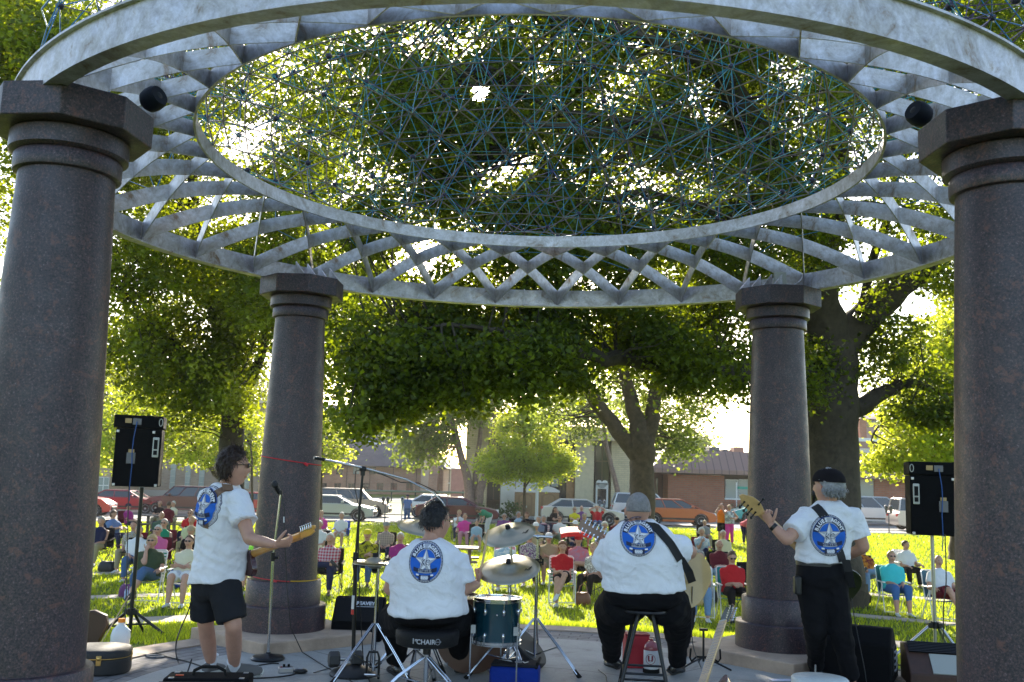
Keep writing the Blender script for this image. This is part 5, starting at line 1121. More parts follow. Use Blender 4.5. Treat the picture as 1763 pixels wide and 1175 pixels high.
# ---- drummer
J = dict(pel=U(737, 1052, 7.02), neck=U(738, 928, 7.0), sl=U(690, 979, 7.02), sr=U(789, 973, 7.0), el=U(672, 1013, 7.02), er=U(798, 1014, 7.0), wl=U(684, 1018, 7.24), wr=U(821, 1006, 7.2), hl=U(713, 1060, 7.1), hr=U(764, 1060, 7.1), kl=U(683, 1068, 7.46), kr=U(790, 1066, 7.46),
         al=FT(681, 1162), ar=FT(789, 1156), tl=FT(662, 1146), tr=FT(786, 1138), head=U(751, 901, 7.03), hf=Vector((.80, .60, -.06)), hs=1.08, bend=Vector((0, -.03, 0)), pnr=Vector((-.8, .1, .3)), hdr=Vector((.25, .2, .75)), s=1.0, ws=1.0, gtop=.45)
DR = person('person with black hair and glasses in white band tee, seated drumming with his back turned', J, dict(fine=True, o=Vector((U(737, 1050, 7).x, 7.0, 0)), top=tee, topname='tee', bot=blackcl, g=1.5, leg=1.42, arm=1.2, hair='short', hairm=blackhair, skin='a', shoem=blackshoe, sleeve=.78, loose=.028, hem=-.04, curl_r=1.25, belly=.05))
badge(DR[1], DR[4], U(733, 967, 6.8), (0, -1, .12), (0.02, 0, 1), .235, .288)
hd = DR[3]; b = MB()
for s in (1, -1): b.tube([hd @ Vector((s*.05, .098, .026)), hd @ Vector((s*.072, .07, .026)), hd @ Vector((s*.083, .0, .022))], .002, 5); b.tube([hd @ Vector((s*.033+.024*math.cos(q), .100, .020+.016*math.sin(q))) for q in np.linspace(0, 2*PI, 13)], .0018, 5)
b.build('spectacles', mat('gold_wire', (.5, .38, .15), .3, .8), DR[0])
# ---- seated guitarist on the stool
J = dict(pel=U(1109, 1022, 6.68), neck=U(1098, 896, 6.66), sl=U(1049, 950, 6.7), sr=U(1152, 945, 6.66), el=U(1040, 985, 6.78), er=U(1188, 950, 6.74), wl=U(1052, 948, 7.0), wr=U(1152, 972, 7.02), hl=U(1078, 1035, 6.78), hr=U(1142, 1035, 6.78), kl=U(1052, 1050, 7.16), kr=U(1168, 1052, 7.16),
         al=FT(1053, 1152), ar=FT(1166, 1162), tl=FT(1030, 1142), tr=FT(1192, 1152), head=U(1098, 881, 6.68), hf=Vector((-.03, 1, -.03)), hs=1.01, bend=Vector((0, -.03, 0)), pnl=Vector((0, -.6, .6)), hdl=Vector((-.4, .3, .7)), s=1.0, gtop=.45)
G2 = person('person with cropped grey hair in white band tee and black trousers, seated on the stool', J, dict(fine=True, o=Vector((U(1109, 1050, 6.7).x, 6.7, 0)), top=tee, topname='tee', bot=blackcl, g=1.52, leg=1.28, arm=1.18, hair='buzz', hairm=greybuzz, skin='a', shoem=blackshoe, sleeve=.72, loose=.03, hem=.06, curl_l=1.0, belly=.05))
badge(G2[1], G2[4], U(1098, 924, 6.5), (0, -1, .1), (0.02, 0, 1), .232, .262)
# ---- bassist
J = dict(pel=U(1413, 990, 7.3), neck=U(1428, 862, 7.3), sl=U(1388, 892, 7.28), sr=U(1468, 892, 7.3), el=U(1355, 930, 7.16), er=U(1487, 942, 7.30), wl=U(1328, 904, 7.2), wr=U(1452, 962, 7.5), hl=U(1396, 998, 7.3), hr=U(1430, 998, 7.3), kl=U(1404, 1078, 7.32), kr=U(1446, 1080, 7.28),
         al=FT(1405, 1170), ar=FT(1466, 1192), tl=FT(1392, 1160), tr=FT(1472, 1182), head=U(1424, 840, 7.28), hf=Vector((-.72, .70, .02)), hs=1.04, pnl=Vector((.5, .5, .3)), hdl=Vector((-.45, .1, .85)), s=1.0, bend=Vector((0, .0, 0)))
BS = person('person with grey hair and black cap in white band tee, standing and playing bass', J, dict(fine=True, o=Vector((U(1425, 1150, 7.3).x, 7.3, 0)), top=tee, topname='tee', bot=blackcl, g=1.04, leg=1.16, arm=1.02, hair='full', hairm=greyhair, hat='back', hatm=cloth((.014, .012, .014)), skin='a', shoem=blackshoe, sleeve=.68, loose=.028, hem=.17, curl_l=1.45, belly=.01))
badge(BS[1], BS[4], U(1431, 922, 7.1), (-.05, -1, .05), (-.04, 0, 1), .262, .300)
def part_w(b, name, m, pr, **k):
    "mesh given in world space attached under a person whose origin is pr[4]"
    b.v = [tuple(Vector(v)-pr[4]) for v in b.v]; return b.build(name, m, pr[0], **k)
bl = mat('black_webbing', (.008, .008, .01), .7); tanst = mat('tan_leather_strap', (.20, .115, .07), .6)
strap_over(G1[1], G1[4], [U(386, 838, 6.9), U(376, 842, 6.9), U(362, 856, 6.9), U(350, 884, 6.9), U(343, 910, 6.9)], -fw, .05, tanst)
strap_over(G2[1], G2[4], [U(1112, 906, 6.5), U(1130, 908, 6.5), U(1155, 938, 6.5), U(1172, 965, 6.5)], (0, -1, 0), .055, bl)
strap_over(BS[1], BS[4], [U(1413, 872, 7.1), U(1424, 890, 7.1), U(1444, 930, 7.1), U(1456, 968, 7.1)], (0, -1, 0), .062, bl)
b = MB(); pts = [U(1456, 964, 7.12), U(1461, 985, 7.14), U(1466, 1012, 7.28)]; b.loft([[p+Vector((.03, 0, 0)), p+Vector((.03, .006, 0)), p+Vector((-.03, .006, 0)), p+Vector((-.03, 0, 0))] for p in pts]); part_w(b, 'strap_tail', bl, BS, smooth=False)
b = MB(); pts = [U(1171, 962, 6.53), U(1186, 985, 6.66), U(1192, 1003, 6.86)]; b.loft([[p+Vector((.026, 0, .01)), p+Vector((.026, .006, .01)), p+Vector((-.026, .006, -.01)), p+Vector((-.026, 0, -.01))] for p in pts]); part_w(b, 'strap_tail', bl, G2, smooth=False)
b = MB(); b.lathe([(1.0, -.016), (1.02, -.014), (1.02, .014), (1.0, .016)], n=40, M=Matrix.Translation(U(1413, 970, 7.3)) @ Matrix.Diagonal((.178, .130, 1, 1)), cap=False); part_w(b, 'belt', mat('dark_belt', (.03, .028, .03), .4), BS)
b = MB(); b.box(U(1373, 1008, 7.2), (.05, .06, .13)); part_w(b, 'belt_pouch', mat('pouch_black', (.012, .012, .012), .5), BS, bev=.012)
w = U(1332, 908, 7.19); d = (U(1328, 904, 7.2)-U(1355, 930, 7.16)).normalized(); b = MB(); b.tube([w-d*.012, w+d*.014], .033, 16); part_w(b, 'wristwatch', mat('watch_black', (.01, .01, .01), .4), BS)

# ================================================================ instruments
def guitar(name, label, body, nut, nrm, kind, bodym, neckm, scale=1., tail=.30, headm=None, group=None, pins=6, strings=True, hsm=None):
    "body: world point at body centre, nut: world point at the nut; local x runs body->nut, z is the front of the instrument"
    Bd, Nt_ = Vector(body), Vector(nut); x = (Nt_-Bd); Ln = x.length; x.normalize(); z = Vector(nrm); z = (z-x*z.dot(x)).normalized(); y = z.cross(x)
    t = thing(name, label, 'guitar'); t.matrix_world = Matrix(((x.x, y.x, z.x, Bd.x), (x.y, y.y, z.y, Bd.y), (x.z, y.z, z.z, Bd.z), (0, 0, 0, 1)))
    if kind == 'acoustic':
        O = [(-.26, 0), (-.25, .10), (-.20, .17), (-.12, .205), (-.03, .19), (.05, .145), (.12, .145), (.19, .15), (.235, .10), (.25, 0)]; th = .055
    elif kind == 'tele': O = [(-.20, 0), (-.19, .10), (-.13, .16), (-.04, .155), (.04, .125), (.10, .14), (.15, .155), (.19, .12), (.19, .05), (.185, .0)]; th = .021
    else: O = [(-.22, 0), (-.21, .11), (-.14, .165), (-.04, .15), (.04, .12), (.14, .15), (.25, .17), (.27, .14), (.18, .08), (.16, 0)]; th = .02
    O2 = [(a, -c) for a, c in O[::-1][1:-1]]
    if kind == 'tele': O2 = [(.16, -.03), (.11, -.045), (.14, -.10), (.20, -.13), (.185, -.155), (.12, -.16), (.04, -.125), (-.04, -.155), (-.13, -.16), (-.19, -.10)]
    pts = O+O2; k = len(pts); sm = []
    for i in range(k):
        p0, p1, p2, p3 = [Vector(pts[(i+q) % k]) for q in (-1, 0, 1, 2)]
        for q in range(4): u_ = q/4; sm.append(0.5*((2*p1)+(p2-p0)*u_+(2*p0-5*p1+4*p2-p3)*u_*u_+(3*p1-p0-3*p2+p3)*u_**3))
    b = MB(); b.prism(sm, -th, th); bo = b.build('body', bodym, t, bev=.008 if kind != 'acoustic' else .004, seg=3)
    if kind == 'acoustic':
        b = MB(); b.lathe([(.001, 0), (.052, 0), (.052, .002), (.001, .002)], c=(.10, 0, th), n=24); b.build('sound_hole', blackm, bo); b = MB(); b.box((-.08, 0, th+.006), (.03, .16, .012)); b.build('bridge', mat('dark_rosewood', (.05, .025, .015), .5), bo, bev=.003)
    elif kind == 'tele':
        b = MB(); b.prism([(-.1, .04), (.12, .05), (.16, .12), (.1, .12), (.02, .1), (-.06, .11), (-.13, .07)], th, th+.003); b.build('pickguard', mat('cream_plastic', (.6, .6, .55), .4), bo)
        b = MB(); b.box((.07, 0, th+.008), (.04, .075, .016)); b.box((-.10, 0, th+.006), (.07, .08, .012)); b.build('pickup', chrome, bo, bev=.002)
    else: b = MB(); b.box((.03, 0, th+.008), (.04, .09, .016)); b.box((-.07, 0, th+.008), (.04, .09, .016)); b.build('pickup', blackm, bo, bev=.003)
    x0 = {'acoustic': .2, 'tele': .14, 'bass': .14}[kind]; zf = th if kind == 'acoustic' else th-.004; w0, w1 = (.029, .0225) if kind != 'bass' else (.034, .024)
    b = MB(); rings = []
    for i in range(9):
        u_ = i/8; xx = x0+(Ln-x0)*u_; ww = w0*(1-u_)+w1*u_; dp = .024 if u_ > .1 else .03
        rings.append([Vector((xx, ww*c_, zf-dp*s_)) for c_, s_ in ((-1, 0), (-.95, .35), (-.6, .8), (0, 1), (.6, .8), (.95, .35), (1, 0))])
    b.loft(rings); nk = b.build('neck', neckm, t)
    b = MB(); b.box(((x0+Ln)/2, 0, zf+.003), (Ln-x0, w0*1.85, .006)); b.build('fretboard', headm or neckm, nk)
    b = MB()
    for i in range(1, 20):
        xx = Ln*(2**(-i/12.))*1.0
        if xx > x0+.02: b.box((xx, 0, zf+.0068), (.0022, w0*1.7, .0016))
    b.build('fret', chrome, nk, smooth=False)
    if kind == 'tele': H = [(Ln, -.022), (Ln+.02, -.030), (Ln+.10, -.034), (Ln+.15, -.036), (Ln+.178, -.030), (Ln+.185, -.012), (Ln+.16, -.002), (Ln+.17, .012), (Ln+.12, .026), (Ln+.05, .026), (Ln, .022)]
    elif kind == 'acoustic': H = [(Ln, -.022), (Ln+.02, -.034), (Ln+.21, -.040), (Ln+.22, -.02), (Ln+.222, .02), (Ln+.21, .040), (Ln+.02, .034), (Ln, .022)]
    else: H = [(Ln, -.024), (Ln+.03, -.05), (Ln+.16, -.052), (Ln+.235, -.02), (Ln+.225, .005), (Ln+.14, .045), (Ln+.07, .052), (Ln+.02, .035), (Ln, .024)]
    b = MB(); b.prism(H, zf-.016, zf-.002); hd_ = b.build('headstock', hsm or neckm, t, bev=.003)
    b = MB(); b.box((Ln-.002, 0, zf+.005), (.006, w1*1.9, .008)); b.build('nut', mat('bone_nut', (.6, .58, .5), .5), nk)
    pm = blackm if kind == 'bass' else chrome; spots = []
    if kind == 'tele': spots = [(Ln+.025+i*.025, -.030, -1) for i in range(pins)]
    elif kind == 'acoustic': spots = [(Ln+.03+i*.031, s*.037, s) for i in range(6) for s in (-1, 1)]
    else: spots = [(Ln+.05+i*.042, -.048, -1) for i in range(4)]+[(Ln+.07, .05, 1)]
    for (a, c_, s) in spots:
        b = MB(); q = 1.6 if kind == 'bass' else 1.; b.cyl((a, c_*.6, zf-.024), (a, c_*.6, zf+.010), .0045*q, n=8); b.cyl((a, c_*.6, zf-.02), (a, c_+s*.014*q, zf-.02), .003*q, n=6); b.ell((a, c_+s*.020*q, zf-.02), (.008*q, .007*q, .0045*q), n=8, k=6); b.build('tuning_peg', pm, hd_)
    b = MB(); ns = 12 if False else (5 if kind == 'bass' else 6)
    for i in range(ns): yy = (i-(ns-1)/2)/(ns-1)*2; b.tube([(-.09, yy*w0*.8, zf+.011), (Ln, yy*w1*.8, zf+.009)], .0007, 3)
    b.build('string', chrome, nk, smooth=False)
    return t
sunburst = mat('dark_red_sunburst', (.05, .008, .008), .2, coat=.8); gtop = mat('gold_spruce', (.50, .33, .11), .3, var=.15, vs=6, coat=.5); bassb = mat('gloss_black', (.006, .006, .007), .15, coat=.8)
guitar('electric_guitar', 'dark sunburst electric guitar with amber maple neck held by the man in shorts', U(412, 962, 7.22), U(516, 922, 6.66), fw+Vector((0, 0, .1)), 'tele', sunburst, amberwood)
guitar('acoustic_guitar', 'golden acoustic guitar held by the man on the stool, pegs showing at his left', U(1157, 987, 6.98), U(1046, 926, 7.0), Vector((0, .93, -.2)), 'acoustic', gtop, mat('brown_mahogany', (.22, .12, .06), .4, coat=.3))
guitar('bass_guitar', 'black bodied bass guitar with pale maple neck slung on the bassist', U(1436, 1000, 7.52), U(1312, 884, 7.22), Vector((-.1, .95, .1)), 'bass', bassb, wood)
# loose neck of a guitar leaning on a stand at the bottom edge
guitar('electric_guitar', 'guitar neck with pale maple fretboard leaning up from the bottom edge', ST(1200, 1290, .10)+Vector((0, 0, .22)), U(1247, 1074, 6.05), Vector((-.62, -.75, .25)), 'tele', sunburst, wood, hsm=mat('gloss_black', (.006, .006, .007), .15, coat=.8))
# ================================================================ stage gear
cab = mat('black_carpet_cabinet', (.006, .006, .007), .9, var=.2, vs=40, bump=.2, bs=200, spec=.12); chr2 = mat('brushed_steel', (.42, .42, .44), .3, .9); cream_h = mat('cream_handle', (.5, .5, .45), .5); bluec = mat('blue_cable', (.01, .08, .3), .5); blackc = mat('black_cable', (.010, .010, .010), .5)
rubber = mat('black_rubber', (.009, .009, .009), .8, spec=.2)
def Wd(name, label, cat, p, rz=0, group=None): return thing(name, label, cat, p, rz, group)
def pa(px0, px1, y0, y1, Y, label, flip, rz):
    c = U((px0+px1)/2, (y0+y1)/2, Y); w = (px1-px0)*Y/F*.90; h = (y1-y0)*Y/F; z0 = c.z-h/2; t = Wd('loudspeaker', label, 'loudspeaker', (c.x, Y, z0), rz, 'loudspeakers on tripod stands')
    hh = h*.18; b = MB(); b.box((0, .22, (h-hh)/2), (w*.93, .42, h-hh-.01)); b.build('cabinet', cab, t, bev=.012)
    b = MB(); b.box((-.01*flip, .22, h-hh/2), (w, .44, hh)); b.build('horn_box', cab, t, bev=.012)
    s = flip
    b = MB(); X0 = s*w*.36; b.box((X0, -.0, h*.56), (.065, .02, h*.28)); hd = b.build('handle', cream_h, t, bev=.008)
    MB().box((X0, -.012, h*.60), (.038, .012, h*.13)).build('handle_recess', rubber, hd); MB().box((X0, -.012, h*.485), (.038, .012, h*.06)).build('handle_recess', rubber, hd)
    b = MB(); b.tube([(s*w*.43+.018*math.cos(q), -.006, h-hh/2+.04*math.sin(q)) for q in np.linspace(0, 2*PI, 17)], .004, 5); b.build('side_port', cream_h, t)
    MB().box((-s*w*.05, -.004, h-hh*.5), (.09, .012, .07)).build('input_plate', mat('dull_plate', (.12, .12, .13), .4, .5), t, bev=.003)
    MB().box((-s*w*.05-.09, -.004, h-hh*.45), (.065, .010, .05)).build('sticker', mat('tan_sticker', (.45, .3, .12), .6), t); MB().box((-s*w*.12, -.004, h*.50), (.06, .010, .035)).build('sticker', mat('tan_sticker', (.45, .3, .12), .6), t)
    MB().box((-s*w*.12, -.004, h*.40), (.09, .012, .12)).build('input_plate', mat('dull_plate', (.12, .12, .13), .4, .5), t, bev=.003)
    for (a, c_) in ((-.42, .03), (.42, .03), (-.42, .77), (.3, .77)): MB().box((a*w, -.0, c_*h), (.03, .014, .03)).build('corner_guard', chr2, t, bev=.004)
    b = MB(); b.tube([(-s*w*.05, -.02, h-hh*.5), (-s*w*.09, -.03, h*.68), (-s*w*.10, -.025, h*.5), (-s*w*.08, -.03, h*.3), (-s*w*.09, -.02, .02), (-s*w*.08, .02, -.15)], .005, 6); b.build('cable', bluec, t)
    return c, z0
def tripod(px, Y, ztop, zspr, legs, m, label, zfoot, r=.019, hubm=None):
    x = U(px, 1000, Y).x; gz0 = gz(x, Y) if zfoot is None else zfoot; t = Wd('speaker_stand', label, 'speaker stand', (x, Y, gz0))
    b = MB(); b.cyl((0, 0, (.05 if m is not chr2 else .12)), (0, 0, ztop-gz0), r, n=14); b.build('pole', m, t)
    b = MB(); b.cyl((0, 0, zspr-gz0-.03), (0, 0, zspr-gz0+.04), .045, n=16)
    for (dx, dy) in legs: d = Vector((dx, dy, 0)).normalized(); b.box(d*.055+Vector((0, 0, zspr-gz0)), (.05, .05, .05))
    b.build('hub', hubm or m, t, bev=.006)
    for (dx, dy) in legs:
        e = Vector((dx, dy, 0)); zf = gz(x+dx, Y+dy)-gz0+.02 if (zfoot is None) else .02
        b = MB(); s_ = e.normalized()*.055; b.tube([s_+Vector((0, 0, zspr-gz0)), Vector((dx, dy, zf))], .016, 10); lg = b.build('leg', m, t); MB().ell((dx, dy, zf), .022).build('rubber_foot', rubber, lg)
        b = MB(); b.tube([Vector((0, 0, .14)), e*.55+Vector((0, 0, (zspr-gz0)*.45+zf*.55))], .010, 8); b.build('brace', m, t)
    return t
c, z0 = pa(192, 281, 716, 838, 10.6, 'black loudspeaker with a blue cable on the left black stand', 1, R(15))
tripod(231, 10.85, z0-.004, U(228, 1055, 10.8).z, [(-.40, .1), (.42, -.15), (.0, .45)], blackm, 'black tripod stand under the left loudspeaker, on the grass', None, .02)
c, z0 = pa(1563, 1662, 797, 922, 10.4, 'black loudspeaker on the silver stand, half behind the right near column', -1, R(-15))
tripod(1607, 10.65, z0-.004, U(1607, 1078, 10.6).z, [(-.50, -.05), (.28, -.25), (.38, .35)], chr2, 'silver tripod stand under the right loudspeaker', None, .019, blackm)
def wedge(px, py, rz, w, d, h, label, logo=None, panel=False, m=None, grille=None):
    p = ST(px, py); t = Wd('floor_monitor', label, 'floor monitor', (p.x, p.y, 0), rz, 'wedge monitors on the stage'); b = MB()
    pr = [(0, 0), (0, h*.42), (d*.55, h), (d*.78, h), (d, h*.72), (d, 0)]
    b.loft([[Vector((-w/2, y, z)) for y, z in pr], [Vector((w/2, y, z)) for y, z in pr]]); b.build('cabinet', m or cab, t, bev=.018)
    sl_ = Vector((0, d*.55, h*.58)).normalized(); nn = Vector((0, -sl_.z, sl_.y)); cc = Vector((0, d*.275, h*.71))
    b = MB(); M = LM(cc+nn*.004, x=Vector((1, 0, 0)), y=sl_); L = Vector((0, d*.55, h*.58)).length; b.box((0, 0, 0), (w*.92, L*.9, .016), M=M); g_ = b.build('grille', grille or mat('black_grille', (.010, .010, .011), .7, .0, bump=.4, bs=400, spec=.2), t, bev=.006)
    if logo:
        V, Fs = textmesh(logo, .05, .0025); b = MB(); b.add([(p_[0], p_[1], .0115) for p_ in V], Fs, 0, M @ Matrix.Translation((w*.12, L*.22, 0)) @ Matrix.Shear('XY', 4, (.25, 0)))
        b.add([(p_[0]*1.0, p_[1], .0115) for p_ in [(-.1, -.036), (.12, -.036), (.12, -.031), (-.1, -.031)]], [(0, 1, 2, 3)], 0, M @ Matrix.Translation((w*.12, L*.22, 0))); b.build('logo', mat('silver_print', (.6, .62, .66), .4), g_, smooth=False)
    if panel:
        f = MB(); f.box((-w/2-.004, d*.62, h*.42), (.012, d*.5, h*.5)); pl = f.build('control_panel', rubber, t, bev=.003)
        MB().box((-w/2-.012, d*.42, h*.40), (.006, .045, .13)).build('white_label', trim, pl, smooth=False)
        b = MB()
        for a in range(3):
            for c_ in range(4): b.cyl((-w/2-.02, d*(.52+.1*a), h*(.24+.11*c_)), (-w/2-.006, d*(.52+.1*a), h*(.24+.11*c_)), .010, n=8)
        tag(b.build('knob', chr2, pl), kind='stuff')
    return t
wedge(612, 1105, 0, .46, .34, .37, 'black floor monitor with a silver logo left of the drummer', 'PEAVEY')
wedge(1478, 1158, R(180-28), .62, .46, .42, 'black floor monitor with knobs on its side, behind the bassist', None, True)
# amplifier with brown cabinet, bottom right
p = ST(1640, 1190); t = Wd('guitar_amplifier', 'brown tilted amplifier with black ribbed grille at the lower right', 'amplifier', (p.x, p.y, 0), R(-12)); wd, dp, hh = .6, .42, .30
b = MB(); pr = [(0, 0), (0, hh*.35), (dp*.62, hh), (dp, hh*.95), (dp, 0)]; b.loft([[Vector((-wd/2, y, z)) for y, z in pr], [Vector((wd/2, y, z)) for y, z in pr]]); b.build('cabinet', mat('brown_tolex', (.055, .022, .012), .6, var=.3, vs=20), t, bev=.01)
sl_ = Vector((0, dp*.62, hh*.65)).normalized(); M = LM(Vector((0, dp*.33, hh*.69)), x=Vector((1, 0, 0)), y=sl_); b = MB(); b.box((.08, -.06, .006), (.42, .2, .01), M=M); b.build('grille_cloth', mat('grey_grille_cloth', (.35, .36, .33), .9), t)
for k in range(7): b = MB(); b.box((0, .055+.0165*k, .012), (wd*.92, .009, .016), M=M); b.build('rib', blackm, t, smooth=False)
# amp at the lower left
p = ST(352, 1200); t = Wd('guitar_amplifier', 'black amplifier head with a strap handle at the feet of the standing guitarist', 'amplifier', (p.x, p.y, 0), R(6)); w_, d_, h_ = .56, .24, .115
MB().box((0, d_/2, h_/2), (w_, d_, h_)).build('cabinet', cab, t, bev=.015); b = MB(); b.tube([(-.11, d_*.5, h_), (-.10, d_*.5, h_+.03), (-.05, d_*.5, h_+.055), (.05, d_*.5, h_+.055), (.10, d_*.5, h_+.03), (.11, d_*.5, h_)], .011, 8); b.build('handle', rubber, t)
MB().box((-.06, -.004, h_*.62), (w_*.86, .012, .05)).build('control_strip', mat('dark_strip', (.03, .03, .032), .4), t); b = MB()
for k in range(8): b.cyl((-.24+k*.052, -.022, h_*.62), (-.24+k*.052, -.008, h_*.62), .011, n=10)
tag(b.build('knob', chr2, t), kind='stuff'); MB().box((-.19, d_*.4, h_+.004), (.05, .02, .006)).build('red_tag', mat('red_orange_tag', (.6, .08, .03), .5), t)
for q in (-.23, .23):
    for y in (.03, d_-.03): MB().box((q, y, h_-.003), (.035, .035, .012)).build('corner_guard', chr2, t, bev=.004)
# guitar case
p = ST(135, 1156); t = Wd('guitar_case', 'closed black hard guitar case with brass latches at the lower left', 'case', (p.x, p.y, 0), R(12))
O = [(-.62, .05), (-.55, .10), (-.2, .12), (0, .18), (.12, .21), (.25, .20), (.34, .12), (.36, 0), (.34, -.12), (.25, -.20), (.12, -.21), (0, -.18), (-.2, -.12), (-.55, -.10), (-.62, -.05)]
k = len(O); sm = []
for i in range(k):
    p0, p1, p2, p3 = [Vector(O[(i+q) % k]) for q in (-1, 0, 1, 2)]
    for q in range(4): u_ = q/4; sm.append(0.5*((2*p1)+(p2-p0)*u_+(2*p0-5*p1+4*p2-p3)*u_*u_+(3*p1-p0-3*p2+p3)*u_**3))
b = MB(); b.prism(sm, 0, .115); b.build('case_body', mat('black_tolex', (.012, .012, .013), .55, bump=.3, bs=150), t, bev=.015, seg=3); b = MB(); b.loft([[Vector((q[0]*s, q[1]*s, z)) for q in sm] for s, z in ((1, .122), (1, .15), (.97, .168), (.9, .176))]); b.build('lid', mat('black_tolex', (.012, .012, .013), .55), t, ang=60)
brass = mat('brass', (.55, .36, .12), .3, .9)
b = MB(); rr = [[Vector((q[0]*1.004, q[1]*1.004, z)) for q in sm] for z in (.1155, .1215)]; b.loft(rr, cap=False); b.build('piping', brass, t)
for (x, y) in ((.17, -.212), (-.12, -.15), (.355, 0.0)): b = MB(); b.box((x, y, .11), (.035, .02, .07) if y else (.02, .035, .07)); b.ell((x, y-.008, .125), (.016, .01, .016)); b.build('latch', brass, t, bev=.003)
b = MB(); b.tube([(0.02, -.19, .08), (0.02, -.215, .06), (0.09, -.225, .06), (0.09, -.205, .08)], .007, 8); b.build('handle', brass, t)
p = ST(262, 1132); t = Wd('strap_loop', 'folded blue grey webbing loop beside the guitar case', 'strap', (p.x, p.y, 0), R(-10)); b = MB(); b.loft([[Vector((x, y-.012, .004)), Vector((x, y+.012, .004)), Vector((x, y+.012, .012)), Vector((x, y-.012, .012))] for x, y in ((-.16, .03), (-.05, .045), (.06, .04), (.10, .01), (.06, -.03), (-.04, -.02))]); b.build('webbing', mat('blue_grey_webbing', (.05, .08, .12), .7), t)
# jug
p = ST(205, 1122); t = Wd('milk_jug', 'white plastic jug with an orange cap beside the left stand', 'jug', (p.x, p.y, 0), R(20)); b = MB()
b.loft([[Vector((math.copysign(abs(math.cos(a))**.5, math.cos(a))*w*.5, math.copysign(abs(math.sin(a))**.5, math.sin(a))*w*.5, z)) for a in np.linspace(0, 2*PI, 25)[:-1]] for z, w in ((0, .14), (.01, .15), (.13, .15), (.17, .13), (.20, .08), (.215, .05), (.235, .045))]); b.build('jug_body', mat('milky_plastic', (.72, .73, .72), .4), t, ang=70)
MB().lathe([(.001, .262), (.026, .262), (.028, .238), (.028, .232)], n=20).build('cap', mat('orange_cap', (.85, .26, .02), .4), t); b = MB(); b.tube([(.035, -.03, .195), (.066, -.055, .17), (.07, -.058, .12), (.055, -.05, .09)], .010, 8); b.build('handle', mat('milky_plastic', (.72, .73, .72), .4), t)
MB().box((.02, -.0745, .045), (.06, .006, .035)).build('label', mat('orange_label', (.75, .2, .05), .6), t)
# a resting instrument case edge far left (brown)
p = ST(160, 1120); t = Wd('wooden_stand', 'dark brown leaning wooden object behind the guitar case', 'stand', (p.x-.05, p.y+.15, 0), 0); b = MB(); b.prism([(-.16, 0), (.02, 0), (.10, .18), (.08, .26), (-.02, .30), (-.16, .28)], -.03, .03, M=Matrix.Rotation(PI/2, 4, 'X')); b.build('panel', mat('dark_brown_wood', (.05, .022, .012), .5), t, bev=.01); b = MB(); b.tube([(.05, -.05, 0), (.25, .0, .42)], .005, 6); b.build('rod', mat('pale_rod', (.35, .27, .2), .5), t)
# microphones and stands
def mic(t, tip, tail):
    a, c = Vector(tip), Vector(tail); d = (c-a).normalized(); b = MB(); b.tube([a+d*.05, a+d*.10, c], [.024, .019, .013], 14); b.build('microphone', blackm, t); b = MB(); b.ell(a+d*.025, (.028, .028, .034), X=d.to_track_quat('Z', 'Y').to_matrix()); b.build('mic_grille', mat('mic_mesh', (.04, .04, .045), .5, .6, bump=.5, bs=500), t)
bp = ST(461, 1136); t = Wd('microphone_stand', 'chrome straight microphone stand with round base beside the standing guitarist', 'microphone stand', (bp.x, bp.y, 0))
MB().lathe([(.13, 0), (.134, .012), (.12, .028), (.06, .036), (.022, .05), (.018, .06)], n=40).build('base', blackm, t)
o = Vector((bp.x, bp.y, 0)); top = U(483, 852, bp.y-.0)-o; cl = U(470, 960, bp.y)-o
b = MB(); b.tube([(0, 0, .04), cl], .011, 12); b.build('lower_tube', chrome, t); b = MB(); b.tube([cl, top], .0075, 12); b.build('upper_tube', chrome, t); b = MB(); b.tube([cl-Vector((0, 0, .03)), cl+Vector((0, 0, .04))], .019, 12); b.tube([cl, cl+Vector((.045, 0, 0))], .012, 8); b.build('clutch', blackm, t)
mt_ = U(471, 830, bp.y-.03)-o; b = MB(); b.tube([top, top+Vector((.0, 0, .035))], .014, 10); b.build('mic_clip', blackm, t); mic(t, mt_, U(485, 856, bp.y+.02)-o)
b = MB(); b.tube([U(486, 857, bp.y)-o, U(490, 880, bp.y-.02)-o, U(489, 920, bp.y-.02)-o, U(492, 960, bp.y-.02)-o, U(494, 1010, bp.y)-o, U(500, 1080, bp.y)-o, ST(520, 1125)-o+Vector((0, 0, .01)), ST(560, 1150)-o+Vector((0, 0, .008)), ST(600, 1172)-o+Vector((0, 0, .008)), ST(640, 1200)-o+Vector((0, 0, .008))], .004, 6); b.build('cable', blackc, t)
MB().cyl(U(489, 890, bp.y-.02)-o, U(489, 900, bp.y-.02)-o, .006, n=8).build('cable_tag', trim, t)
bp = ST(607, 1163); t = Wd('boom_stand', 'tall black boom microphone stand with dumbbells on its base, left of the drummer', 'microphone stand', (bp.x, bp.y, 0)); o = Vector((bp.x, bp.y, 0)); Y0 = bp.y
top = U(625, 808, Y0)-o; mid = U(612, 965, Y0)-o
MB().lathe([(.17, 0), (.175, .014), (.15, .04), (.07, .07), (.024, .085)], n=40).build('base', mat('cast_black', (.015, .016, .018), .45), t)
b = MB(); b.tube([(0, 0, .06), mid], .015, 12); b.build('lower_tube', blackm, t); b = MB(); b.tube([mid, top], .010, 12); b.build('upper_tube', blackm, t); b = MB(); b.tube([mid-Vector((0, 0, .06)), mid+Vector((0, 0, .06))], .020, 12); b.build('clutch', blackm, t)
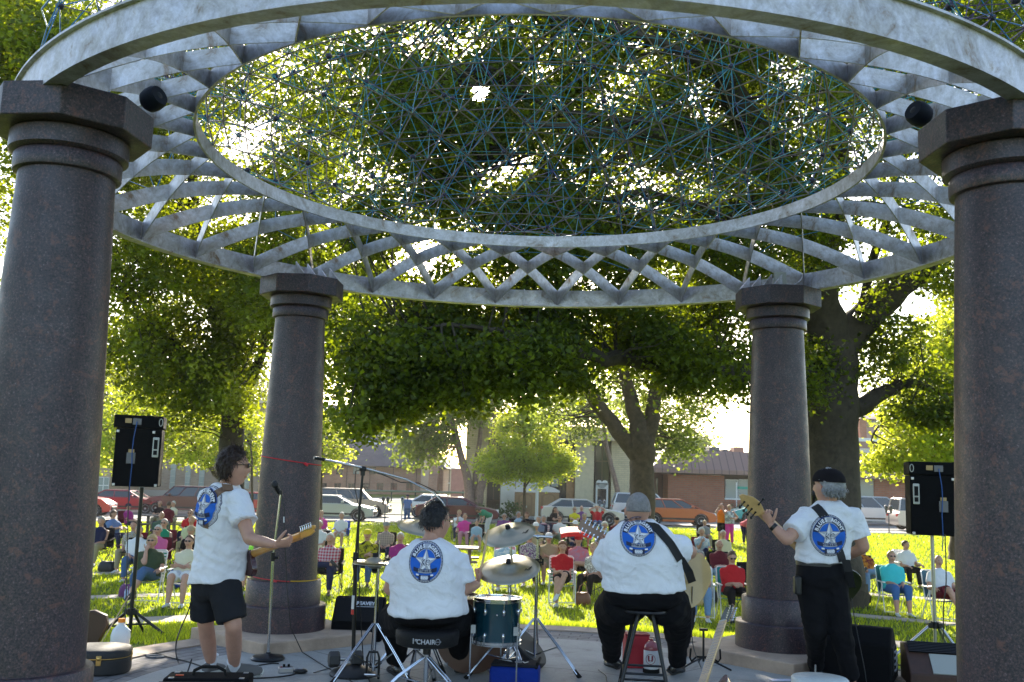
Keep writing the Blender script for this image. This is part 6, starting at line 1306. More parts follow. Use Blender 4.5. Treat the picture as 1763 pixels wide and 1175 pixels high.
sp_ = U(609, 1037, Y0)-o; MB().tube([sp_-Vector((0, 0, .05)), sp_+Vector((0, 0, .05))], .0165, 10).build('label', trim, t); MB().tube([sp_-Vector((0, 0, .09)), sp_-Vector((0, 0, .055))], .0165, 10).build('label', mat('red_tag', (.6, .03, .02), .5), t)
a = U(543, 788, Y0-.25)-o; e = U(700, 826, Y0+.25)-o; b = MB(); b.tube([a, top+Vector((0, 0, .01)), e], .0085, 10); b.build('boom', chrome, t); b = MB(); b.tube([a-Vector((.01, 0, 0)), a+(top-a)*.18], .014, 10); b.build('counterweight', blackm, t); b = MB(); b.ell(top, (.03, .02, .024)); b.tube([top, top-Vector((0, 0, .05))], .018, 10); b.build('swivel', blackm, t)
b = MB(); b.tube([e, U(720, 836, Y0+.3)-o, U(745, 848, Y0+.34)-o, U(760, 862, Y0+.36)-o, U(766, 872, Y0+.36)-o], .0075, 10); b.build('gooseneck', chrome, t)
b = MB(); b.tube([top, U(612, 812, Y0)-o, U(611, 840, Y0)-o, U(617, 870, Y0)-o, U(618, 905, Y0)-o, U(617, 960, Y0)-o, U(620, 1050, Y0)-o, ST(626, 1150)-o+Vector((0, 0, .01)), ST(640, 1185)-o+Vector((0, 0, .01))], .0042, 6); b.tube([top, U(640, 812, Y0+.1)-o, U(660, 818, Y0+.2)-o, U(690, 831, Y0+.25)-o, U(720, 832, Y0+.3)-o, U(748, 845, Y0+.34)-o, U(762, 862, Y0+.36)-o], .004, 6); b.build('cable', blackc, t)
mic(t, U(770, 905, Y0+.36)-o, U(767, 880, Y0+.36)-o)
def dumbbell(px, py, rz, lab, z=.06):
    p = ST(px, py); t = Wd('dumbbell', lab, 'dumbbell', (p.x, p.y, z+.05), rz); 
    for s in (-1, 1):
        b = MB(); b.loft([[Vector((s*x, r*math.cos(PI/6+k*PI/3), r*math.sin(PI/6+k*PI/3))) for k in range(6)] for x, r in ((.045, .05), (.055, .058), (.115, .058), (.125, .05))]); b.build('weight', mat('hex_weight', (.03, .031, .033), .5), t, smooth=False)
    b = MB(); b.cyl((-.05, 0, 0), (.05, 0, 0), .016, n=12); b.build('grip', chr2, t)
dumbbell(593, 1163, R(20), 'black hexagonal dumbbell lying on the base of the boom stand', .07)
# drum kit
shell = mat('dark_teal_drum_shell', (.004, .045, .07), .22, .3, coat=.8); skin_d = mat('white_drum_head', (.62, .62, .60), .5); hoopw = mat('brown_wood_hoop', (.10, .045, .025), .35, coat=.4); bronze = mat('cymbal_bronze', (.44, .40, .30), .32, .85, var=.15, vs=4); felt = mat('black_felt', (.01, .01, .015), .9)
yd = 7.34; c0 = U(857, 1030, yd); zt = c0.z; rr = 40*yd/F; zb = U(857, 1106, yd).z; t = Wd('floor_tom', 'dark teal floor tom drum with chrome lugs right of the drummer', 'drum', (c0.x, yd, 0))
MB().lathe([(rr*.97, zb), (rr*.97, zt-.01)], n=56, cap=False).build('shell', shell, t); MB().lathe([(.001, zt-.004), (rr*.97, zt-.004)], n=56, cap=False).build('drum_head', skin_d, t)
for z, nm in ((zt-.022, 'hoop'), (zb-.008, 'hoop')): MB().lathe([(rr*.975, z), (rr*1.03, z), (rr*1.03, z+.006), (rr*1.0, z+.010), (rr*1.0, z+.026), (rr*1.03, z+.030), (rr*.975, z+.030), (rr*.965, z+.02)], n=56).build(nm, chrome, t)
for k in range(8):
    a = 2*PI*(k+.35)/8; cx_, cy_ = math.cos(a), math.sin(a)
    for z, s in ((zt-.085, 1), (zb+.065, -1)):
        b = MB(); b.ell((rr*1.0*cx_, rr*1.0*cy_, z), (.013, .013, .024), n=10, k=8); b.cyl((rr*1.02*cx_, rr*1.02*cy_, z), (rr*1.02*cx_, rr*1.02*cy_, z+s*.075), .0035, n=6); b.build('lug', chrome, t)
for a in (R(200), R(320), R(80)):
    b = MB(); x, y = (rr+.022)*math.cos(a), (rr+.022)*math.sin(a); b.cyl((x, y, .012), (x, y, zb+.16), .0065, n=10); b.box((rr*1.03*math.cos(a), rr*1.03*math.sin(a), zb+.10), (.035, .035, .06)); lg = b.build('leg', chrome, t); MB().cyl((x, y, 0), (x, y, .03), .012, n=10).build('rubber_foot', rubber, lg)
b = MB(); b.ell((0, -rr*1.0, zt-.10), .008); b.build('air_vent', chrome, t)
# bass drum (axis along y)
yb = 7.75; c0 = U(812, 1095, yb); R_ = .275; t = Wd('bass_drum', 'large bass drum with brown hoops lying on its side behind the drummer stool', 'drum', (c0.x, yb, R_+.01)); M = Matrix.Rotation(R(90-6), 4, 'X') @ Matrix.Identity(4)
M = Matrix.Rotation(R(8), 4, 'Z') @ Matrix.Rotation(PI/2, 4, 'X')
MB().lathe([(R_*.96, -.38), (R_*.96, .0)], n=56, M=M, cap=False).build('shell', shell, t); MB().lathe([(.001, .012), (R_*.93, .012)], n=56, M=M, cap=False).build('drum_head', mat('clear_brown_head', (.16, .11, .09), .2, coat=.5), t)
MB().lathe([(.001, .0135), (.085, .0135), (.085, .0150), (.001, .0150)], n=30, M=M).build('head_patch', mat('pale_patch', (.5, .48, .44), .5), t)
MB().lathe([(R_*.80, .0125), (R_*.93, .0125), (R_*.93, .0145), (R_*.80, .0145)], n=56, M=M, cap=False).build('damping_ring', rubber, t)
MB().lathe([(R_*.93, .0), (R_*1.02, .0), (R_*1.02, .045), (R_*.93, .045)], n=56, M=M).build('hoop', hoopw, t); MB().lathe([(R_*.93, -.42), (R_*1.02, -.42), (R_*1.02, -.38), (R_*.93, -.38)], n=56, M=M).build('hoop', hoopw, t)
for k in range(10):
    a = 2*PI*k/10+.2; b = MB(); b.cyl((R_*1.04*math.cos(a), R_*1.04*math.sin(a), .05), (R_*1.02*math.cos(a), R_*1.02*math.sin(a), -.1), .005, n=6, M=M); b.box((R_*1.03*math.cos(a), R_*1.03*math.sin(a), .03), (.028, .028, .03), M=M); b.build('claw', chrome, t)
def cymbal(px, py, Y, rad, tilt, roll, label, sign=True, z=None, kind='cymbal'):
    c = U(px, py, Y); t = Wd('cymbal', label, 'cymbal', c, 0, 'bronze cymbals of the drum kit'); t.rotation_euler = (tilt, roll, 0)
    MB().lathe([(.006, .034), (.03, .031), (.048, .020), (.058, .008), (rad*.5, .0), (rad*.8, -.008), (rad, -.018), (rad, -.0195), (rad*.8, -.0095), (rad*.5, -.0015), (.058, .0065), (.046, .018), (.03, .0295), (.006, .0325)], n=72, cap=False).build('plate', bronze, t, ang=80)
    b = MB(); b.cyl((0, 0, .028), (0, 0, .062), .019, .017, n=16); b.build('felt', felt, t)
    if sign:
        V, Fs = textmesh('R', .05, .001); b = MB(); b.tube([(rad*.50, -rad*.30, .0), (rad*.54, -rad*.20, .0), (rad*.60, -rad*.30, -.001), (rad*.66, -rad*.22, -.002), (rad*.74, -rad*.06, -.003), (rad*.62, -rad*.2, -.001)], .0022, 5); b.build('signature', rubber, t)
    return c, t
TL = R(22)
cymbal(876, 917, 7.45, .205, TL, R(-13), 'upper crash cymbal on the right, tilted towards the drummer')
cymbal(876, 977, 7.3, .232, TL, R(-7), 'lower ride cymbal above the floor tom')
cymbal(725, 905, 7.95, .19, R(16), R(8), 'crash cymbal partly behind the drummer head')
c, hh1 = cymbal(645, 967, 7.42, .165, 0, R(1), 'top hi-hat cymbal left of the drummer', False); c2, hh2 = cymbal(645, 972, 7.42, .165, PI, R(1), 'bottom hi-hat cymbal left of the drummer', False)
def stand(px, py, Y, ztop, label, legs, zh, parts=True, zlow=.12, m=None):
    p = ST(px, py) if Y is None else Vector((U(px, 1000, Y).x, Y, 0)); t = Wd('cymbal_stand', label, 'cymbal stand', (p.x, p.y, 0)); m = m or chrome
    b = MB(); b.cyl((0, 0, zlow), (0, 0, zh+.45), .0135, n=12); b.build('lower_tube', m, t); b = MB(); b.cyl((0, 0, zh+.42), (0, 0, ztop), .0095, n=12); b.build('upper_tube', m, t)
    b = MB(); b.cyl((0, 0, zh+.40), (0, 0, zh+.47), .019, n=12); b.tube([(0, 0, zh+.44), (.04, -.01, .0+zh+.44)], .006, 8); b.tube([(.045, -.01, zh+.42), (.045, -.01, zh+.47)], .008, 8); b.build('clutch', blackm, t)
    for a, L in legs:
        d = Vector((math.cos(a), math.sin(a), 0)); b = MB()
        for s in (-.011, .011): q = Vector((-d.y, d.x, 0))*s; b.tube([d*.015+q+Vector((0, 0, zh)), d*L*.55+q+Vector((0, 0, zh*.52)), d*L+q+Vector((0, 0, .025))], .0065, 8)
        lg = b.build('leg', m, t); MB().tube([d*(L-.03)+Vector((0, 0, .05)), d*(L+.02)+Vector((0, 0, .0))], [.014, .019], 10).build('rubber_foot', rubber, lg)
        b = MB(); b.tube([(0, 0, zlow+.02), d*L*.55+Vector((0, 0, zh*.52))], .006, 8); b.build('brace', m, t)
    return t, p
t, p = stand(924, 1130, 7.95, U(927, 925, 7.95).z, 'chrome double braced cymbal stand right of the floor tom', [(R(-35), .40), (R(205), .36), (R(85), .38)], .40, zlow=.10)
b = MB(); zz = U(927, 925, 7.95).z; b.tube([(-.12, 0, zz+.01), (.12, 0, zz+.002)], .011, 10); b.ell((0, 0, zz), .02); b.build('boom', chrome, t)
for (px, py, Y, lab, lx) in ((876, 917, 7.45, 'thin chrome arm stand under the two right cymbals', None),):
    c = U(px, py, Y); t, p = stand(878, 1100, 7.6, c.z-.05, 'slim cymbal stand rising behind the floor tom', [(R(-60), .3), (R(190), .3), (R(70), .3)], .35); b = MB(); q = c-Vector((p.x, p.y, 0)); b.tube([(0, 0, q.z-.06), q-Vector((0, .02, .0))], .006, 8); b.build('arm', chrome, t)
c = U(725, 905, 7.95); stand(726, 1100, 7.97, c.z, 'cymbal stand hidden behind the drummer', [(R(-50), .33), (R(200), .33), (R(80), .33)], .38)
c = U(645, 969, 7.42); t, p = stand(650, 1150, 7.43, c.z+.02, 'hi-hat stand with pedal left of the drummer', [(R(225), .36), (R(-20), .30), (R(100), .3)], .40, zlow=.06)
b = MB(); b.cyl((0, 0, c.z), (0, 0, c.z+.16), .004, n=8); b.build('pull_rod', chrome, t); b = MB(); b.tube([(-.045, -.03, .01), (-.045, -.03, .16), (-.03, -.03, .20), (.03, -.03, .20), (.045, -.03, .16), (.045, -.03, .01)], .009, 8); b.build('pedal_frame', blackm, t); b = MB(); b.box((.01, -.12, .05), (.085, .26, .012), X=Matrix.Rotation(R(-14), 3, 'X')); b.build('pedal', chr2, t, bev=.003)
# snare, sticks
c = U(717, 1035, 7.5); t = Wd('snare_drum', 'snare drum in front of the drummer knees', 'drum', (c.x, 7.55, 0)); MB().lathe([(.17, .50), (.17, .63)], n=48, cap=False).build('shell', chrome, t); MB().lathe([(.001, .625), (.168, .625)], n=48, cap=False).build('drum_head', skin_d, t)
for z in (.50, .615): MB().lathe([(.165, z), (.182, z), (.182, z+.018), (.165, z+.018)], n=48).build('hoop', chrome, t)
for k in range(3): a = 2*PI*k/3+.4; b = MB(); b.tube([(0, 0, .2), (.24*math.cos(a), .24*math.sin(a), .01)], .008, 8); b.tube([(0, 0, .42), (.13*math.cos(a), .13*math.sin(a), .495)], .006, 8); b.build('leg', chrome, t)
MB().cyl((0, 0, .1), (0, 0, .44), .012, n=10).build('post', chrome, t)
stick = mat('hickory_stick', (.55, .38, .22), .5)
def tube_thing(name, label, cat, pts, r, m, n=10): o = Vector(pts[0]); b = MB(); b.tube([Vector(p)-o for p in pts], r, n); ob = b.build(name, m); ob.location = o; return tag(ob, label, cat)
tube_thing('drumstick', 'pale drumstick held upright in the drummer right hand', 'drumstick', [U(822, 1012, 7.2), U(832, 962, 7.25), U(840, 915, 7.3), U(841, 911, 7.3)], [.008, .008, .0065, .004], stick)
tube_thing('drumstick', 'spare drumstick poking up behind the floor tom', 'drumstick', [U(849, 1050, 7.6), U(844, 1025, 7.62), U(840, 1012, 7.62)], [.007, .007, .004], chr2)
# throne
p = Vector((U(737, 1080, 7.0).x, 6.98, 0)); zs = .44; t = Wd('drum_stool', 'round black padded drum stool with printed name under the drummer', 'stool', p)
MB().lathe([(.001, zs-.105), (.19, zs-.105), (.215, zs-.095), (.222, zs-.05), (.222, zs-.01), (.205, zs+.005), (.001, zs+.01)], n=56).build('seat', mat('black_vinyl', (.008, .008, .009), .6, bump=.15, bs=80, spec=.2), t, ang=50)
b = MB(); xo = -.085
def wrap(s, size, zc, ph0, m=0):
    V, Fs = textmesh(s, size, .001); V2 = []
    for v in V: a = -PI/2+ph0+v[0]/.224; V2.append((.2245*math.cos(a), .2245*math.sin(a), zc+v[1]))
    b.add(V2, Fs, m)
wrap('1', .05, zs-.052, -.36); wrap('ST', .018, zs-.044, -.27); wrap('CHAIR', .044, zs-.054, .03)
b.tube([(.2248*math.cos(-PI/2+.40+.075*math.cos(q)), .2248*math.sin(-PI/2+.40+.075*math.cos(q)), zs-.053+.019*math.sin(q)) for q in np.linspace(0, 2*PI, 19)], .0014, 4)
b.tube([(.2248*math.cos(-PI/2+.40+x), .2248*math.sin(-PI/2+.40+x), zs-.053) for x in np.linspace(-.11, .11, 8)], .0014, 4); b.build('seat_lettering', mat('grey_lettering', (.4, .4, .42), .5), t, smooth=False)
MB().cyl((0, 0, .06), (0, 0, zs-.1), .016, n=14).build('post', chrome, t); MB().cyl((0, 0, .27), (0, 0, .33), .028, n=12).build('clutch', blackm, t)
for k in range(3):
    a = R(-38)+2*PI*k/3; d = Vector((math.cos(a), math.sin(a), 0)); b = MB()
    for s in (-.014, .014): q = Vector((-d.y, d.x, 0))*s; b.tube([d*.02+q+Vector((0, 0, .25)), d*.20+q+Vector((0, 0, .13)), d*.32+q+Vector((0, 0, .02))], .007, 8)
    lg = b.build('leg', chrome, t); MB().tube([d*.29+Vector((0, 0, .04)), d*.34], [.015, .02], 10).build('rubber_foot', rubber, lg); b = MB(); b.tube([(0, 0, .07), d*.2+Vector((0, 0, .13))], .006, 8); b.build('brace', chrome, t)
# gig lid leaning
p = ST(905, 1150); t = Wd('drum_case_lid', 'black round drum case lid leaning under the floor tom', 'case lid', (p.x, p.y, .0)); M = Matrix.Translation((0, .0, .16)) @ Matrix.Rotation(R(42), 4, 'Y') @ Matrix.Rotation(R(14), 4, 'X') @ Matrix.Translation((0, 0, -.02)); b = MB(); b.lathe([(.001, -.01), (.19, -.01), (.2, .0), (.2, .04), (.19, .05), (.001, .05)], n=40, M=M); b.build('lid', mat('black_fibre', (.01, .01, .012), .6), t)
# blue bag
p = ST(884, 1185); t = Wd('cooler_bag', 'royal blue bag with black top and white logo at the bottom edge', 'bag', (p.x, p.y, 0), R(-6)); MB().box((0, .1, .07), (.36, .22, .15)).build('bag_body', cloth((.006, .03, .25)), t, bev=.03, seg=3); MB().box((0, .1, .155), (.34, .21, .02)).build('bag_lid', cloth((.02, .022, .03)), t, bev=.008)
V, Fs = textmesh('CV', .075, .004); b = MB(); b.add([(q[0]+.045, q[1]+.09, .1665) for q in V], Fs); b.add([(-.14, .16, .1665), (-.04, .15, .1665), (-.02, .08, .1665), (-.07, .12, .1665)], [(0, 1, 2, 3)]); b.build('logo', trim, t, smooth=False); b = MB(); b.tube([(.15, .02, .12), (.17, 0, .18), (.18, .1, .2), (.16, .2, .15)], .012, 8); b.build('handle', rubber, t)
# stool under the guitarist, cooler bag and jug below it
sx_, sy_ = U(1110, 1050, 6.72).x, 6.72; zs = .655; t = Wd('bar_stool', 'tall black metal stool under the seated guitarist', 'stool', (sx_, sy_, 0)); MB().lathe([(.001, zs-.02), (.15, zs-.02), (.158, zs-.01), (.155, zs), (.001, zs+.004)], n=40).build('seat', blackm, t)
FEET = [(-.22, -.20), (.16, -.24), (.20, .18), (-.16, .22)]; tops = [(-.05, -.06), (.04, -.07), (.07, .05), (-.06, .06)]
for (fx, fy), (tx, ty) in zip(FEET, tops): b = MB(); b.cyl((tx, ty, zs-.02), (fx, fy, 0.01), .0125, n=10); lg = b.build('leg', blackm, t); MB().cyl((fx, fy, 0), (fx, fy, .03), .018, n=10).build('rubber_foot', rubber, lg)
for zr in (.16, .26):
    for k in range(4):
        f = 1-zr/zs; a = [tops[k][i]*(1-f)+FEET[k][i]*f for i in (0, 1)]; k2 = (k+1) % 4; c_ = [tops[k2][i]*(1-f)+FEET[k2][i]*f for i in (0, 1)]; b = MB(); b.cyl((a[0], a[1], zr), (c_[0], c_[1], zr), .008, n=8); b.build('rung', blackm, t)
p = ST(1098, 1152); t = Wd('cooler_bag', 'red upright cooler bag standing under the bar stool', 'bag', (p.x, p.y, 0), R(4)); MB().box((0, .08, .13), (.20, .14, .26)).build('bag_body', mat('red_fabric', (.42, .015, .03), .6, bump=.4, bs=12), t, bev=.012); MB().box((0, .08, .265), (.205, .145, .012)).build('bag_lid', mat('dark_red_lid', (.25, .01, .02), .6), t, bev=.004)
p = ST(1121, 1158); t = Wd('drink_jug', 'red and white insulated drink jug beside the red bag', 'jug', (p.x, p.y, 0)); MB().lathe([(.058, .03), (.062, .04), (.062, .17), (.058, .175)], n=32).build('jug_body', mat('white_jug', (.62, .63, .65), .35), t)
MB().lathe([(.06, .175), (.062, .185), (.055, .215), (.035, .235), (.016, .245), (.016, .26), (.001, .262)], n=32).build('dome', mat('clear_red_dome', (.35, .08, .09), .15, coat=.6), t); MB().lathe([(.001, 0), (.066, 0), (.066, .028), (.058, .032)], n=32).build('base', rubber, t)
V, Fs = textmesh('U', .06, .004); b = MB(); b.add([(.0628*math.cos(-PI/2+q[0]/.0625-.25), .0628*math.sin(-PI/2+q[0]/.0625-.25), .11+q[1]) for q in V], Fs); b.tube([(.0632*math.cos(-PI/2-.25+.62*math.cos(a)), .0632*math.sin(-PI/2-.25+.62*math.cos(a)), .11+.038*math.sin(a)) for a in np.linspace(0, 2*PI, 21)], .0022, 5); b.build('emblem', mat('maroon_print', (.22, .01, .03), .5), t, smooth=False)
# guitar stand
p = ST(1211, 1150); t = Wd('guitar_stand', 'empty black folding guitar stand right of the seated guitarist', 'guitar stand', (p.x, p.y, 0)); b = MB(); b.cyl((0, 0, .05), (0, 0, .30), .009, n=10); b.box((0, 0, .305), (.07, .02, .02)); b.build('post', blackm, t)
for s, lab in ((-1, 0), (1, 0)): b = MB(); b.tube([(0, 0, .085), (s*.06, -.02, .09), (s*.11, -.06, .06), (s*.125, -.075, .09), (s*.12, -.08, .16)], .008, 8, rnd=True); b.build('yoke', rubber, t); b = MB(); b.tube([(0, 0, .085), (s*.10, -.05, .05), (s*.20, -.12, .01)], .008, 8, rnd=True); b.build('leg', blackm, t)
b = MB(); b.tube([(0, 0, .085), (0, .12, .05), (0, .2, .01)], .008, 8, rnd=True); b.build('leg', blackm, t)
# effects pedal and its power lump
p = ST(492, 1158); t = Wd('effects_pedal', 'small grey effects pedal on the floor beside the microphone stand', 'pedal', (p.x, p.y, 0), R(15)); MB().box((0, 0, .02), (.11, .07, .04)).build('housing', chr2, t, bev=.005); b = MB()
for q in (-.015, .02): b.cyl((q, .01, .04), (q, .01, .058), .009, n=10)
b.build('knob', rubber, t); MB().cyl((-.035, -.01, .04), (-.035, -.01, .045), .006, n=8).build('red_light', mat('red_button', (.5, .05, .05), .4), t)
p = ST(517, 1160); t = Wd('foot_switch', 'black foot switch lump next to the grey pedal', 'pedal', (p.x, p.y, 0)); b = MB(); b.ell((0, 0, .018), (.055, .04, .02)); b.build('housing', blackm, t); MB().ell((0, .0, .034), (.022, .018, .008)).build('button', chr2, t)
# a pale round drum head lying at the bottom right, and paper
p = ST(1412, 1205); t = Wd('tambourine', 'white round drum head rim at the bottom edge by the bassist feet', 'drum', (p.x, p.y, 0)); MB().lathe([(.001, .15), (.19, .155), (.20, .145), (.20, .0)], n=48).build('shell', mat('white_weathered', (.66, .70, .68), .5, var=.15, vs=20), t, ang=60)
p = ST(1350, 1172); t = Wd('set_list', 'white sheet of paper lying on the floor beside the bassist', 'paper', (p.x, p.y, .004), R(8)); b = MB(); b.box((0, 0, .0), (.22, .08, .002)); b.build('sheet', mat('paper_white', (.65, .65, .75), .8), t, smooth=False)
# cables on the floor
def cable(label, pts, r=.0052, m=None):
    P, _ = smooth_path([Vector(p) for p in pts], [1]*len(pts), 6); o = P[0].copy(); b = MB(); b.tube([p-o for p in P], r, 6); ob = b.build('cable', m or blackc); ob.location = o; tag(ob, label, 'cable', 'black cables on the stage floor')
def fl(*q): return [ST(a, c)+Vector((0, 0, .006)) for a, c in q]
cable('black cable running from the coping past the guitar case to the guitarist feet', fl((238, 1117), (262, 1123), (290, 1133), (320, 1140), (350, 1150), (372, 1158)))
cable('black cable hanging from the guitar down to the black amplifier', [U(334, 1012, 7.2), U(325, 1050, 7.1), U(312, 1080, 7.0), U(303, 1110, 6.95), ST(305, 1140)+Vector((0, 0, .02)), ST(318, 1168)+Vector((0, 0, .02)), ST(326, 1188)+Vector((0, 0, .2))])
cable('black cable curving behind the mic stand base to the left floor monitor', fl((400, 1122), (440, 1113), (480, 1110), (520, 1106), (548, 1099), (568, 1092)))
cable('black cable loop between the grey pedal and the black amplifier', fl((430, 1150), (465, 1144), (480, 1144)))
cable('long black cable sweeping along the bottom edge under the foot switch', fl((425, 1170), (470, 1168), (505, 1163), (516, 1155)))
cable('pale thin cable from the boom stand base towards the floor monitor', fl((540, 1160), (575, 1150), (610, 1143), (660, 1138)), .004, mat('grey_cable', (.08, .08, .08), .6))
cable('thin cable near the left shoe of the seated guitarist', fl((1030, 1155), (1042, 1164), (1044, 1172), (1046, 1180)), .0035)
cable('thin cable hanging from the acoustic guitar to the floor', [U(1192, 1010, 6.9), U(1191, 1060, 6.9), U(1193, 1110, 6.95), ST(1206, 1150)+Vector((0, 0, .01)), ST(1216, 1170)+Vector((0, 0, .006)), ST(1222, 1185)+Vector((0, 0, .006))], .0035)
b0 = U(1183, 1005, 6.9)
cable('thin wire loop sticking out behind the acoustic guitar', [U(1186, 1004, 6.92), U(1196, 1000, 6.95), U(1208, 1003, 6.97), U(1212, 1009, 6.97), U(1206, 1013, 6.95), U(1194, 1010, 6.93), U(1187, 1006, 6.92)], .003)
cable('black cable hanging from the bass down beside the trouser leg', [U(1466, 1030, 7.35), U(1472, 1070, 7.3), U(1480, 1110, 7.25), U(1488, 1150, 7.2), ST(1493, 1185)+Vector((0, 0, .01))], .0035)
cable('tangle of black cable on the floor between the right monitor and the brown amplifier', fl((1535, 1150), (1545, 1146), (1556, 1150), (1548, 1156), (1535, 1154), (1528, 1160), (1545, 1164)), .007)
cable('black cable dropping from the left loudspeaker', [U(222, 838, 10.5), U(220, 900, 10.5), U(218, 1000, 10.4), U(216, 1060, 10.3), U(212, 1095, 10.0)], .006)
cable('black cable dropping from the right loudspeaker', [U(1627, 920, 10.3), U(1629, 1000, 10.3), U(1625, 1040, 10.3), U(1624, 1100, 10.3)], .006)
# bassist microphone stand (only the mic shows beside his face)
bp = ST(1398, 1160); bp.y = 7.75; bp.x = U(1402, 1000, 7.75).x; t = Wd('microphone_stand', 'microphone on a straight stand hidden in front of the bassist', 'microphone stand', (bp.x, bp.y, 0)); MB().lathe([(.13, 0), (.134, .012), (.12, .028), (.02, .05)], n=30).build('base', blackm, t); top = U(1402, 868, 7.75)-Vector((bp.x, bp.y, 0)); b = MB(); b.tube([(0, 0, .03), top], .009, 10); b.build('tube', chrome, t); mic(t, U(1403, 847, 7.6)-Vector((bp.x, bp.y, 0)), U(1400, 868, 7.75)-Vector((bp.x, bp.y, 0)))
# ================================================================ audience
def PY(p):
    d = Vector(p)-EYE; z = d.dot(_f); return 587.5-d.dot(_u)/z*F
def solveY(px, ytop, H):
    lo, hi = 11., 60.
    for _ in range(40):
        m = (lo+hi)/2; x = U(px, 900, m).x; y = PY((x, m, gz(x, m)+H))
        if y > ytop: lo = m
        else: hi = m
    return (lo+hi)/2
CH = {}
def chair_proto(kind):
    t = thing('folding_chair', 'x', 'chair'); fr = mat('chair_white_tube', (.70, .70, .70), .35) if kind == 'lawn' else mat('chair_black_tube', (.02, .02, .022), .4, .3); w = .27; M_ = mat('chair_fabric', (.1, .1, .1), .9)
    # chair faces -y
    if kind == 'lawn':
        for s in (-1, 1):
            b = MB(); b.tube([(s*w, -.26, 0), (s*w, -.10, .62), (s*w, -.08, .63)], .012, 8); b.build('leg', fr, t); b = MB(); b.tube([(s*w*.96, .30, 0), (s*w*.96, -.12, .60)], .012, 8); b.build('leg', fr, t)
            b = MB(); b.box((s*w, -.04, .645), (.055, .42, .022)); b.build('armrest', fr, t, bev=.006); b = MB(); b.tube([(s*w*.93, -.20, .40), (s*w*.93, .12, .37), (s*w*.93, .30, .92), (s*w*.8, .31, .95)], .012, 8); b.build('frame', fr, t)
        b = MB(); b.tube([(-w, -.25, .05), (w, -.25, .05)], .011, 8); b.build('crossbar', fr, t); b = MB(); b.tube([(-w*.8, .31, .95), (w*.8, .31, .95)], .012, 8); b.build('crossbar', fr, t)
        b = MB(); b.loft([[Vector((x, y, z-.03*(1-(x/w)**2))) for x in (-w*.9, -w*.4, 0, w*.4, w*.9)]+[Vector((x, y, z-.008-.03*(1-(x/w)**2))) for x in (w*.9, w*.4, 0, -w*.4, -w*.9)] for y, z in ((-.20, .405), (-.02, .395), (.13, .375))]); b.build('seat', M_, t, smooth=False)
        b = MB(); b.loft([[Vector((x, y+.04*(1-(x/w)**2), z)) for x in (-w*.9, -w*.4, 0, w*.4, w*.9)]+[Vector((x, y+.008+.04*(1-(x/w)**2), z)) for x in (w*.9, w*.4, 0, -w*.4, -w*.9)] for y, z in ((.13, .42), (.21, .66), (.29, .90), (.30, .94))]); b.build('backrest', M_, t, smooth=False)
    else:
        for s in (-1, 1):
            b = MB(); b.tube([(s*w*1.05, -.26, 0), (s*w*.95, .24, .46)], .009, 6); b.build('leg', fr, t); b = MB(); b.tube([(s*w*1.05, .26, 0), (s*w*.98, -.24, .44), (s*w*1.0, -.26, .62)], .009, 6); b.build('leg', fr, t)
            b = MB(); b.tube([(s*w*.98, .24, .02), (s*w*.98, .30, .92)], .009, 6); b.build('frame', fr, t); b = MB(); b.loft([[Vector((s*w*1.02-.04, y, z)), Vector((s*w*1.02+.04, y, z)), Vector((s*w*1.02+.04, y, z+.012)), Vector((s*w*1.02-.04, y, z+.012))] for y, z in ((-.28, .63), (-.05, .60), (.27, .66))]); b.build('armrest', M_, t, smooth=False)
        b = MB(); b.tube([(-w, -.25, .03), (w, .25, .42)], .008, 6); b.build('crossbar', fr, t); b = MB(); b.tube([(w, -.25, .03), (-w, .25, .42)], .008, 6); b.build('crossbar', fr, t)
        b = MB(); b.loft([[Vector((x, y, z-.05*(1-(x/w)**2))) for x in (-w, -w*.5, 0, w*.5, w)]+[Vector((x, y, z-.01-.05*(1-(x/w)**2))) for x in (w, w*.5, 0, -w*.5, -w)] for y, z in ((-.24, .45), (0, .42), (.22, .44))]); b.build('seat', M_, t, smooth=True)
        b = MB(); b.loft([[Vector((x, y+.05*(1-(x/w)**2), z)) for x in (-w, -w*.5, 0, w*.5, w)]+[Vector((x, y+.01+.05*(1-(x/w)**2), z)) for x in (w, w*.5, 0, -w*.5, -w)] for y, z in ((.22, .42), (.26, .66), (.30, .92))]); b.build('backrest', M_, t, smooth=True)
    return t
used = {}
def chair(kind, base, ang, m, label):
    if kind not in CH: CH[kind] = chair_proto(kind)
    t = CH[kind] if kind not in used else copy_tree(CH[kind]); used[kind] = 1
    t.location = base; t.rotation_euler.z = ang; t['label'] = label; t['category'] = 'chair'; t['group'] = 'folding chairs on the lawn'
    for c in t.children:
        if c.name.split('.')[0] in ('seat', 'backrest', 'armrest') and (kind == 'camp' or 'arm' not in c.name): c.material_slots[0].link = 'OBJECT'; c.material_slots[0].material = m
HC = {'grey': (.34, .32, .30), 'white': (.62, .60, .56), 'brown': (.09, .045, .025), 'blond': (.50, .34, .16), 'dark': (.02, .014, .012), 'auburn': (.20, .07, .03), 'red': (.35, .10, .04)}
def hm(k): return mat('hair_'+k, HC[k], .6, var=.4, vs=30, bump=.6, bs=60)
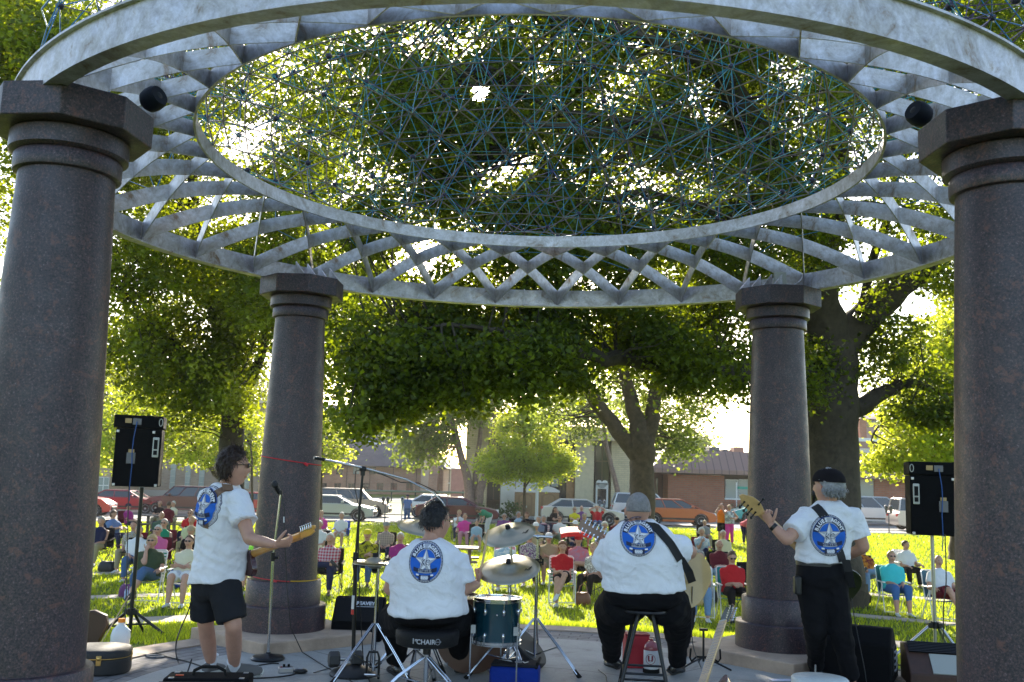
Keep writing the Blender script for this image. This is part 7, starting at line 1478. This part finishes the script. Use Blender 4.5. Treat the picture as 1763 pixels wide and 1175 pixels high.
C = dict(white=(.72, .72, .74), jeans=(.07, .13, .26), ljeans=(.16, .26, .42), navy=(.015, .02, .06), black=(.012, .012, .013), red=(.50, .012, .02), maroon=(.13, .012, .025), pink=(.62, .12, .30), hotpink=(.70, .05, .32), olive=(.05, .07, .035), green=(.02, .26, .14), lime=(.30, .75, .06), tan=(.42, .32, .20), khaki=(.34, .29, .18), cream=(.66, .60, .42),
         yellow=(.70, .58, .02), turq=(.06, .55, .58), lblue=(.30, .44, .58), blue=(.12, .2, .42), purple=(.15, .05, .20), magenta=(.36, .03, .20), orange=(.90, .22, .01), coral=(.65, .16, .20), brown=(.05, .035, .025), grey=(.25, .25, .26), dgreen=(.06, .11, .08), rose=(.50, .22, .30), royal=(.01, .07, .40), teal=(.02, .30, .32), sage=(.22, .27, .20))
def K(c, pat='plain', c2=None): return cloth(C[c] if isinstance(c, str) else c, pat, C[c2] if isinstance(c2, str) else c2)
GA = 'seated audience on the lawn'
shoes = {'w': mat('white_sneaker', (.62, .62, .62), .6), 'k': mat('dark_shoe', (.02, .02, .022), .5), 'b': mat('brown_shoe', (.10, .05, .03), .6)}
def sit(px, yt, label, top, bot, hair='short', hc='grey', ch=None, clab=None, a=0., dy=0, **k):
    sc = k.pop('sc', 1.0); sh = k.pop('sh', .36); ld = {q: k.pop(q) for q in ('legs', 'arms', 'lean', 'hyaw', 'hpitch', 'side') if q in k}; g = k.get('g', 1.1)
    lean = ld.setdefault('lean', .2); H = sh+.10+.50*sc*math.cos(lean)+.142*sc+.125*sc+(.02 if k.get('hat') else .005)
    Y = solveY(px, yt, H)+dy; x = U(px, 900, Y).x-math.sin(a)*0; base = Vector((x, Y, gz(x, Y))); J = pose('sit', base, a, sc=sc, sh=sh, g=g, **ld)
    sp = dict(top=top, bot=bot, hair=hair, hairm=hm(hc) if hc else None, o=base, group=GA, shoem=shoes[k.pop('shoes', 'w')], sleeve=k.pop('sleeve', .62), hem=-.06, arm=k.pop('arm', 1.0)*(g**.3)); sp.update(k); sp['g'] = g
    if hair is None: sp['hair'] = None
    person(label, J, sp)
    if ch: chair(ch[0], base+Vector((-math.sin(a), math.cos(a), 0))*.06, a, K(*ch[1:]) if ch[0] == 'camp' or True else None, clab)
    return base
def standp(px, yfeet, label, top, bot, hair, hc, kind='stand', a=0., H=1.7, **k):
    sc = H/1.72; ld = {q: k.pop(q) for q in ('arms', 'lean', 'hyaw', 'hpitch') if q in k}; ld.setdefault('lean', .02); p = G(px, yfeet); base = Vector((p.x, p.y, gz(p.x, p.y))); g = k.get('g', 1.05); J = pose(kind, base, a, sc=sc, g=g, **ld)
    sp = dict(top=top, bot=bot, hair=hair, hairm=hm(hc), o=base, shoem=shoes[k.pop('shoes', 'k')], sleeve=k.pop('sleeve', .62), hem=-.06, group='people standing on the lawn'); sp.update(k); person(label, J, sp); return base
CB, CN, CW = ('camp', 'black'), ('camp', 'navy'), ('lawn', 'white')
# --- left block
sit(239, 905, 'person with grey hair in white top with a bow and jeans beside the left stand', K('white'), K('jeans'), 'short', 'grey', CB, 'black camp chair under the person in the white bow top', fem=True, g=1.3, a=.15)
sit(262, 921, 'blonde person in olive shirt and sunglasses, hand on chin, legs crossed', K('olive'), K('jeans'), 'bob', 'blond', ('lawn', 'white', 'stripes', 'green'), 'white framed chair with green striped webbing under the olive shirt', fem=True, g=1.35, bottom='capri', legs='cross', side=1, arms=('rest', 'face'), glasses=True, shoes='k', a=.1, sh=.40)
sit(271, 904, 'white haired person in pink shirt and sunglasses behind the olive shirt', K('pink'), K('navy'), 'short', 'white', ('camp', 'maroon'), 'maroon camp chair under the pink shirt', fem=True, g=1.35, glasses=True)
sit(281, 897, 'person in green sleeveless top holding a cup behind the pink shirt', K('green'), K('navy'), 'short', 'grey', ('camp', 'maroon'), 'red camp chair under the green sleeveless top', fem=True, sleeve=0, topname='tank', arms=('rest', 'fold'), glasses=True, dy=1.0)
sit(326, 922, 'person in cream and white top, seated partly behind the standing guitarist', K('cream'), K('white'), 'short', 'brown', ('lawn', 'white'), 'white lawn chair beside the standing guitarist', fem=True, g=1.35, glasses=True, bottom='shorts', arms='fold', sh=.42)
sit(229, 901, 'person in tan leaf patterned shirt hidden behind the left speaker pole', K('tan', 'floral', 'olive'), K('khaki'), 'short', 'brown', ('camp', 'maroon'), 'maroon chair of the person in the leaf patterned shirt', g=1.2, dy=1.)
sit(172, 890, 'dark haired person in navy sleeveless top at the edge of the left near column', K('navy'), K('khaki'), 'full', 'grey', CB, 'black chair right beside the left near column', fem=True, sleeve=0, topname='tank', g=1.2)
sit(197, 879, 'brown haired person in blue top turned sideways at the left', K('blue'), K('navy'), 'bob', 'brown', CN, 'navy chair of the brown haired person turned sideways', fem=True, a=1.0, arms='table')
sit(222, 862, 'person in magenta top and dark cap sitting side on near the red cars', K('magenta'), K('navy'), 'short', 'dark', ('camp', 'maroon'), 'dark red chair near the red cars', a=1.3, hat='cap', hatm=K('navy'), dy=-6)
sit(277, 881, 'bald person in grey green shirt in front of the picnic table', K('dgreen'), K('jeans'), 'rim', 'grey', CN, 'navy camp chair of the bald person in grey green', g=1.2, a=.3)
sit(325, 878, 'person in bright red shirt behind the pale yellow top at the left', K('red'), K('navy'), 'short', 'brown', CB, 'black chair behind the pale yellow top', g=1.15, glasses=True)
sit(328, 889, 'person in pale yellow green top at the left', K((.52, .55, .32)), K('khaki'), 'short', 'blond', CB, 'black chair of the pale yellow green top', fem=True, g=1.15)
sit(336, 904, 'person in black shirt bending over a red bag beside the guitarist', K('black'), K('maroon'), 'short', 'dark', CN, 'navy chair with the black shirted person beside the guitarist', lean=-.5, hat='cap', hatm=K('tan'))
sit(446, 908, 'person in lime green shirt behind the electric guitar', K('lime'), K('black'), 'short', 'brown', CB, 'black chair hidden behind the back left column', bottom='shorts', dy=-1.5, shoes='k')
tp = Vector((X(287, 36), 36., gz(X(287, 36), 36.))); 
def picnic(px, Y, label, m, w=1.8, rz=0):
    x = X(px, Y); t = thing('picnic_table', label, 'picnic table', (x, Y, gz(x, Y)), rz)
    for k in range(4): MB().box((0, -.3+.2*k, .74), (w, .18, .045)).build('plank', m, t, bev=.006)
    for s in (-1, 1): MB().box((0, s*.65, .44), (w, .26, .045)).build('bench_seat', m, t, bev=.006)
    for s in (-1, 1): MB().box((s*w*.38, 0, .37), (.09, .12, .72)).build('leg', m, t, bev=.005); MB().box((s*w*.38, 0, .40), (.07, 1.4, .08)).build('bench_beam', m, t, bev=.005)
    return x, gz(x, Y)
greyw = mat('weathered_grey_wood', (.16, .13, .12), .8, var=.3, vs=8); brownw = mat('brown_plastic_lumber', (.22, .15, .12), .7, var=.25, vs=6)
picnic(292, 40, 'grey picnic table in front of the dark maroon SUV at the left', greyw, 2.0)
def pic2(px, yt, label, top, hair, hc, a, Y=40.6, **k):
    x = X(px, Y); base = Vector((x, Y, gz(x, Y))); J = pose('sit', base, a, lean=k.pop('lean', .0), sh=.46, arms=k.pop('arms', 'table')); sp = dict(top=top, bot=K('khaki'), hair=hair, hairm=hm(hc), o=base, group=GA, g=1.15, shoem=shoes['k']); sp.update(k); person(label, J, sp)
pic2(278, 857, 'person in black shirt sitting on the grey picnic table, facing the stage', K('black'), 'rim', 'grey', 0, 41.3)
pic2(293, 860, 'person in maroon top with back turned at the grey picnic table', K('maroon'), 'short', 'brown', PI, 39.2)
pic2(301, 858, 'white haired person in pale top at the far side of the grey picnic table', K('cream'), 'short', 'white', -.4, 41.3)
# --- centre left
sit(569, 918, 'white haired person in red plaid shirt with black braces, legs crossed', K((.40, .05, .08), 'plaid', (.55, .5, .52)), K('navy'), 'short', 'white', CB, 'black camp chair under the red plaid shirt', g=1.2, legs='ankle', side=-1, arms='clasp', shoes='k', sh=.40)
sit(633, 911, 'person in black and yellow shirt and yellow brimmed cap', K('black', 'blotch', (.42, .38, .02)), K('jeans'), 'short', 'grey', CB, 'black chair under the black and yellow shirt', g=1.35, hat='cap', hatm=K('yellow'), shoes='k', arms=('lap', 'fold'), sh=.40)
sit(665, 898, 'person in tan plaid shirt and grey cap behind the hi-hat', K((.40, .31, .26), 'plaid', (.24, .18, .16)), K('navy'), 'short', 'grey', CB, 'black chair under the tan plaid shirt', g=1.15, hat='cap', hatm=K('grey'))
sit(690, 917, 'person with white hair in magenta top just left of the drummer', K('magenta'), K('navy'), 'short', 'white', CB, 'black chair beside the drummer left shoulder', fem=True, g=1.2)
sit(587, 882, 'white haired person in white top and shorts on the lone blue chair', K('white'), K('white'), 'short', 'white', ('camp', 'royal'), 'lone blue chair in the left middle of the lawn', fem=True, bottom='shorts', g=1.1)
sit(554, 879, 'person in hot pink top with hand to face beside the back left column', K('hotpink'), K('cream'), 'short', 'blond', CB, 'black chair beside the back left column', fem=True, a=.6, arms=('lap', 'face'))
sit(549, 906, 'person in white clothes half hidden by the back left column', K('white'), K('cream'), 'short', 'white', CB, 'chair half hidden by the back left column edge', fem=True, dy=3)
standp(700, 902, 'person in blue work shirt and jeans standing by the parking meters', K('blue'), K('jeans'), 'short', 'grey', a=.2, H=1.62, arms='side', hat='cap', hatm=K('navy'))
# --- centre far
sit(800, 884, 'person in bright pink top and pale pink trousers in the far row', K('hotpink'), K((.60, .28, .36)), 'short', 'brown', ('camp', 'grey'), 'grey chair under the bright pink outfit', fem=True, g=1.25, arms='rest')
sit(790, 880, 'blonde person in white top behind the bright pink outfit', K('white'), K('navy'), 'full', 'blond', ('camp', 'grey'), 'grey chair behind the bright pink outfit', fem=True, dy=1., arms=('lap', 'face'))
sit(821, 894, 'child in pale blue clothes seated beside the bright pink outfit', K('lblue'), K('lblue'), 'short', 'brown', CB, 'black chair of the child in pale blue', sc=.8, dy=-1, bottom='shorts')
standp(838, 923, 'person in green shirt and white trousers bending down to the left', K('green'), K('white'), 'bob', 'brown', 'bend', a=-1.15, H=1.7, arms='down', fem=True, loose=.02)
sit(868, 884, 'person in purple top and dark glasses in the far row', K('purple'), K('maroon'), 'short', 'grey', ('camp', 'magenta'), 'magenta camp chair in the far row', g=1.3, glasses=True, arms='rest', fem=True)
sit(895, 881, 'grey haired person in pale blue shirt in front of the left portable toilet', K('lblue'), K('khaki'), 'short', 'grey', CB, 'black chair before the left portable toilet', a=.8)
sit(905, 882, 'auburn haired person in black top before the left portable toilet', K('black'), K('black'), 'bob', 'auburn', CB, 'second black chair before the portable toilets', a=-.5, fem=True)
sit(926, 889, 'grey haired person in slate blue shirt before the right portable toilet', K((.18, .22, .34)), K('jeans'), 'short', 'grey', CN, 'navy chair under the slate blue shirt', a=-.3)
sit(935, 889, 'grey haired person in pink striped top before the right portable toilet', K('rose', 'stripes', 'white'), K('jeans'), 'full', 'grey', CN, 'navy chair under the pink striped top', a=-.3, fem=True, dy=.6)
sit(923, 899, 'person in white cap and tan shirt behind the upper crash cymbal', K('tan'), K('khaki'), 'short', 'grey', CB, 'chair hidden behind the upper crash cymbal', hat='cap', hatm=K('white'))
sit(965, 888, 'large person in white shirt and sage shorts, turned right', K('white'), K('sage'), 'short', 'brown', ('camp', 'maroon'), 'maroon chair under the large white shirt', g=1.5, bottom='capri', a=.25, hyaw=-.5, arms='rest', glasses=True)
sit(957, 873, 'long haired person in dark top leaning at the black table', K('black'), K('black'), 'long', 'brown', CB, 'black chair at the long black table', a=.4, arms=('face', 'table'), fem=True, sh=.5)
sit(989, 873, 'person in yellow shirt leaning on the long black table', K('yellow'), K('khaki'), 'short', 'blond', CB, 'black chair under the yellow shirt', arms='table', glasses=True, fem=True, sh=.5)
sit(1001, 872, 'person in dark purple shirt beside the yellow shirt', K('purple'), K('navy'), 'rim', 'grey', CB, 'black chair under the dark purple shirt', sh=.5, dy=1)
sit(1028, 871, 'person in red shirt and jeans stretching both arms behind the head', K('red'), K('jeans'), 'short', 'blond', CB, 'dark chair under the red shirt with raised arms', arms='up', g=1.2, sh=.5)
sit(1006, 886, 'person in lime vest and white cap behind the red canopy chair', K((.45, .55, .22)), K('khaki'), 'short', 'grey', CB, 'chair behind the red canopy chair', hat='cap', hatm=K('tan'), dy=1)
sit(991, 896, 'person in navy shirt and white cap just behind the red canopy', K('navy'), K('navy'), 'short', 'grey', CB, 'chair just behind the red canopy', hat='cap', hatm=K('white'))
sit(1062, 890, 'person in dark cap left of the maple trunk', K('maroon'), K('navy'), 'short', 'dark', CB, 'chair left of the maple trunk', hat='cap', hatm=K('black'))
sit(1042, 899, 'white haired person in teal flowered top by the seated guitarist', K('cream', 'floral', 'teal'), K('cream'), 'curly', 'white', ('camp', 'grey'), 'grey chair under the teal flowered top', fem=True)
sit(871, 922, 'person in white blue shirt on the pink chair between the cymbals', K('white', 'blotch', 'lblue'), K('khaki'), 'short', 'brown', ('lawn', 'rose'), 'pink sling chair between the two cymbals', arms='clasp', g=1.2)
sit(913, 915, 'person in purple flowered jacket and cap behind the cymbals', K('purple', 'floral', (.25, .3, .2)), K('black'), 'short', 'brown', CB, 'black chair under the purple flowered jacket', fem=True, g=1.2, hat='cap', hatm=K('white'), topname='jacket', sleeve=1.2, sh=.40)
sit(946, 917, 'person in tan shirt and white cap, arms folded', K('tan'), K('khaki'), 'short', 'brown', ('camp', 'tan'), 'tan camp chair under the tan shirt', fem=True, g=1.25, hat='cap', hatm=K('white'), bottom='shorts', arms='fold')
sit(970, 932, 'auburn haired person in red polo and black skirt, legs crossed', K('red'), K('black'), 'bob', 'auburn', ('lawn', 'white', 'stripes', 'green'), 'green and white webbed chair under the red polo', fem=True, g=1.05, legs='cross', side=1, bottom='shorts', arms='clasp', sh=.42)
sit(997, 921, 'person in pink tee and red cap, ankle on knee', K('coral', 'blotch', 'rose'), K('black'), 'short', 'grey', ('camp', 'maroon'), 'maroon chair under the pink tee', g=1.2, legs='ankle', side=1, hat='cap', hatm=K('red'), bottom='shorts', shoes='b', arms=('rest', 'lap'))
sit(1029, 934, 'person in patterned dress bent forward beside the guitarist left elbow', K('white', 'floral', 'black'), K('black'), 'short', 'blond', CN, 'navy folding chair beside the guitarist left elbow', lean=-.25, a=-.7, fem=True, shoes='k')
# red canopy chair
bp_ = Vector((X(992, 24.5), 24.5, gz(X(992, 24.5), 24.5))); t = thing('canopy_chair', 'empty red canopy chair behind the person in the red cap', 'chair', bp_); rf = mat('red_canopy', (.75, .012, .012), .7); fr = mat('chair_red_tube', (.5, .02, .02), .5)
for s in (-1, 1):
    b = MB(); b.tube([(s*.33, -.05, .0), (s*.33, .1, 1.28)], .014, 8); b.build('post', fr, t); b = MB(); b.tube([(s*.33, -.28, 0), (s*.33, .25, .45)], .012, 8); b.build('leg', fr, t); b = MB(); b.tube([(s*.33, .28, 0), (s*.33, -.25, .5)], .012, 8); b.build('leg', fr, t)
b = MB(); b.loft([[Vector((x, y, z+.05*(1-(x/.36)**2))) for x in (-.38, -.2, 0, .2, .38)]+[Vector((x, y, z-.012+.05*(1-(x/.36)**2))) for x in (.38, .2, 0, -.2, -.38)] for y, z in ((-.42, 1.16), (-.36, 1.25), (.1, 1.36), (.3, 1.26))]); b.build('canopy', rf, t)
MB().box((0, 0, .43), (.6, .5, .02)).build('seat', K('maroon'), t); MB().box((0, .25, .68), (.6, .02, .45)).build('backrest', K('maroon'), t)
picnic(765, 25.5, 'brown picnic table just right of the drummer shoulder', brownw, 1.9)
x_, Y_ = X(965, 41), 41.; t = thing('folding_table', 'long black folding table in the far row', 'table', (x_, Y_, gz(x_, Y_))); MB().box((0, 0, .76), (2.5, .7, .04)).build('table_top', mat('table_black', (.02, .022, .03), .5), t, bev=.01)
for s in (-1, 1):
    for q in (-1, 1): MB().cyl((s*1.1, q*.28, 0), (s*1.1, q*.28, .75), .016, n=8).build('leg', blackm, t)
# --- right block
sit(1209, 909, 'white haired person in white blue blouse holding a phone on a maroon chair', K('white', 'blotch', 'lblue'), K('navy'), 'curly', 'white', ('camp', 'maroon'), 'maroon chair under the white blue blouse', fem=True, arms=('lap', 'phone'), legs='cross', side=1, bottom='capri')
sit(1214, 900, 'child in grey clothes sitting behind the maroon chair', K('grey'), K('khaki'), 'short', 'blond', CB, 'small chair behind the maroon chair', sc=.85, dy=2)
sit(1246, 913, 'white haired person in cream cardigan in the right block', K('cream'), K('tan'), 'short', 'white', CB, 'black chair under the cream cardigan', fem=True, topname='jacket', sleeve=1.3)
sit(1240, 930, 'bald person in maroon polo with jeans', K('maroon'), K('ljeans'), 'rim', 'grey', CB, 'black camp chair behind the bald person in the maroon polo', g=1.35, arms='clasp')
sit(1205, 948, 'grey haired person in pale blue patterned blouse and jeans', K('lblue', 'blotch', 'white'), K('ljeans'), 'full', 'grey', ('lawn', 'white'), 'white webbed chair under the pale blue blouse', fem=True, g=1.25, a=-.15, sh=.42)
sit(1262, 949, 'person in red V-neck top and sunglasses, black trousers, looking down', K('red'), K('black'), 'short', 'brown', ('lawn', 'teal'), 'teal and white lawn chair under the red V-neck top', fem=True, g=1.25, glasses=True, hpitch=-.35, arms='clasp', bottom='capri', shoes='k', sh=.42)
chair('camp', Vector((X(1297, 21), 21, gz(X(1297, 21), 21))), .1, K('black'), 'empty black camp chair at the left edge of the back right column')
standp(1243, 938, 'person in orange tank top and black shorts holding a camera to the face', K('orange'), K('black'), 'short', 'dark', a=-.5, H=1.75, arms=('cam', 'cam'), sleeve=0, topname='tank', bottom='shorts', leg=1.15, g=1.1)
standp(1256, 939, 'person in white printed tank top and hot pink trousers standing', K('white', 'blotch', 'grey'), K('hotpink'), 'short', 'blond', a=.1, H=1.7, arms=('hip', 'fold'), sleeve=0, topname='tank', g=1.1, fem=True)
b_ = standp(1284, 939, 'person in coral top bending over a blue folding chair', K('coral'), K('navy'), 'short', 'grey', 'bend', a=.5, H=1.6, arms='down')
chair('camp', b_+Vector((.35, -.5, 0)), .2, K('royal'), 'blue folding chair being unfolded by the bending person')
sit(1489, 938, 'person in maroon shirt with a gold print and jeans beside the bassist elbow', K('maroon', 'blotch', (.5, .2, .02)), K('ljeans'), 'short', 'brown', CB, 'dark chair beside the bassist elbow', legs='ankle', side=1, lean=.35, g=1.2, shoes='k')
sit(1536, 949, 'person in turquoise top and blue capri trousers on a dark green chair', K('turq'), K((.06, .15, .38)), 'short', 'blond', ('lawn', (.03, .12, .13)), 'white framed dark green chair under the turquoise top', fem=True, g=1.35, bottom='capri', glasses=True, sh=.42)
sit(1560, 931, 'person in white polo with a small dark chest mark, looking right', K('white'), K('black'), 'short', 'brown', ('lawn', 'white'), 'white framed chair under the white polo', hyaw=.7, arms=('rest', 'lap'), shoes='k')
sit(1617, 956, 'bald person in white striped shirt and maroon shorts, legs crossed', K('white'), K('maroon'), 'rim', 'white', ('lawn', (.05, .12, .18)), 'white framed slate blue chair behind the silver speaker stand', g=1.2, bottom='shorts', legs='cross', side=-1, arms='rest', sh=.42, shoes='k')
# bags and bottles on the lawn
def bag(px, py, label, m, w=.34, h=.26, d=.18, name='handbag', cat='bag', strapc=True, m2=None):
    p = G(px, py); t = thing(name, label, cat, (p.x, p.y, gz(p.x, p.y)), random.uniform(-.4, .4)); b = MB(); rings = []
    for z, s in ((0, .92), (.04, 1.04), (h*.5, 1.0), (h*.85, .85), (h, .6)): rings.append([Vector((math.copysign(abs(math.cos(a))**.6, math.cos(a))*w/2*s, math.copysign(abs(math.sin(a))**.6, math.sin(a))*d/2*s, z+.012*math.sin(a*3+px))) for a in np.linspace(0, 2*PI, 21)[:-1]])
    b.loft(rings); b.build('bag_body', m, t, ang=70)
    if strapc: b = MB(); b.tube([(-w*.3, 0, h*.9), (-w*.2, .01, h*1.45), (0, .01, h*1.65), (w*.2, .01, h*1.45), (w*.3, 0, h*.9)], .010, 6); b.build('handle', m2 or m, t)
    return t
bag(219, 1030, 'purple handbag with a blue bottle on the grass at the left', mat('purple_bag', (.12, .03, .12), .7)); bag(1003, 1043, 'brown leather handbag beside the red polo chair', mat('brown_leather', (.20, .07, .025), .45)); bag(1224, 1040, 'black handbag between the pale blue blouse and the red V-neck', mat('black_bag', (.01, .01, .011), .6), .3, .3)
bag(1195, 1043, 'yellow and clear plastic shopping bag on the grass beside the guitar', mat('clear_plastic_bag', (.55, .5, .5), .3, col2=(.75, .42, .03), vs=6), .4, .34, .3, 'shopping_bag', 'bag', False); bag(300, 1012, 'red and cream bag hanging beside the pink shirt', mat('red_cream_bag', (.6, .04, .03), .6, col2=(.55, .45, .3), vs=5), .22, .34); bag(306, 1012, 'royal blue cooler box behind the white lawn chair', mat('royal_cooler', (.01, .04, .25), .5), .42, .42, .3, 'cooler', 'cooler', False)
bag(186, 985, 'black bag on the grass under the black camp chair at the left', mat('black_bag', (.01, .01, .011), .6), .5, .25, .3)
p = G(224, 1030); t = thing('water_bottle', 'blue and white water bottle against the purple bag', 'bottle', (p.x+.0, p.y-.22, gz(p.x, p.y))); MB().lathe([(.001, 0), (.034, 0), (.036, .02), (.036, .15), (.02, .19), (.014, .2), (.014, .22), (.001, .222)], n=16).build('bottle_body', mat('blue_white_bottle', (.5, .6, .75), .3, col2=(.05, .15, .5), vs=20), t); MB().lathe([(.001, .24), (.016, .24), (.016, .215)], n=12).build('cap', trim, t)
# ---- summer haze in the air between the stage and the far buildings
hz = bpy.data.materials.new('haze_air'); hz.use_nodes = True; n = hz.node_tree; n.nodes.clear(); ho_ = n.nodes.new('ShaderNodeOutputMaterial'); pv = n.nodes.new('ShaderNodeVolumePrincipled'); Lk(n, pv.outputs[0], ho_.inputs['Volume'])
pv.inputs['Color'].default_value = (.95, .92, .86, 1); pv.inputs['Density'].default_value = .00035; pv.inputs['Anisotropy'].default_value = .35
MB().box((0, 55, 9), (240, 150, 24)).build('haze', hz, smooth=False); tag(bpy.data.objects['haze'], 'thin warm summer haze over the park', 'haze', kind='stuff')
for me in list(bpy.data.scenes['scratch'].collection.objects): bpy.data.objects.remove(me)
bpy.data.scenes.remove(TMP)
